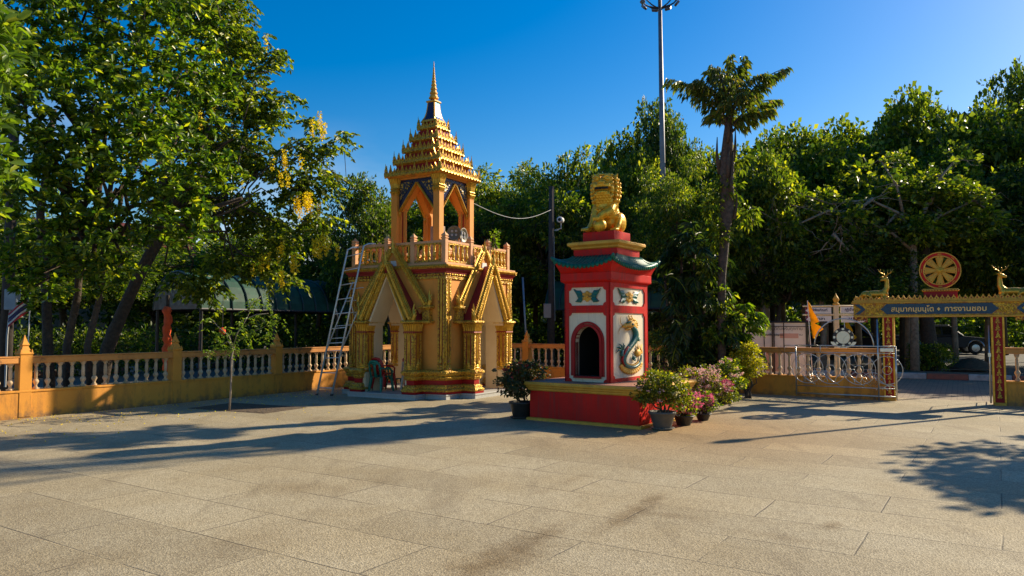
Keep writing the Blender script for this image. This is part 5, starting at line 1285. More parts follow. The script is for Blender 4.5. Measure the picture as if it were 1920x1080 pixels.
# plastic chairs in the left porch
def chair(label, m, loc, rz, sc_=1.0, arms=True, mesh=False, group=None):
    t = thing('plastic_chair', label, 'chair', loc, rz, group); t.scale = (sc_,) * 3
    mb = MB()      # seat shell, curved front
    n = 6; top = []; 
    rows = [(-.20, .40), (-.14, .425), (0, .41), (.12, .40), (.20, .405)]
    mb.loops([[(x * w_, y, z + .02 * abs(x) ** 2) for x in (-.2, -.1, 0, .1, .2)] + [(x * w_, y, z - .018) for x in (.2, .1, 0, -.1, -.2)] for (y, z), w_ in zip(rows, (1.05, 1.1, 1.05, .98, .9))])
    mb.build('seat', m, t, smooth=False, bevel=.006)
    mb = MB()
    if not mesh:      # back: broad rim with centre splat
        rim = [(-.19, .20, .40), (-.215, .235, .58), (-.20, .265, .74), (-.12, .285, .815), (0, .29, .83), (.12, .285, .815), (.20, .265, .74), (.215, .235, .58), (.19, .20, .40)]
        mb.tube(rim, [.028, .026, .03, .034, .034, .034, .03, .026, .028], 8)
        for x in (-.0,): mb.loops([[(x - .055, .20, .40), (x + .055, .20, .40), (x + .055, .215, .40), (x - .055, .215, .40)], [(x - .04, .245, .62), (x + .04, .245, .62), (x + .04, .26, .62), (x - .04, .26, .62)], [(x - .075, .275, .80), (x + .075, .275, .80), (x + .075, .29, .80), (x - .075, .29, .80)]])
        mb.loops([[(-.18, .272, .74), (.18, .272, .74), (.18, .287, .74), (-.18, .287, .74)], [(-.15, .28, .81), (.15, .28, .81), (.15, .295, .81), (-.15, .295, .81)]])
    else:             # lattice back
        rim = [(-.19, .20, .42), (-.20, .24, .62), (-.18, .27, .78), (0, .285, .82), (.18, .27, .78), (.20, .24, .62), (.19, .20, .42)]; mb.tube(rim, .022, 8)
        for i in range(-6, 7):
            for sg in (1, -1):
                x0 = i * .055; pts = []
                for j in range(9):
                    z = .43 + j * .045; x = x0 + sg * (z - .62) * .9
                    if abs(x) < .19: pts.append((x, .20 + (z - .42) * .2, z))
                if len(pts) > 1: mb.tube(pts, .011, 5)
    mb.build('backrest', m, t, smooth=True)
    for sx_ in (-1, 1):
        for sy_ in (-1, 1):
            mb = MB(); x, y = sx_ * .19, sy_ * .18
            w0, w1 = .035, .024; X1, Y1 = sx_ * .235, sy_ * .235
            mb.loops([[(X1 - w1, Y1 - w1, 0), (X1 + w1, Y1 - w1, 0), (X1 + w1, Y1 + w1, 0), (X1 - w1, Y1 + w1, 0)], [(x - w0, y - w0, .405), (x + w0, y - w0, .405), (x + w0, y + w0, .405), (x - w0, y + w0, .405)]])
            mb.build('leg', m, t, bevel=.008)
    if arms:
        for sx_ in (-1, 1):
            mb = MB(); mb.tube([(sx_ * .215, .235, .64), (sx_ * .25, .12, .63), (sx_ * .25, -.08, .62), (sx_ * .235, -.18, .56), (sx_ * .22, -.18, .41)], [.024, .026, .028, .026, .024], 8); mb.build('armrest', m, t, smooth=True)
    return t
p0 = TL(-.33, -1.50, zp); ca = TH + R(170)
chair('red plastic chair stacked under the green one in the left porch', 'chair_red', p0 + Vector((.05, .06, .06)), ca, .84)
chair('green plastic armchair, front of the stack in the left porch', 'chair_green', p0, ca + R(4), .84)
chair('cream lattice-backed plastic chair inside the left porch', 'chair_cream', TL(.12, -.95, zp), TH + R(200), .84, False, True)
chair('pink plastic chair behind the cream chair in the porch', 'pink', TL(-.30, -.35, zp), TH + R(120), .84, False)
chair('dark green plastic stool-like chair behind the stack in the porch', 'chair_green', TL(-.45, -.9, zp), TH + R(100), .62, False)
# metal stand in the right porch
ms = thing('metal_rack', 'grey tubular metal stand inside the right porch', 'metal stand', TL(1.15, -.15, zp), TH + R(40))
for x in (-.26, .26):
    for y in (-.15, .15): mb = MB(); mb.tube([(x, y, 0), (x * .96, y * .96, .72)], .013, 6); mb.build('leg', 'grey_metal', ms)
mb = MB(); mb.tube([(-.28, -.16, .72), (.28, -.16, .72), (.28, .16, .72), (-.28, .16, .72), (-.28, -.16, .72)], .014, 6); mb.tube([(-.26, -.155, .12), (.26, -.155, .12)], .012, 6); mb.box(-.26, .26, -.15, .15, .722, .735); mb.build('top', 'grey_metal', ms)
# three concrete blocks on the edge of the platform
for i, (s_, lab) in enumerate(((-.0, 'left'), (.5, 'middle'), (1.0, 'right'))):
    px_, py_ = ((795, 747), (829, 747), (868, 745))[i]
    g = ground_at(px_, py_)
    mb = MB(); mb.rect([(-.01, 0), (0, .01), (0, .085), (-.012, .095)], 0, 0, .10, .07)
    o = mb.build('concrete_block', 'concrete', None, bevel=.008, loc=(g.x, g.y, 0.003), rotz=TH + R(8 * i - 6))
    tag(o, '%s one of three grey concrete blocks against the tower platform' % ('leftmost', 'middle', 'rightmost')[i], 'concrete block', 'concrete blocks at the tower foot')
# loudspeaker on the balcony
sp_o = thing('horn_loudspeaker', 'round grey horn loudspeaker on a bracket, on the tower balcony', 'loudspeaker', TL(1.0, -.50, 3.012), R(-12))
S = Matrix.Translation((0, 0, .78)) @ Matrix.Rotation(R(90), 4, 'X')
mb = MB(); mb.lathe([(.05, -.26), (.06, -.18), (.10, -.08), (.17, .02), (.175, .03), (.16, .028), (.10, -.02), (.0, -.05)], 24, cap=False, M4=S); mb.build('horn', 'horn', sp_o, smooth=True)
mb = MB()
for x in (-.05, .05):
    for z in (.735, .825): mb.tube([(x + .02 * math.cos(a), -.02, z + .02 * math.sin(a)) for a in [i * math.pi / 5 for i in range(11)]], .006, 5)
mb.build('driver_ring', 'white', sp_o)
mb = MB(); mb.tube([(0, .2, .78), (.0, .2, 0)], .014, 6); mb.tube([(.19, -.02, -.0), (.19, -.02, .82), (.19, .22, .82), (.19, .22, 0)], .012, 6); mb.tube([(.0, .2, .5), (.19, .22, .5)], .01, 6); mb.build('bracket', 'alu', sp_o)
s2 = copy_tree(sp_o); s2.location = TL(1.12, -.32, 2.97); s2.rotation_euler = (0, 0, R(62)); s2['label'] = 'second grey horn loudspeaker seen side-on behind the round one on the balcony'

# utility pole, cable, camera, pipe
up = thing('utility_pole', 'dark weathered utility pole behind the wall, between tower and furnace', 'utility pole', (ray_at(1034, 640, 26.5).x, 26.5, 0))
mb = MB(); mb.tube([(0, 0, -.03), (0, 0, 3.2), (.02, 0, 6.6)], [.13, .115, .10], 10); mb.build('pole', 'wood_pole', up, smooth=True)
mb = MB(); mb.box(.06, .26, -.03, .03, 5.0, 5.04); mb.tube([(.1, -.12, 4.8), (.1, -.12, 3.2), (.12, -.12, 1.8)], .012, 5); mb.build('bracket', 'grey_metal', up)
mb = MB(); mb.box(-.28, -.02, -.2, -.12, 1.9, 2.4); mb.build('meter_box', 'beige', up, bevel=.01)
cc = thing('security_camera', 'small white security camera on the dark utility pole', 'camera', (up.location.x + .33, 26.4, 5.38), R(-20))
mb = MB(); mb.lathe([(.09, -.14), (.11, -.1), (.11, .12), (.07, .14)], 12, M4=Matrix.Rotation(R(90), 4, 'X')); mb.build('housing', 'white', cc, smooth=True)
mb = MB(); mb.lathe([(.06, .141), (.05, .15)], 12, M4=Matrix.Rotation(R(90), 4, 'X')); mb.build('lens', 'black', cc)
mb = MB(); mb.tube([(0, .05, -.1), (0, .05, -.3), (-.28, .05, -.36)], .018, 6); mb.build('arm', 'white', cc)
ca_ = TL(.64, .64, 4.75); cb = Vector((up.location.x, 26.4, 5.75)); pts = [ca_.lerp(cb, i / 14) - Vector((0, 0, .38 * math.sin(math.pi * i / 14))) for i in range(15)]
o = MB().tube([p - ca_ for p in pts], .008, 5).build('overhead_cable', 'cable', None, smooth=True, loc=ca_); tag(o, 'pale cable sagging from the bell tower to the dark utility pole', 'cable')
pa = ray_at(980, 520, 25.5); pb = ray_at(990, 640, 25.5)
o = MB().tube([(pa.x - pb.x, 0, pa.z), (0, 0, -.03)], .035, 7).build('metal_pipe', 'grey_metal', None, smooth=True, loc=(pb.x, 25.5, 0)); tag(o, 'thin grey pipe leaning slightly, behind the wall right of the tower', 'pipe')
# grey street lamp
sl_ = thing('street_lamp', 'slim grey street lamp with a horizontal arm behind the furnace statue', 'street lamp', (ray_at(1058, 620, 30).x, 30, 0))
zt_ = ray_at(1058, 362, 30).z
mb = MB(); mb.tube([(0, 0, -.03), (0, 0, zt_ - .3), (.05, 0, zt_ - .08), (.2, 0, zt_ + .05), (1.1, 0, zt_ + .12)], [.075, .055, .05, .04, .035], 8); mb.build('pole', 'grey_metal', sl_, smooth=True)
mb = MB(); mb.ball((1.35, 0, zt_ + .12), (.32, .12, .06), 10, 6); mb.build('lamp_head', 'grey_metal', sl_, smooth=True)
# tall light mast with a crown of floodlights
hm = thing('light_mast', 'very tall grey floodlight mast rising out of the trees left of the palm', 'light mast', (ray_at(1245, 300, 29).x, 29, 0))
zt_ = ray_at(1240, 8, 29).z
mb = MB(); mb.tube([(.0, 0, -.03), (-.06, 0, zt_ * .6), (-.1, 0, zt_ + .3)], [.15, .105, .075], 12); mb.build('mast', 'mast', hm, smooth=True)
mb = MB(); mb.tube([(-.1 + .64 * math.cos(a), .64 * math.sin(a), zt_ + .15) for a in [i * math.pi / 9 for i in range(19)]], .03, 6)
for i in range(6): a = i * math.pi / 3 + .3; mb.tube([(-.1, 0, zt_ - .2), (-.1 + .36 * math.cos(a), .36 * math.sin(a), zt_ - .06), (-.1 + .64 * math.cos(a), .64 * math.sin(a), zt_ + .15)], .026, 6)
mb.build('ring', 'dark_steel', hm)
for i in range(8):
    a = i * math.pi / 4 + .1; mb = MB(); S = Matrix.Translation((-.1 + .70 * math.cos(a), .70 * math.sin(a), zt_ + .07)) @ Matrix.Rotation(a, 4, 'Z') @ Matrix.Rotation(R(40), 4, 'Y'); mb.box(-.05, .05, -.12, .12, -.085, .085, S); mb.build('floodlight', 'mast', hm, bevel=.01)

# left edge: pole with cabinet, and a flag
lp = thing('utility_pole', 'concrete utility pole at the left edge, partly hidden by leaves', 'utility pole', (ray_at(12, 640, 17.5).x, 17.5, 0))
MB().tube([(0, 0, -.03), (0, 0, 7)], [.14, .11], 8).build('pole', 'wood_pole', lp, smooth=True)
MB().box(.08, .36, -.26, -.08, 1.98, 2.46).build('cabinet', 'box_grey', lp, bevel=.015)
MB().tube([(.17, -.16, 1.98), (.12, -.16, 1.4), (.1, -.14, .2)], .022, 6).build('conduit', 'cable', lp)
fb = thing('striped_flag', 'small red, white and navy striped flag on a thin pole behind the left wall', 'flag', (ray_at(52, 640, 15.6).x, 15.6, 0), R(20))
MB().tube([(.0, 0, -.02), (.02, 0, 2.3)], .012, 6).build('flagpole', 'white', fb)
def cloth(name, w_, z0_, z1_, m, parent, skew=-.5, x0=0.0, amp=.03):
    mb = MB(); nx, nz = 8, 3; g = []
    for j in range(nz + 1):
        for i in range(nx + 1):
            u = i / nx; g.append((x0 - w_ * u * .8, amp * math.sin(u * 7 + j * .4), z0_ + (z1_ - z0_) * j / nz + skew * u * w_))
    mb.add(g, [(j * (nx + 1) + i, j * (nx + 1) + i + 1, (j + 1) * (nx + 1) + i + 1, (j + 1) * (nx + 1) + i) for j in range(nz) for i in range(nx)])
    o = mb.build(name, m, parent, smooth=True); sm_ = o.modifiers.new('thick', 'SOLIDIFY'); sm_.thickness = .004; return o
for i, m_ in enumerate(('flag_red', 'white', 'flag_blue', 'white', 'flag_red')):
    zz = [0, .05, .10, .20, .25, .30]; cloth('stripe', .46, 1.92 + zz[i], 1.92 + zz[i + 1], m_, fb, -.75)

# yellow pennant flags
def pennant(px, py, Y, h, lab):
    g = ray_at(px, py, Y); t = thing('yellow_pennant', lab, 'flag', (g.x, g.y, 0), R(-20), 'yellow flags by the gate')
    MB().tube([(0, 0, -.02), (-.10, 0, h)], .012, 6).build('flagpole', 'white', t)
    mb = MB(); prof = [(0, 0), (.06, -.10), (.10, -.25), (.17, -.42), (.20, -.50), (.09, -.54), (.24, -.63), (.27, -.68), (.15, -.76), (.10, -.86), (.05, -.92)]
    L_ = []; 
    for i, (w_, z) in enumerate(prof): L_.append([(-.10 - z * .115, 0, h + z), (-.10 - z * .115 + w_ * .5, -.03 * math.sin(i * 1.3), h + z), (-.10 - z * .115 + w_, .02 * math.sin(i * 2.1), h + z - .02)])
    mb.loops(L_, cap=False, closed=False); o = mb.build('cloth', 'yellow_flag', t, smooth=True); o.modifiers.new('thick', 'SOLIDIFY').thickness = .004
    return t
pennant(1524, 650, 18.1, ray_at(1508, 563, 18.1).z, 'large yellow pennant on a pole left of the gateway, in front of the direction signs')
p2_ = pennant(1590, 650, 22.0, ray_at(1576, 588, 22).z, 'small yellow pennant hanging below the right-hand direction signs')

# direction signpost
g = ray_at(1569, 640, 19.4)
sg = thing('direction_signpost', 'peach signpost with finial and four white Thai direction boards', 'signpost', (g.x, g.y, 0), R(-6))
zt_ = ray_at(1569, 572, 19.4).z
k1 = lambda py: ray_at(1569, py, 19.4).z
mb = MB(); mb.rect([(0, -.02), (0, zt_)], 0, 0, .055, .055); mb.build('post', 'cream', sg, bevel=.004)
mb = MB(); mb.lathe([(.08, zt_), (.09, zt_ + .03), (.05, zt_ + .06), (.06, zt_ + .1), (.085, zt_ + .14), (.06, zt_ + .2), (.02, zt_ + .26), (.003, zt_ + .31)], 8); mb.build('finial', 'goldmat', sg, smooth=True)
xw = lambda px: (px - 1569) / FPX * 19.4 * 1.12
for z in (k1(573.8), k1(590.0)):
    MB().tube([(xw(1515), 0, z), (xw(1612), 0, z)], .022, 8).build('rail', 'cream', sg, smooth=True)
boards = [(1519, 1561, 576.5, 588.0, 'พิพิธภัณฑ์', -1), (1520, 1561, 592.5, 604.5, 'ศาลา', -1), (1576, 1619, 575.5, 587.5, 'กุฏิเจ้าอาวาส', 1), (1577, 1619, 592.0, 604.5, 'เมรุ', 1)]
for x0, x1, y0, y1, tx, sd_ in boards:
    a, b_2 = xw(x0), xw(x1); zt2, zb = k1(y0), k1(y1); zm = (zt2 + zb) / 2; hh = (zt2 - zb) / 2
    mb = MB()
    mb.prism([(a, zb), (b_2, zb), (b_2, zt2), (a, zt2)], 'y', -.012, .012)
    o = mb.build('board', 'white', sg)
    mb = MB(); ex = a if sd_ < 0 else b_2
    mb.prism([(ex, zm), (ex - sd_ * .11, zt2), (ex, zt2)], 'y', -.016, .016); mb.prism([(ex, zm), (ex, zb), (ex - sd_ * .11, zb)], 'y', -.016, .016)
    mb.build('arrow_end', 'maroon', sg)
    text(tx, hh * 1.15, 'ink', sg, Matrix.Translation(((a + b_2) / 2 - sd_ * .03, -.0145, zm + hh * .12)) @ UP, width=(.40 if len(tx) > 6 else .24), bold=.002, extrude=.002)

# notice board: banner on a black steel frame behind the wall
g0 = ray_at(1390, 640, 19.6); g1 = ray_at(1512, 640, 18.9)
bd = (g1 - g0); bang = math.atan2(bd.y, bd.x); bl = Vector((bd.x, bd.y, 0)).length
nb = thing('banner_stand', 'white vinyl banner with faint Thai lines on a black steel frame behind the wall', 'banner', (g0.x, g0.y, 0), bang)
zb1 = ray_at(1450, 604, 19.2).z
mb = MB(); mb.box(.05, bl, .05, .056, .35, zb1 - .02); mb.build('banner', 'banner', nb)
MB().box(bl * .60, bl * .88, .044, .0495, 1.30, 1.42).build('print_block', 'banner_pink', nb)
MB().box(bl * .38, bl * .60, .044, .0495, .45, .95).build('print_block', 'banner_pink', nb)
text('แสดงความยินดีต้อนรับทุกท่าน', .11, 'inkgrey', nb, Matrix.Translation((bl * .54, .046, zb1 - .17)) @ UP, width=bl * .8, extrude=.001)
text('ขอเชิญร่วมทำบุญถวายสังฆทาน', .08, 'inkgrey', nb, Matrix.Translation((bl * .54, .046, zb1 - .32)) @ UP, width=bl * .8, extrude=.001)
mb = MB()
for x0_ in (.0, bl * .5 + .02):
    x1_ = x0_ + bl * .5 - .02
    for x in (x0_, x1_): mb.tube([(x, 0, -.02), (x, 0, zb1)], .018, 6)
xm = bl * .5
for x in (xm - .22, xm + .26): mb.tube([(x, -.02, .45), (x, -.02, zb1)], .013, 6)
mb.tube([(-.45, 0, zb1), (bl + .5, 0, zb1)], .022, 6); mb.tube([(-.1, 0, zb1 - .1), (bl + .5, 0, zb1 - .12)], .010, 6); mb.tube([(bl + .5, 0, zb1), (bl + .5, 0, -.02)], .018, 6); mb.tube([(-.45, 0, zb1), (-.45, 0, -.02)], .018, 6)
for x in (xm - .22, xm + .26): mb.tube([(x, -.02, 1.38), (xm + (.02 if x > xm else -.02), -.02, 1.38)], .011, 5); mb.tube([(x, -.02, 1.0), (xm + (.03 if x > xm else -.03), -.02, 1.0)], .011, 5); mb.tube([(x, -.02, .45), (x + (-.04 if x > xm else .04), -.02, .34), (xm + (.02 if x > xm else -.02), -.02, .32)], .013, 6)
mb.build('frame', 'dark_steel', nb)

# orange cloth wrapped pole and little blue sign left
g = ray_at(313, 640, 21.5)
oc = thing('wrapped_post', 'thin post wrapped in orange robe cloth behind the left wall', 'wrapped post', (g.x, g.y, 0))
MB().tube([(0, 0, -.02), (0, 0, 2.5)], .05, 8).build('post', 'bark', oc)
mb = MB(); pts = [(.02 * math.sin(i), .02 * math.cos(i * 1.7), .35 + i * .1) for i in range(19)]; mb.tube(pts, [.11 + .022 * math.sin(i * 2.3) for i in range(19)], 10); mb.build('cloth', 'orange_cloth', oc, smooth=True)
g = ray_at(424, 640, 24)
ol = thing('paper_lantern', 'round orange lantern hanging among the leaves left of the sapling', 'lantern', (ray_at(417, 621, 20).x, 20, ray_at(417, 621, 20).z))
MB().ball((0, 0, 0), (.085, .085, .10), 14, 10).build('shade', 'orange_cloth', ol, smooth=True); MB().tube([(0, 0, .12), (0, 0, 1.6)], .008, 5).build('cord', 'dark_steel', ol)

# barrel-roofed shelters
def barrel(label, base, ang, Ln, r_, zs, hgt, endsheet=True):
    t = thing('barrel_shelter', label, 'shelter', base, ang)
    # local x along the axis, y across
    n = 14; arcp = [(r_ * math.cos(math.pi * i / n), zs + hgt * math.sin(math.pi * i / n)) for i in range(n + 1)]
    mb = MB(); inner = [((r_ - .02) * math.cos(math.pi * i / n), zs + (hgt - .02) * math.sin(math.pi * i / n)) for i in range(n + 1)][::-1]
    mb.prism(arcp + inner, 'x', 0, Ln); mb.build('roof_sheet', 'greensheet', t, smooth=False)
    k = int(Ln / .55)
    for j in range(k + 1):
        mb = MB(); x = Ln * j / k; mb.tube([(x, (r_ + .02) * math.cos(math.pi * i / n), zs + (hgt + .02) * math.sin(math.pi * i / n)) for i in range(n + 1)], .03, 6); mb.build('rib', 'greenrib', t)
    mb = MB(); mb.tube([(0, r_, zs), (Ln, r_, zs)], .04, 6); mb.tube([(0, -r_, zs), (Ln, -r_, zs)], .04, 6); mb.build('eave_beam', 'dark_steel', t)
    if endsheet:
        mb = MB(); mb.prism([(y * .97, zs + (z - zs) * .97) for y, z in arcp], 'x', -.03, -.01); mb.build('end_sheet', 'plastic_sheet', t)
    for x in (.1, Ln * .33, Ln * .66, Ln - .1):
        for y in (r_ - .05, -r_ + .05): mb = MB(); mb.tube([(x, y, -.02), (x, y, zs)], .05, 6); mb.build('column', 'dark_steel', t)
    return t
c0 = ray_at(330, 580, 22.3); barrel('long green barrel-roofed shelter with a brown end sheet, behind the left wall', (c0.x, c0.y, 0), TH + R(90), 8.6, 1.08, c0.z, 1.12)
c1 = ray_at(1046, 582, 28.5); barrel('green barrel-roofed shelter behind the furnace', (c1.x, c1.y, 0), TH, 5.2, 1.0, c1.z, 1.12, False)
# beige building behind the palm clump
bb = thing('service_building', 'low beige building with a dark opening behind the palm clump', 'building', (ray_at(1250, 640, 33).x, 33, 0), TH)
mb = MB(); mb.box(-3.0, -.6, -2, 2, 0, 2.6); mb.box(2.2, 4, -2, 2, 0, 2.6); mb.box(-.6, 2.2, 1.6, 2, 0, 2.6); mb.box(-.6, 2.2, -2, -1.8, 2.0, 2.6); mb.build('wall', 'beige', bb)
mb = MB(); mb.prism([(-2.4, 2.6), (2.4, 2.6), (0, 3.6)], 'x', -3.4, 4.4); mb.build('roof', 'greensheet', bb)
hb = thing('red_roofed_house', 'house with a red tiled roof glimpsed through the left trees', 'house', (ray_at(150, 500, 40).x, 40, 0), R(25))
MB().box(-5, 5, -3, 3, 0, 5.2).build('wall', 'beige', hb); MB().prism([(-3.8, 5.2), (3.8, 5.2), (0, 7.3)], 'x', -5.6, 5.6).build('roof', 'roofred', hb)
for i in range(3): MB().box(-3.4 + i * 2.6, -2.2 + i * 2.6, -3.04, -3.001, 3.0, 4.3).build('window', 'glass_dark', hb)

# pickup trucks
def pickup(label, loc, rz):
    t = thing('pickup_truck', label, 'pickup truck', loc, rz)
    W = .86; mb = MB()
    side = [(-2.55, .55), (-2.55, 1.08), (-.95, 1.08), (-.95, .98), (1.0, 1.04), (1.55, 1.0), (2.35, .92), (2.52, .78), (2.55, .45), (2.1, .40), (1.98, .62), (1.78, .76), (1.45, .76), (1.25, .62), (1.15, .38), (-1.15, .38), (-1.25, .62), (-1.45, .78), (-1.78, .78), (-1.98, .62), (-2.08, .42), (-2.5, .45)]
    mb.prism(side, 'y', -W, W); mb.build('body', 'carpaint', t, bevel=.04, seg=2)
    mb = MB(); mb.loops([[(-.93, -W + .03, 1.04), (1.08, -W + .03, 1.06), (1.08, W - .03, 1.06), (-.93, W - .03, 1.04)], [(-.80, -W + .18, 1.70), (.30, -W + .18, 1.70), (.30, W - .18, 1.70), (-.80, W - .18, 1.70)]]); mb.build('cab', 'carpaint', t, bevel=.05, seg=2)
    for sy_ in (-1, 1):
        for pts in ([(-.80, 1.12), (-.12, 1.12), (-.14, 1.60), (-.70, 1.60)], [(-.04, 1.12), (.84, 1.12), (.34, 1.60), (-.06, 1.60)]):
            mb = MB(); f = lambda z: W - .03 - (z - 1.04) / .66 * .15 + .006
            mb.add([(x, sy_ * f(z), z) for x, z in pts] + [(x, sy_ * (f(z) - .02), z) for x, z in pts], [(0, 1, 2, 3), (7, 6, 5, 4), (0, 1, 5, 4), (2, 3, 7, 6)]); mb.build('side_window', 'glass_dark', t)
        mb = MB(); f = lambda z: W - .03 - (z - 1.04) / .66 * .15 + .012
        mb.tube([(x, sy_ * f(z), z) for x, z in ((-.86, 1.10), (-.74, 1.63), (.33, 1.64), (.93, 1.10))], .02, 6); mb.build('window_trim', 'carsilver', t)
        for x in (-1.62, 1.62):
            mb = MB(); mb.tube([(x + .42 * math.cos(a), sy_ * (W + .02), .40 + .42 * math.sin(a)) for a in [R(8 + i * 16.4) for i in range(11)]], .035, 6); mb.build('wheel_arch', 'carsilver', t)
            S = Matrix.Translation((x, sy_ * (W - .10), .36)) @ Matrix.Rotation(R(90), 4, 'X')
            mb = MB(); mb.lathe([(.22, -.11), (.33, -.11), (.36, -.07), (.36, .07), (.33, .11), (.22, .11)], 20, M4=S); tyre = mb.build('wheel', 'tyre', t, smooth=False)
            mb = MB(); mb.lathe([(.05, -.13), (.21, -.12), (.22, -.1), (.22, .1), (.21, .12), (.05, .13)], 14, M4=S); rim_ = mb.build('rim', 'carsilver', tyre)
    mb = MB(); mb.prism([(1.02, 1.10), (1.08, 1.10), (.36, 1.64), (.32, 1.64)], 'y', -W + .2, W - .2); mb.build('windscreen', 'glass_dark', t)
    for sy_ in (-1, 1): mb = MB(); mb.ball((2.42, sy_ * .68, .78), (.12, .16, .09), 8, 6); mb.build('headlight', 'emblem', t)
    MB().box(-2.62, -2.50, -.8, .8, .42, .54).build('bumper', 'carsilver', t); MB().box(-2.56, -2.548, -.3, .3, .6, .7).build('number_plate', 'white', t)
    for sy_ in (-1, 1): MB().box(-2.57, -2.545, sy_ * .80 - .06, sy_ * .80 + .06, .72, 1.0).build('tail_light', 'flag_red', t)
    MB().box(-2.45, -1.0, -.74, .74, 1.081, 1.10).build('bed_cover', 'dark_steel', t)
    return t
gg = ray_at(1762, 655, 44.0); pk = pickup('dark pickup truck with silver arches seen through the gateway', (gg.x, gg.y, 0.0), R(-14))
g2 = ray_at(1600, 655, 40.0); pk2 = copy_tree(pk); pk2.location = (g2.x, g2.y, 0); pk2.rotation_euler = (0, 0, R(-30)); pk2['label'] = 'dark pickup truck parked behind the steel gate leaf and signpost'
for o in (pk, pk2): o['group'] = 'parked pickup trucks'
# lamp post outside the picture whose shadow crosses the paving
ol = thing('lamp_post', 'street lamp standing just outside the picture on the right', 'street lamp', (13.2, 16.2, 0), SUN_AZ)
MB().tube([(0, 0, -.02), (0, 0, 5.9), (-.15, 0, 6.15)], [.075, .055, .045], 8).build('pole', 'grey_metal', ol, smooth=True)
MB().ball((-.42, 0, 6.2), (.42, .14, .07), 10, 6).build('lamp_head', 'grey_metal', ol, smooth=True)

# ================================================================== VEGETATION
def tuft_leaves(rg, cc, per, L_, spread, droop=.3):
    """rosettes: leaves radiating from twig tips"""
    n = len(cc) * per; ci = np.repeat(np.arange(len(cc)), per); D = rand_dir(rg, n); D[:, 2] = D[:, 2] * .6 + .1
    ax = rand_dir(rg, len(cc)); ax[:, 2] = abs(ax[:, 2]) * .4 - .1; D = D + ax[ci] * .7
    P = cc[ci] + D * .015; S = L_ * (.4 + 1.0 * rg.random(n) ** 1.3); return P, D, S
def crown_tree(name, label, x, y, blobs, trunk, m, n_clump, per, spread, L_, seed, bark='bark', ratio=.38, group=None, six=False, limbs=9, shell=.5, cat='tree', droop=.1, rz=0):
    """blobs in local coords; trunk: list of (x,y,z,r)"""
    rg = np.random.default_rng(seed); t = thing(name, label, cat, (x, y, 0), rz, group)
    P, D, cc = blob_points(rg, blobs, n_clump, per, spread, shell)
    S = L_ * (.55 + .8 * rg.random(len(P)))
    leaf_obj('crown', P, D, S, m, t, ratio, seed, six=six, droop=droop)
    mb = MB(); mb.tube([p[:3] for p in trunk], [p[3] for p in trunk], 10)
    top = np.array(trunk[-1][:3]); mid = np.array(trunk[len(trunk) // 2][:3])
    for b in blobs:
        e = np.array(b[0]); limb(mb, top * .6 + mid * .4 if rg.random() < .5 else top, e, trunk[-1][3] * .75, .035, rg, .16)
        for k in range(max(1, limbs // len(blobs) + 1)):
            d = rand_dir(rg, 1)[0]; d[2] = abs(d[2]) * .6; limb(mb, e, e + d * np.array(b[1]) * .8, .04, .012, rg, .2, 4)
    mb.build('trunk', bark, t, smooth=True)
    return t

# ---- broad-leaved tree over the left wall (rosettes of glossy leaves)
def wx(px, Y): return (px - 960) / FPX * Y
def wz(py, Y): return CAM_H + (612 - py) / FPX * Y
t = thing('broadleaf_tree', 'dense glossy broad-leaved tree filling the upper left, several thin stems behind the wall', 'tree', (wx(150, 15.6), 15.6, 0))
rg = np.random.default_rng(11); X0, Y0 = wx(150, 15.6), 15.6
bl = []
for px_, py_, Y, r in ((60, 60, 14.6, 1.45), (170, 40, 15.5, 1.5), (280, 60, 16, 1.4), (60, 200, 14.2, 1.4), (170, 180, 14.6, 1.5), (280, 190, 15.2, 1.4), (360, 130, 16.2, 1.1), (90, 330, 14.4, 1.3), (200, 320, 14.4, 1.3), (300, 300, 14.8, 1.2), (380, 330, 15.4, .9), (60, 450, 14.3, .95), (150, 450, 14.2, .9), (240, 430, 14.3, .9), (340, 420, 14.8, .75), (150, 520, 14.4, .55), (60, 540, 14.6, .55), (220, 500, 14.3, .5), (0, 120, 13.8, 1.3), (0, 320, 14, 1.2), (180, -80, 15.5, 1.4), (60, -80, 15, 1.5), (300, -60, 16, 1.3)):
    bl.append(((wx(px_, Y) - X0, Y - Y0, wz(py_, Y)), (r, r * 1.1, r * .8)))
P, D, cc = blob_points(rg, bl, 2150, 0, .01, .30)
Pt, Dt, St = tuft_leaves(rg, cc, 20, .15, .1)
leaf_obj('crown', Pt, Dt, St, 'lf_glossy', t, .36, 5, six=True, droop=.12)
mb = MB()
for (px0, px1, px2, yy, r) in ((132, 128, 150, 15.2, .09), (178, 166, 196, 15.0, .075), (100, 92, 70, 16.3, .12)):
    mb.tube([(wx(px0, yy) - X0, yy - Y0, -.02), (wx(px1, yy) - X0, yy - Y0, 1.2), (wx((px1 + px2) / 2 + 6, yy) - X0, yy - Y0, 2.2), (wx(px2, yy) - X0, yy - Y0, wz(400, yy)), (wx(px2 + 20, yy) - X0, yy - Y0, wz(200, yy))], [r, r * .9, r * .8, r * .7, r * .4], 9)
for b in bl:
    limb(mb, (wx(170, 15.2) - X0, -.3, wz(430, 15.2)), b[0], .06, .02, rg, .14)
mb.build('trunk', 'bark', t, smooth=True)

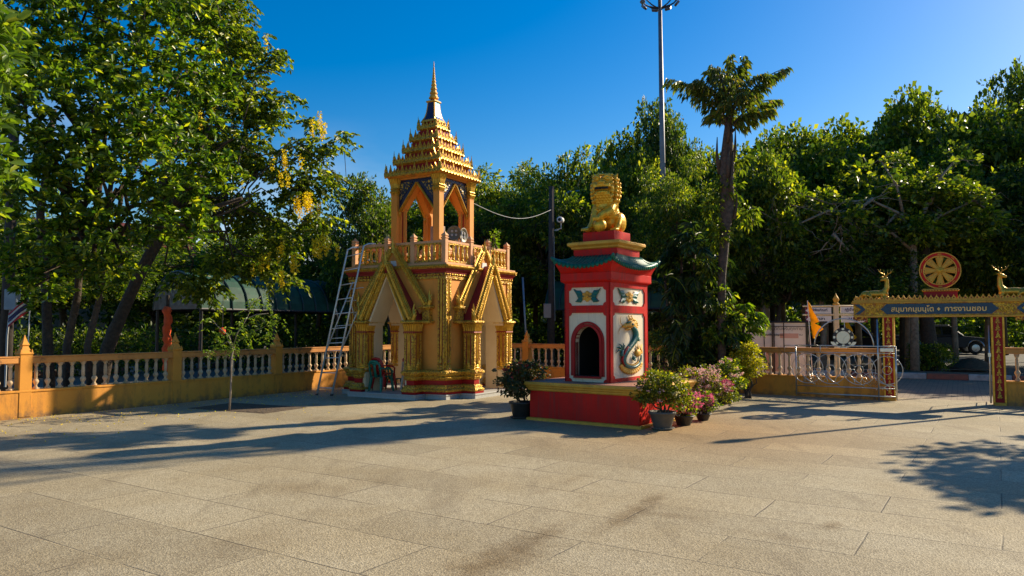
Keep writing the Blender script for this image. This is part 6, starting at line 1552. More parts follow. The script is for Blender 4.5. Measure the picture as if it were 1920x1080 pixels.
# ---- golden shower tree: leaning trunk, yellow racemes
Yg = 17.2; t = thing('golden_shower_tree', 'golden shower tree with a dark leaning trunk and hanging yellow flower clusters', 'tree', (wx(190, Yg), Yg, 0)); X0 = wx(190, Yg)
tr = [(188, 700), (205, 650), (232, 580), (262, 510), (288, 455), (300, 410)]
mb = MB(); pts = [(wx(a, Yg) - X0, 0, wz(b, Yg)) for a, b in tr]; pts[0] = (pts[0][0], 0, -.03); mb.tube(pts, [.17, .15, .135, .125, .12, .10], 10)
pts2 = [(wx(a, Yg + .3) - X0 + .12, .35, wz(b, Yg + .3)) for a, b in ((175, 690), (196, 620), (215, 590), (262, 500), (295, 440))]; pts2[0] = (pts2[0][0], .35, -.03); mb.tube(pts2, [.10, .09, .08, .07, .06], 8)
fork = np.array(pts[-1]); bl = []
for px_, py_, Y, r in ((330, 230, 17, 1.0), (400, 150, 17, .95), (390, 40, 17.4, .8), (440, 70, 17, .7), (460, 190, 16.6, .75), (420, 270, 16.4, .9), (480, 290, 16.4, .75), (400, 380, 16.4, .8), (480, 400, 16.2, .7), (545, 350, 16.2, .55), (560, 270, 16.6, .42), (600, 330, 16.4, .55), (618, 270, 16.4, .35), (590, 410, 16.2, .45), (530, 450, 16.0, .5), (430, 480, 15.8, .55), (350, 520, 15.6, .45), (500, 500, 15.8, .35), (480, 120, 17, .35), (500, 210, 16.8, .35), (330, -20, 17.5, .9), (420, -10, 17.4, .5), (310, 350, 16.6, .8), (390, 540, 16, .35), (530, 170, 16.6, .22), (515, 90, 16.8, .28), (575, 225, 16.6, .22), (545, 520, 16, .3), (640, 250, 16.5, .22)):
    Y += 2.5; r *= 1.13
    bl.append(((wx(px_, Y) - X0, Y - Yg, wz(py_, Y)), (r * .95, r, r * .72)))
for b in bl: limb(mb, fork if rg.random() < .7 else fork + np.array([.2, 0, .8]), b[0], .032, .010, rg, .2)
for a, b_2, c_ in (((300, 410), (335, 360), (400, 300)), ((310, 440), (360, 400), (450, 370)), ((300, 410), (300, 330), (330, 230))):
    mb.tube([(wx(q[0], Yg) - X0, 0, wz(q[1], Yg)) for q in (a, b_2, c_)], [.10, .075, .04], 8)
mb.build('trunk', 'bark', t, smooth=True)
# pinnate leaves: a stalk with paired leaflets
def pinnate(rg, bases, k=6, Lf=.13, stalk=.42):
    n = len(bases); ax = rand_dir(rg, n); ax[:, 2] = ax[:, 2] * .45 - .30; ax /= np.linalg.norm(ax, axis=1, keepdims=True)
    sd_ = np.cross(ax, [0, 0, 1]); sd_ /= np.maximum(np.linalg.norm(sd_, axis=1, keepdims=True), 1e-5); P = []; D = []; 
    for i in range(k):
        u = (i + 1) / k; st = stalk * (.8 + .4 * rg.random((n, 1)))
        p = bases + ax * st * u + np.array([0, 0, -.10]) * u * u
        for s_ in (1, -1): P.append(p); D.append(sd_ * s_ * .8 + ax * .55 + np.array([0, 0, -.30]) + rg.normal(size=(n, 3)) * .12)
    P.append(p); D.append(ax + np.array([0, 0, -.4])); P = np.concatenate(P); D = np.concatenate(D)
    return P, D, Lf * (.75 + .5 * rg.random(len(P)))
_, _, cc = blob_points(rg, bl, 2150, 0, .01, .25)
P, D, S = pinnate(rg, cc, 6, .135)
leaf_obj('crown', P, D, S, 'lf_mid', t, .46, 8, six=True, droop=.1)
fl = [(588, 232, 1), (610, 240, .6), (545, 290, .9), (560, 300, .6), (575, 372, 1.3), (560, 380, 1), (590, 380, .8), (545, 375, .7), (530, 340, .7), (480, 70, .5), (590, 460, 1.0), (600, 452, .7), (560, 480, .9), (495, 485, .9), (480, 490, .6), (620, 462, .8), (528, 515, .8), (460, 500, .5), (640, 330, .4), (400, 190, .4), (360, 220, .5), (380, 215, .4), (450, 350, .3), (300, 250, .4), (545, 505, .5), (515, 300, .5), (520, 470, .7), (230, 520, .4), (395, 90, .4)]
P = []; 
for a, b_2, k in fl:
    Y = 17.3 + rg.random() * .5; n = int(75 * k); c = np.array([wx(a, Y) - X0, Y - Yg, wz(b_2, Y)])
    for q in range(max(1, int(3 * k))):
        o_ = np.array([rg.normal() * .11, rg.normal() * .1, rg.normal() * .09]); h_ = .42 * (.5 + .5 * k)
        tt = rg.random(n); rad = .05 * (1 - tt * .45)
        an = rg.random(n) * 6.28; P.append(np.stack([c[0] + o_[0] + rad * np.cos(an), c[1] + o_[1] + rad * np.sin(an), c[2] + o_[2] + .12 - tt * h_], 1))
P = np.concatenate(P); leaf_obj('yellow_racemes', P, rand_dir(rg, len(P)), np.full(len(P), .046), 'fl_yellow', t, .9, 9)

# ---- branch of a near tree at the left edge
t = thing('overhanging_tree', 'bright sunlit leaves of a near tree hanging in at the left edge', 'tree', (-9.4, 9.6, 0)); rg = np.random.default_rng(21); bl = []
for px_, py_, Y, r in ((-30, 30, 9, .35), (-25, 130, 9, .32), (-40, 230, 9, .36), (-30, 330, 9, .34), (-60, 120, 9.2, .5), (-90, 300, 9.3, .6), (-100, 60, 9.3, .7), (-30, 400, 9.1, .25)): bl.append(((wx(px_, Y) + 9.4, Y - 9.6, wz(py_, Y)), (r, r, r)))
_, _, cc = blob_points(rg, bl, 260, 0, .01, .3); Pt, Dt, St = tuft_leaves(rg, cc, 11, .17, .1); leaf_obj('crown', Pt, Dt, St, 'lf_bright', t, .36, 6, six=True, droop=.12)
mb = MB(); mb.tube([(0, 0, -.02), (.2, 0, 2), (.5, -.1, 3.4), (1.2, -.3, 5)], [.14, .12, .1, .05], 9)
for b in bl: limb(mb, (.6, -.1, 3.6), b[0], .05, .015, rg, .12)
mb.build('trunk', 'bark', t, smooth=True)

# ---- sapling in its soil bed
g = ground_at(430, 771); t = thing('young_tree', 'thin young tree growing in the soil bed in front of the left wall', 'tree', (g.x, g.y, 0)); rg = np.random.default_rng(5)
sx_ = lambda px: wx(px, g.y) - g.x; sz_ = lambda py: wz(py, g.y)
mb = MB(); mb.tube([(0, 0, -.02), (.02, 0, .45), (sx_(436), 0, sz_(670)), (sx_(440), 0, sz_(650))], [.02, .018, .016, .014], 8)
tips = []
for pts in ([(440, 650), (448, 625), (462, 600), (468, 585)], [(438, 655), (430, 630), (410, 612), (400, 600)], [(446, 640), (462, 628), (480, 620), (500, 612)], [(440, 652), (425, 640), (415, 648)], [(462, 600), (480, 590), (505, 588)], [(468, 585), (470, 570), (490, 556)]):
    mb.tube([(sx_(a), rg.normal() * .05, sz_(b)) for a, b in pts], [.012, .010, .007, .004][:len(pts)], 6); tips += pts[1:]
mb.build('trunk', 'bark_pale', t, smooth=True)
cc = np.array([(sx_(a) + rg.normal() * .10, rg.normal() * .15, sz_(b) + rg.normal() * .05) for a, b in tips for _ in range(3)] + [(sx_(a) + rg.normal() * .05, rg.normal() * .1, sz_(b)) for a, b in ((515, 600), (525, 602), (408, 625), (398, 618), (412, 645), (480, 560), (497, 570), (460, 625), (505, 625), (380, 655))for _ in range(3)])
P, D, S = pinnate(rg, cc, 5, .085, .26); leaf_obj('crown', P, D, S * .8, 'lf_bright', t, .38, 12, droop=.1)

# ---- potted plants
def pot(mb, r0, r1, h, lip=.02): mb.lathe([(r0 * .96, 0), (r0, .01), (r1 * .98, h * .85), (r1, h * .86), (r1 + lip, h * .88), (r1 + lip, h), (r1 - .015, h), (r1 - .03, h * .82), (0.0, h * .8)], 24, cap=False)
def potted(name, label, loc, r0, r1, h, potm, blobs, n_clump, per, spread, L_, m, flowers, seed, group='potted bougainvilleas', ratio=.6, saucer=True, stems=6, petal=.05):
    rg = np.random.default_rng(seed); t = thing(name, label, 'potted plant', loc, rg.random(), group)
    mb = MB(); pot(mb, r0, r1, h); o = mb.build('pot', potm, t, smooth=True)
    if saucer: mb = MB(); mb.lathe([(r0 + .02, 0.001), (r0 + .06, .03), (r0 + .05, .035), (r0, .012)], 20, cap=False); mb.build('saucer', potm, t, smooth=True)
    mb = MB(); mb.lathe([(0.001, h * .81), (r1 - .03, h * .81)], 14, cap=False); mb.build('soil', 'soil', t)
    P, D, cc = blob_points(rg, blobs, n_clump, per, spread, .25); leaf_obj('foliage', P, D, L_ * (.6 + .7 * rg.random(len(P))), m, t, ratio, seed)
    mb = MB()
    for i in range(stems):
        b = blobs[i % len(blobs)]; limb(mb, (rg.normal() * .03, rg.normal() * .03, h * .8), np.array(b[0]) + rg.normal(size=3) * .04, .016, .006, rg, .12)
        for _ in range(3): limb(mb, b[0], np.array(b[0]) + rand_dir(rg, 1)[0] * np.array(b[1]) * .95, .006, .003, rg, .15, 4)
    mb.build('stems', 'bark', t, smooth=True)
    for fm, fb_, n in flowers:
        P, D, _ = blob_points(rg, fb_, n, 9, .045, .75); leaf_obj('blossoms', P, D, np.full(len(P), petal), fm, t, .85, seed + 3)
    return t
gl = ground_at(978, 784)
potted('potted_bougainvillea', 'sparse bougainvillea with a few crimson flowers in a round black pot left of the furnace', (gl.x, gl.y, .001), .15, .205, .29, 'potblack',
       [((-.30, 0, .78), (.30, .26, .18)), ((.22, .05, .80), (.36, .27, .18)), ((-.02, 0, .66), (.3, .28, .17)), ((.48, 0, .72), (.26, .22, .14)), ((-.46, 0, .60), (.18, .2, .14)), ((.02, 0, .92), (.36, .24, .07)), ((-.1, .0, .50), (.28, .25, .12))], 260, 8, .065, .062, 'lf_red', [('fl_red', [((0, 0, .86), (.45, .25, .14))], 9)], 31, petal=.04)
gr = ground_at(1242, 805)
potted('potted_bougainvillea', 'yellow-green bougainvillea in a broken grey pot right of the furnace', (gr.x, gr.y, .001), .13, .20, .28, 'potgrey',
       [((-.14, 0, .70), (.26, .26, .20)), ((.16, 0, .68), (.26, .26, .22)), ((.0, 0, .50), (.32, .28, .18)), ((-.28, 0, .55), (.18, .24, .18)), ((.05, .1, .80), (.24, .22, .12)), ((.3, -.05, .5), (.2, .2, .2))], 500, 8, .06, .048, 'lf_yel', [('fl_pale', [((-.15, -.1, .62), (.25, .2, .18))], 9), ('fl_cream', [((0, -.1, .65), (.35, .25, .2))], 14)], 32, petal=.03)
g = ground_at(1282, 797, 0)
potted('potted_bougainvillea', 'bright pink bougainvillea in a low dark pot beside the grey pot', (g.x, g.y, .001), .11, .16, .16, 'potblack',
       [((0, 0, .34), (.24, .22, .2)), ((-.1, 0, .48), (.2, .18, .16)), ((.17, 0, .36), (.2, .18, .18)), ((.0, -.1, .2), (.25, .15, .1))], 130, 6, .06, .05, 'lf_mid', [('fl_pink', [((0, -.08, .36), (.22, .16, .17)), ((-.08, 0, .5), (.12, .1, .1)), ((.2, 0, .38), (.12, .12, .14))], 75)], 33, saucer=False, petal=.036)
g = ground_at(1318, 788, 0)
potted('potted_bougainvillea', 'small pink-flowered bougainvillea in a low pot behind the bright pink one', (g.x, g.y, .001), .09, .13, .12, 'potblack',
       [((0, 0, .34), (.22, .2, .18)), ((.1, -.05, .25), (.2, .15, .1))], 90, 6, .05, .045, 'lf_mid', [('fl_pink', [((0, -.04, .34), (.17, .15, .14))], 40)], 34, saucer=False, petal=.036)
g = ground_at(1318, 770, 0)
potted('potted_bougainvillea', 'wide bougainvillea covered in pale pink bracts behind the two front pots', (g.x, g.y, .001), .15, .2, .2, 'potblack',
       [((-.35, 0, .62), (.32, .28, .22)), ((.1, 0, .60), (.36, .3, .24)), ((.42, 0, .44), (.28, .25, .2)), ((-.05, 0, .36), (.42, .3, .2)), ((.55, 0, .28), (.22, .25, .14)), ((-.4, -.1, .35), (.25, .25, .2))], 440, 7, .06, .052, 'lf_yel', [('fl_pale', [((-.1, -.05, .60), (.45, .25, .22)), ((.3, 0, .44), (.3, .2, .16))], 170), ('fl_pink', [((.46, -.1, .45), (.14, .1, .12))], 26)], 35, saucer=False, petal=.034)
g = ground_at(1352, 757, 0)
potted('potted_bougainvillea', 'leafy shrub with scattered white and pink flowers in a black tub below the palm', (g.x, g.y, .001), .18, .26, .2, 'potblack',
       [((0, 0, .5), (.36, .3, .3)), ((.2, 0, .75), (.25, .25, .2)), ((-.25, 0, .4), (.2, .25, .2)), ((.35, 0, .4), (.2, .2, .2))], 260, 7, .07, .06, 'lf_mid', [('fl_pale', [((.05, -.1, .62), (.42, .25, .3))], 34), ('fl_cream', [((.05, -.1, .5), (.42, .25, .3))], 14)], 36, saucer=False, petal=.04)
g = ground_at(1363, 748, 0); o = MB().lathe([(.10, 0), (.13, .05), (.13, .30), (.10, .36), (.05, .38)], 12).build('plant_bag', 'potblue', None, smooth=True, loc=(g.x - .12, g.y - .45, .001)); tag(o, 'faded blue nursery bag standing among the potted shrubs', 'nursery bag')
g = ground_at(1345, 752, 0); 
# yellow croton-like shrub
g = ground_at(1400, 747); t = thing('yellow_shrub', 'yellow-green shrub beside the wall, right of the palm clump', 'shrub', (g.x, g.y, 0)); rg = np.random.default_rng(41)
P, D, cc = blob_points(rg, [((.0, 0, .95), (.36, .34, .26)), ((.1, 0, .7), (.34, .34, .25)), ((-.1, 0, .62), (.3, .3, .25)), ((.05, 0, 1.1), (.22, .25, .14))], 620, 9, .05, .35); leaf_obj('foliage', P, D, .05 * (.6 + .7 * rg.random(len(P))), 'lf_lemon', t, .5, 41)
mb = MB(); [limb(mb, (rg.normal() * .04, rg.normal() * .04, 0), (rg.normal() * .2, rg.normal() * .2, .9), .018, .006, rg, .1) for _ in range(9)]; mb.build('stems', 'bark', t)

# ---- fishtail palm and areca clump
def frond(rg, base, az, el, Ln, k, Lf, wdt=.26, droop=.5, hang=.6):
    """arched rachis with leaflets; returns pts, P, D, S"""
    d = np.array([math.cos(az), math.sin(az), 0]); pts = []
    for i in range(k + 1):
        u = i / k; pts.append(np.array(base) + d * Ln * u * math.cos(el) * (1 - .1 * u) + np.array([0, 0, Ln * (math.sin(el) * u - droop * u * u)]))
    P, D, S = [], [], []; sd_ = np.array([-d[1], d[0], 0])
    for i in range(2, k + 1):
        u = i / k; tdir = pts[i] - pts[i - 1]; tdir /= np.linalg.norm(tdir)
        for s_ in (1, -1):
            for q in range(2):
                P.append(pts[i] - tdir * q * Ln / k * .5); D.append(sd_ * s_ * (.9 + .2 * rg.normal()) + tdir * (.7 + .2 * rg.normal()) + np.array([0, 0, -hang + .25 * rg.normal()])); S.append(Lf * (math.sin(math.pi * min(.95, u * .85 + .12)) * .9 + .15) * (.8 + .4 * rg.random()))
    return pts, P, D, S
Yp = 16.9; X0 = wx(1352, Yp); t = thing('fishtail_palm', 'tall fishtail palm with bushy drooping crown standing against the sky', 'palm tree', (X0, Yp, 0)); rg = np.random.default_rng(51)
pz = lambda py: wz(py, Yp); pxx = lambda px: wx(px, Yp) - X0
mb = MB(); mb.tube([(0, 0, -.02), (.0, 0, 1.0), (pxx(1354), 0, pz(520)), (pxx(1362), 0, pz(430)), (pxx(1366), 0, pz(390)), (pxx(1367), 0, pz(300)), (pxx(1370), 0, pz(250)), (pxx(1374), 0, pz(200)), (pxx(1375), 0, pz(140))], [.13, .095, .095, .12, .16, .16, .11, .06, .02], 12)
for i in range(14):
    a = rg.random() * 6.28; z = pz(410 - i * 11); mb.tube([(pxx(1366) + .15 * math.cos(a), .15 * math.sin(a), z), (pxx(1366) + .21 * math.cos(a), .21 * math.sin(a), z + .3), (pxx(1366) + .20 * math.cos(a + .2), .2 * math.sin(a), z + .7)], [.05, .035, .01], 5)
mb.build('trunk', 'palm_bark', t, smooth=True)
P, D, S = [], [], []; st = MB()
# each frond is a plume: sprays of hanging wedge leaflets round an arched stalk; (px, py) of base and of plume end
for (bx, by, ex, ey, dy, w0, hump) in ((1372, 240, 1262, 152, 0, .30, .34), (1372, 235, 1300, 165, -.5, .30, .3), (1374, 220, 1478, 128, 0, .34, .25), (1374, 235, 1468, 180, .3, .34, .22), (1374, 200, 1350, 115, .2, .34, .12), (1375, 200, 1398, 112, -.2, .34, .12), (1374, 200, 1376, 100, 0, .3, .05),
        (1374, 215, 1330, 140, .7, .34, .25), (1374, 215, 1425, 150, .7, .34, .25), (1374, 215, 1330, 150, -.8, .34, .25), (1374, 215, 1420, 160, -.8, .34, .25), (1372, 250, 1440, 215, -.4, .3, .2), (1372, 230, 1372, 190, 1.1, .34, .2), (1372, 240, 1372, 200, -1.1, .34, .2)):
    b0 = np.array([pxx(bx), 0, pz(by)]); e0 = np.array([pxx(ex), dy, pz(ey)])
    ctr = [b0 * (1 - u) + e0 * u + np.array([0, 0, hump * math.sin(math.pi * u * .9)]) for u in np.linspace(0, 1, 13)]
    st.tube([tuple(q) for q in ctr], [.032 * (1 - .8 * j / 12) for j in range(13)], 6)
    for j in range(3, 13):
        u = j / 12; wj = w0 * (1.0 if u < .8 else .75) * (.45 + .8 * math.sin(math.pi * min(1, u * .8 + .1)))
        tdir = ctr[j] - ctr[j - 1]; tdir /= np.linalg.norm(tdir) + 1e-9; sdv = np.cross(tdir, [0, 0, 1]); sdv /= np.linalg.norm(sdv) + 1e-9
        for q in range(26):
            sg2 = rg.uniform(-1, 1); fw = rg.uniform(-.5, .6)
            p = ctr[j] + sdv * sg2 * wj + tdir * fw * .14 + np.array([0, 0, -abs(sg2) * wj * .35 + rg.uniform(-.03, .04)])
            P.append(p); D.append(sdv * sg2 * .6 + tdir * .55 + np.array([0, 0, -.95]) + rg.normal(size=3) * .22); S.append(rg.uniform(.09, .22))
leaf_obj('crown', np.array(P), np.array(D), np.array(S), 'lf_palm', t, .34, 51, droop=.15); st.build('frond_stalks', 'palm_bark', t)
vb = [((pxx(1350), 0, pz(440)), (.22, .22, .35)), ((pxx(1365), 0, pz(350)), (.28, .25, .28)), ((pxx(1335), .1, pz(500)), (.25, .25, .3)), ((pxx(1390), .1, pz(300)), (.3, .25, .2)), ((pxx(1405), .1, pz(400)), (.25, .25, .3)), ((pxx(1345), -.1, pz(560)), (.25, .2, .3)), ((pxx(1335), -.1, pz(630)), (.3, .2, .3)), ((pxx(1368), -.1, pz(610)), (.25, .2, .3)), ((pxx(1340), 0, pz(390)), (.2, .2, .3))]
vP, vD, _ = blob_points(rg, vb, 230, 8, .12, .3); leaf_obj('climbing_leaves', vP, vD, .13 * (.6 + .7 * rg.random(len(vP))), 'lf_mid', t, .4, 52, droop=.3)
# areca / mixed clump below: dark layered fronds
def palm_clump(label, x, y, stems, seed, m='lf_areca', Lf=.30, grp=None, nf=11, Ln=1.5):
    rg = np.random.default_rng(seed); t = thing('palm_clump', label, 'palm', (x, y, 0), 0, grp); P, D, S = [], [], []; st = MB(); tk = MB()
    for sx2, sy2, h in stems:
        tk.tube([(sx2 * .3, sy2 * .3, -.02), (sx2 * .7, sy2 * .7, h * .5), (sx2, sy2, h)], [.055, .045, .035], 7)
        for i in range(nf):
            az = rg.random() * 6.28; el = R(rg.uniform(5, 75)); L2 = Ln * rg.uniform(.7, 1.1); pts, p1, d1, s1 = frond(rg, (sx2, sy2, h - rg.random() * .5), az, el, L2, 13, Lf, droop=.75, hang=.55)
            P += p1; D += d1; S += s1; st.tube([tuple(q) for q in pts], [.016 * (1 - .7 * j / len(pts)) for j in range(len(pts))], 5)
    leaf_obj('crown', np.array(P), np.array(D), np.array(S), m, t, .16, seed, droop=.2); st.build('frond_stalks', 'lf_mid', t); tk.build('trunk', 'palm_bark', t, smooth=True); return t
x0, y0 = wx(1290, 17.4), 17.4
palm_clump('tall dark palm clump behind the furnace, left of the fishtail palm', x0, y0, [(-.40, 0, 1.9), (.1, .1, 2.8), (.35, -.1, 2.0), (-.1, .2, 3.3), (-.5, .2, 2.8), (.5, .2, 3.1), (.7, -.2, 1.4), (-.2, -.2, 1.2), (.2, .1, 3.8)], 61, Ln=1.25)
palm_clump('bright green low palm fronds right of the fishtail palm trunk', wx(1372, 17.3), 17.3, [(.05, 0, 1.3), (.3, 0, 1.9)], 62, 'lf_bright', .28, nf=7, Ln=.95)
# shrubs at the foot of the clump
def shrub(label, x, y, blobs, m, seed, n=200, L_=.08, cat='shrub', name='shrub', group=None):
    rg = np.random.default_rng(seed); t = thing(name, label, cat, (x, y, 0), 0, group)
    P, D, cc = blob_points(rg, blobs, n, 9, .12, .3); leaf_obj('foliage', P, D, L_ * (.6 + .8 * rg.random(len(P))), m, t, .45, seed)
    mb = MB(); [limb(mb, (rg.normal() * .05, rg.normal() * .05, 0), b[0], .03, .01, rg, .12) for b in blobs]; mb.build('stems', 'bark', t); return t
shrub('dark leafy shrub in front of the wall under the palm clump', wx(1262, 17), 17.0, [((0, 0, .5), (.55, .4, .45)), ((.6, 0, .45), (.5, .4, .4)), ((.3, 0, .9), (.5, .4, .4)), ((-.2, .1, 1.2), (.4, .4, .35)), ((.95, .1, .8), (.35, .3, .45))], 'lf_dark', 71, 420)
shrub('small green plant sprouting on the tower balcony', 0, 0, [((0, 0, .15), (.07, .07, .13)), ((.03, 0, .36), (.08, .07, .08))], 'lf_bright', 72, 12, .09, 'plant', 'balcony_plant').location = TL(1.36, .62, 3.5)

# ---- trees beyond the walls: four crown models shared by many trees
rg = np.random.default_rng(99)
def make_model(kind, seed):
    rg = np.random.default_rng(seed); bl = []
    if kind == 'broad':
        for i in range(26): d = rand_dir(rg, 1)[0]; bl.append((tuple(d * np.array([.68, .68, .64])), tuple(np.array([.34, .34, .25]) * rg.uniform(.7, 1.15))))
        bl.append(((0, 0, 0), (.5, .5, .5)))
        a = dict(n=2300, per=10, sp=.075, L=.058, m='lf_mid', r=.62)
    if kind == 'dark':
        for i in range(26): d = rand_dir(rg, 1)[0]; bl.append((tuple(d * np.array([.62, .62, .70])), tuple(np.array([.36, .36, .27]) * rg.uniform(.7, 1.2))))
        bl.append(((0, 0, 0), (.55, .55, .6)))
        a = dict(n=2300, per=11, sp=.075, L=.052, m='lf_dark', r=.55)
    if kind == 'feathery':
        for i in range(34): d = rand_dir(rg, 1)[0]; d[2] *= 1.0; bl.append((tuple(d * np.array([.7, .7, .72])), tuple(np.array([.30, .30, .16]) * rg.uniform(.6, 1.25))))
        a = dict(n=2300, per=11, sp=.09, L=.047, m='lf_mid', r=.45)
    if kind == 'loose':
        for i in range(20): d = rand_dir(rg, 1)[0]; bl.append((tuple(d * np.array([.75, .75, .8]) * rg.uniform(.5, 1)), tuple(np.array([.26, .26, .17]) * rg.uniform(.6, 1.1))))
        a = dict(n=700, per=9, sp=.07, L=.068, m='lf_mid', r=.55)
    P, D, cc = blob_points(rg, bl, a['n'], a['per'], a['sp'], .45); S = a['L'] * (.4 + 1.25 * rg.random(len(P)) ** 1.8)
    me = leaf_obj('crown', P, D, S, a['m'], None, a['r'], seed, data_only=True, droop=.08)
    mb = MB(); mb.tube([(0, 0, -1.9), (.03, 0, -1.2), (-.02, .02, -.6), (0, 0, -.1)], [.05, .042, .036, .03], 9)
    if kind in ('loose', 'broad'):
        for _ in range(7): d = rand_dir(rg, 1)[0]; d[2] = abs(d[2]) * .5; limb(mb, (0, 0, rg.uniform(-.7, -.3)), d * 1.02, .030, .006, rg, .12, 7)
    for b in bl[:24]:
        limb(mb, (0, 0, rg.uniform(-.8, -.2)), b[0], .028, .007, rg, .14)
        for _ in range(2): limb(mb, b[0], np.array(b[0]) + rand_dir(rg, 1)[0] * np.array(b[1]) * 1.0, .008, .003, rg, .15, 3)
    o = mb.build('trunk', 'bark_pale' if kind in ('loose', 'broad') else 'bark', None, smooth=True); tme = o.data; bpy.data.objects.remove(o)
    return me, tme
models = {k: make_model(k, 100 + i) for i, k in enumerate(('broad', 'dark', 'feathery', 'loose'))}
KN = {'broad': 'broadleaf_tree', 'dark': 'dense_tree', 'feathery': 'feathery_tree', 'loose': 'open_crowned_tree'}
def btree(kind, px, Y, top, r, label, squash=1.0, low=None):
    x = wx(px, Y); zt = wz(top, Y); 
    hz = (zt - (low if low is not None else 1.4)) / 2 * .92; zc = zt - hz * 1.02
    t = thing(KN[kind], label, 'tree', (x, Y, 0), 0, 'trees beyond the walls'); a = rg.random() * 6.28
    c = bpy.data.objects.new('crown', models[kind][0]); C.objects.link(c); c.parent = t; c.location = (0, 0, zc); c.scale = (r, r, hz); c.rotation_euler = (0, 0, a)
    k = bpy.data.objects.new('trunk', models[kind][1]); C.objects.link(k); k.parent = t; k.location = (0, 0, zc); k.rotation_euler = (0, 0, a)
    k.scale = (r, r, zc / 1.9)
    return t
TREES = [
 ('dark', 676, 27, 322, 1.6, 'dense dark tree just left of the tower roof', 1.2),
 ('dark', 735, 31, 380, 2.3, 'dark tree standing directly behind the bell tower pavilion'),
 ('dark', 600, 30, 420, 2.4, 'dark low tree between the ladder and the golden shower tree'),
 ('feathery', 800, 34, 330, 3.0, 'feathery tree behind the tower spire base'),
 ('feathery', 935, 31, 292, 3.0, 'feathery green tree right of the tower roof'),
 ('feathery', 1035, 30, 296, 2.7, 'feathery green tree behind the dark utility pole'),
 ('feathery', 980, 38, 285, 3.4, 'tall feathery tree further back between tower and furnace'),
 ('loose', 1110, 34, 235, 2.3, 'open-crowned tree with visible twigs above the lion statue'),
 ('dark', 1130, 30, 350, 2.6, 'dark tree behind the lion statue'),
 ('dark', 1232, 33, 172, 1.9, 'tall dark tree behind the floodlight mast'),
 ('broad', 1195, 31, 265, 2.0, 'broad-leaved tree left of the floodlight mast'),
 ('feathery', 1290, 26, 330, 1.9, 'mid green tree behind the palm clump'),
 ('dark', 1275, 36, 265, 2.6, 'dark tree between the mast and the fishtail palm'),
 ('broad', 1420, 30, 262, 2.5, 'broad tree immediately right of the fishtail palm'),
 ('broad', 1510, 31, 215, 2.8, 'broad-leaved tree above the direction signs'),
 ('broad', 1610, 33, 205, 3.0, 'broad-leaved tree left of the dharma wheel'),
 ('loose', 1540, 27, 330, 2.4, 'loose tree with pale crossing branches above the yellow pennant'),
 ('broad', 1745, 32, 142, 3.1, 'tallest broad tree above the dharma wheel'),
 ('loose', 1700, 28, 250, 2.8, 'open tree with grey limbs behind the dharma wheel'),
 ('broad', 1850, 31, 175, 2.9, 'broad-leaved tree above the right-hand deer'),
 ('dark', 1935, 34, 95, 2.6, 'dark pointed tree at the right edge of the sky'),
 ('dark', 1930, 27, 300, 2.4, 'dark tree low at the right edge'),
 ('dark', 1460, 27, 400, 2.2, 'dark low tree behind the banner'),
 ('dark', 1640, 26, 430, 2.0, 'dark low tree behind the left-hand deer'),
 ('feathery', 1560, 36, 280, 3.4, 'mid green tree far behind the signpost'),
 ('dark', 1880, 42, 300, 4.5, 'dark spreading tree far behind the gateway'),
 ('dark', 1640, 44, 300, 4.5, 'dark spreading tree behind the pickup trucks'),
 ('dark', 1450, 40, 320, 4.0, 'dark tree far behind the banner'),
 ('dark', 1200, 40, 340, 3.8, 'dark tree far behind the furnace'),
 ('feathery', 1090, 36, 300, 2.8, 'feathery tree behind the grey street lamp'),
 ('dark', 880, 38, 360, 3.6, 'dark tree far behind the tower balcony'),
 ('dark', 470, 34, 430, 3.0, 'dark tree behind the green barrel shelter'),
 ('dark', 120, 27, 400, 3.2, 'dark tree behind the left utility pole'),
 ('dark', 290, 32, 470, 3.0, 'dark tree behind the leaning trunk'),
 ('dark', 0, 24, 430, 2.8, 'dark tree at the left edge behind the road'),
 ('broad', 2010, 30, 140, 3.0, 'broad tree partly outside the picture on the right'),
]
TREES += [('feathery', 1238, 27.5, 290, 1.5, 'leafy tree hiding the foot of the floodlight mast'), ('broad', 1185, 33, 232, 2.0, 'rounded tree on the skyline just left of the mast'), ('feathery', 1310, 25, 262, 1.5, 'leafy tree reaching up behind the left side of the palm trunk'), ('broad', 1430, 26.5, 268, 1.7, 'leafy tree reaching up behind the right side of the palm trunk'), ('dark', 1265, 32, 205, 1.6, 'dark tree on the skyline just right of the mast'),('feathery', 870, 33, 300, 2.2, 'feathery tree just right of the tower spire base'), ('feathery', 1005, 34, 282, 2.6, 'taller feathery tree above the roofline between tower and furnace'),
 ('loose', 1150, 36, 225, 2.2, 'thin open-crowned tree left of the mast with sky showing through'), ('loose', 1070, 35, 255, 1.9, 'small open tree above the street lamp'),
 ('broad', 1330, 30, 270, 2.0, 'broad tree directly behind the fishtail palm crown'), ('broad', 1470, 34, 225, 2.4, 'broad tree on the skyline right of the palm'), ('loose', 1660, 32, 175, 2.2, 'open tree on the skyline left of the tallest one'),
 ('broad', 1790, 29, 260, 2.4, 'broad tree in front of the tallest one, right of the wheel'), ('feathery', 1690, 30, 330, 2.6, 'feathery tree with layered sprays just above the wheel'), ('feathery', 1860, 28, 330, 2.4, 'feathery tree with layered sprays above the right deer')]
for a in TREES: btree(a[0], a[1], a[2], a[3] - 12, a[4], a[5], low=(a[6] if len(a) > 6 else None))
Yb = 25.5; Xb = wx(1712, Yb); t = thing('bare_limbed_tree', 'tree with long pale bare limbs crossing in front of the dark foliage above the gateway', 'tree', (Xb, Yb, 0)); rg = np.random.default_rng(93); mb = MB()
bz = lambda px, py, dy=0: (wx(px, Yb) - Xb, dy, wz(py, Yb))
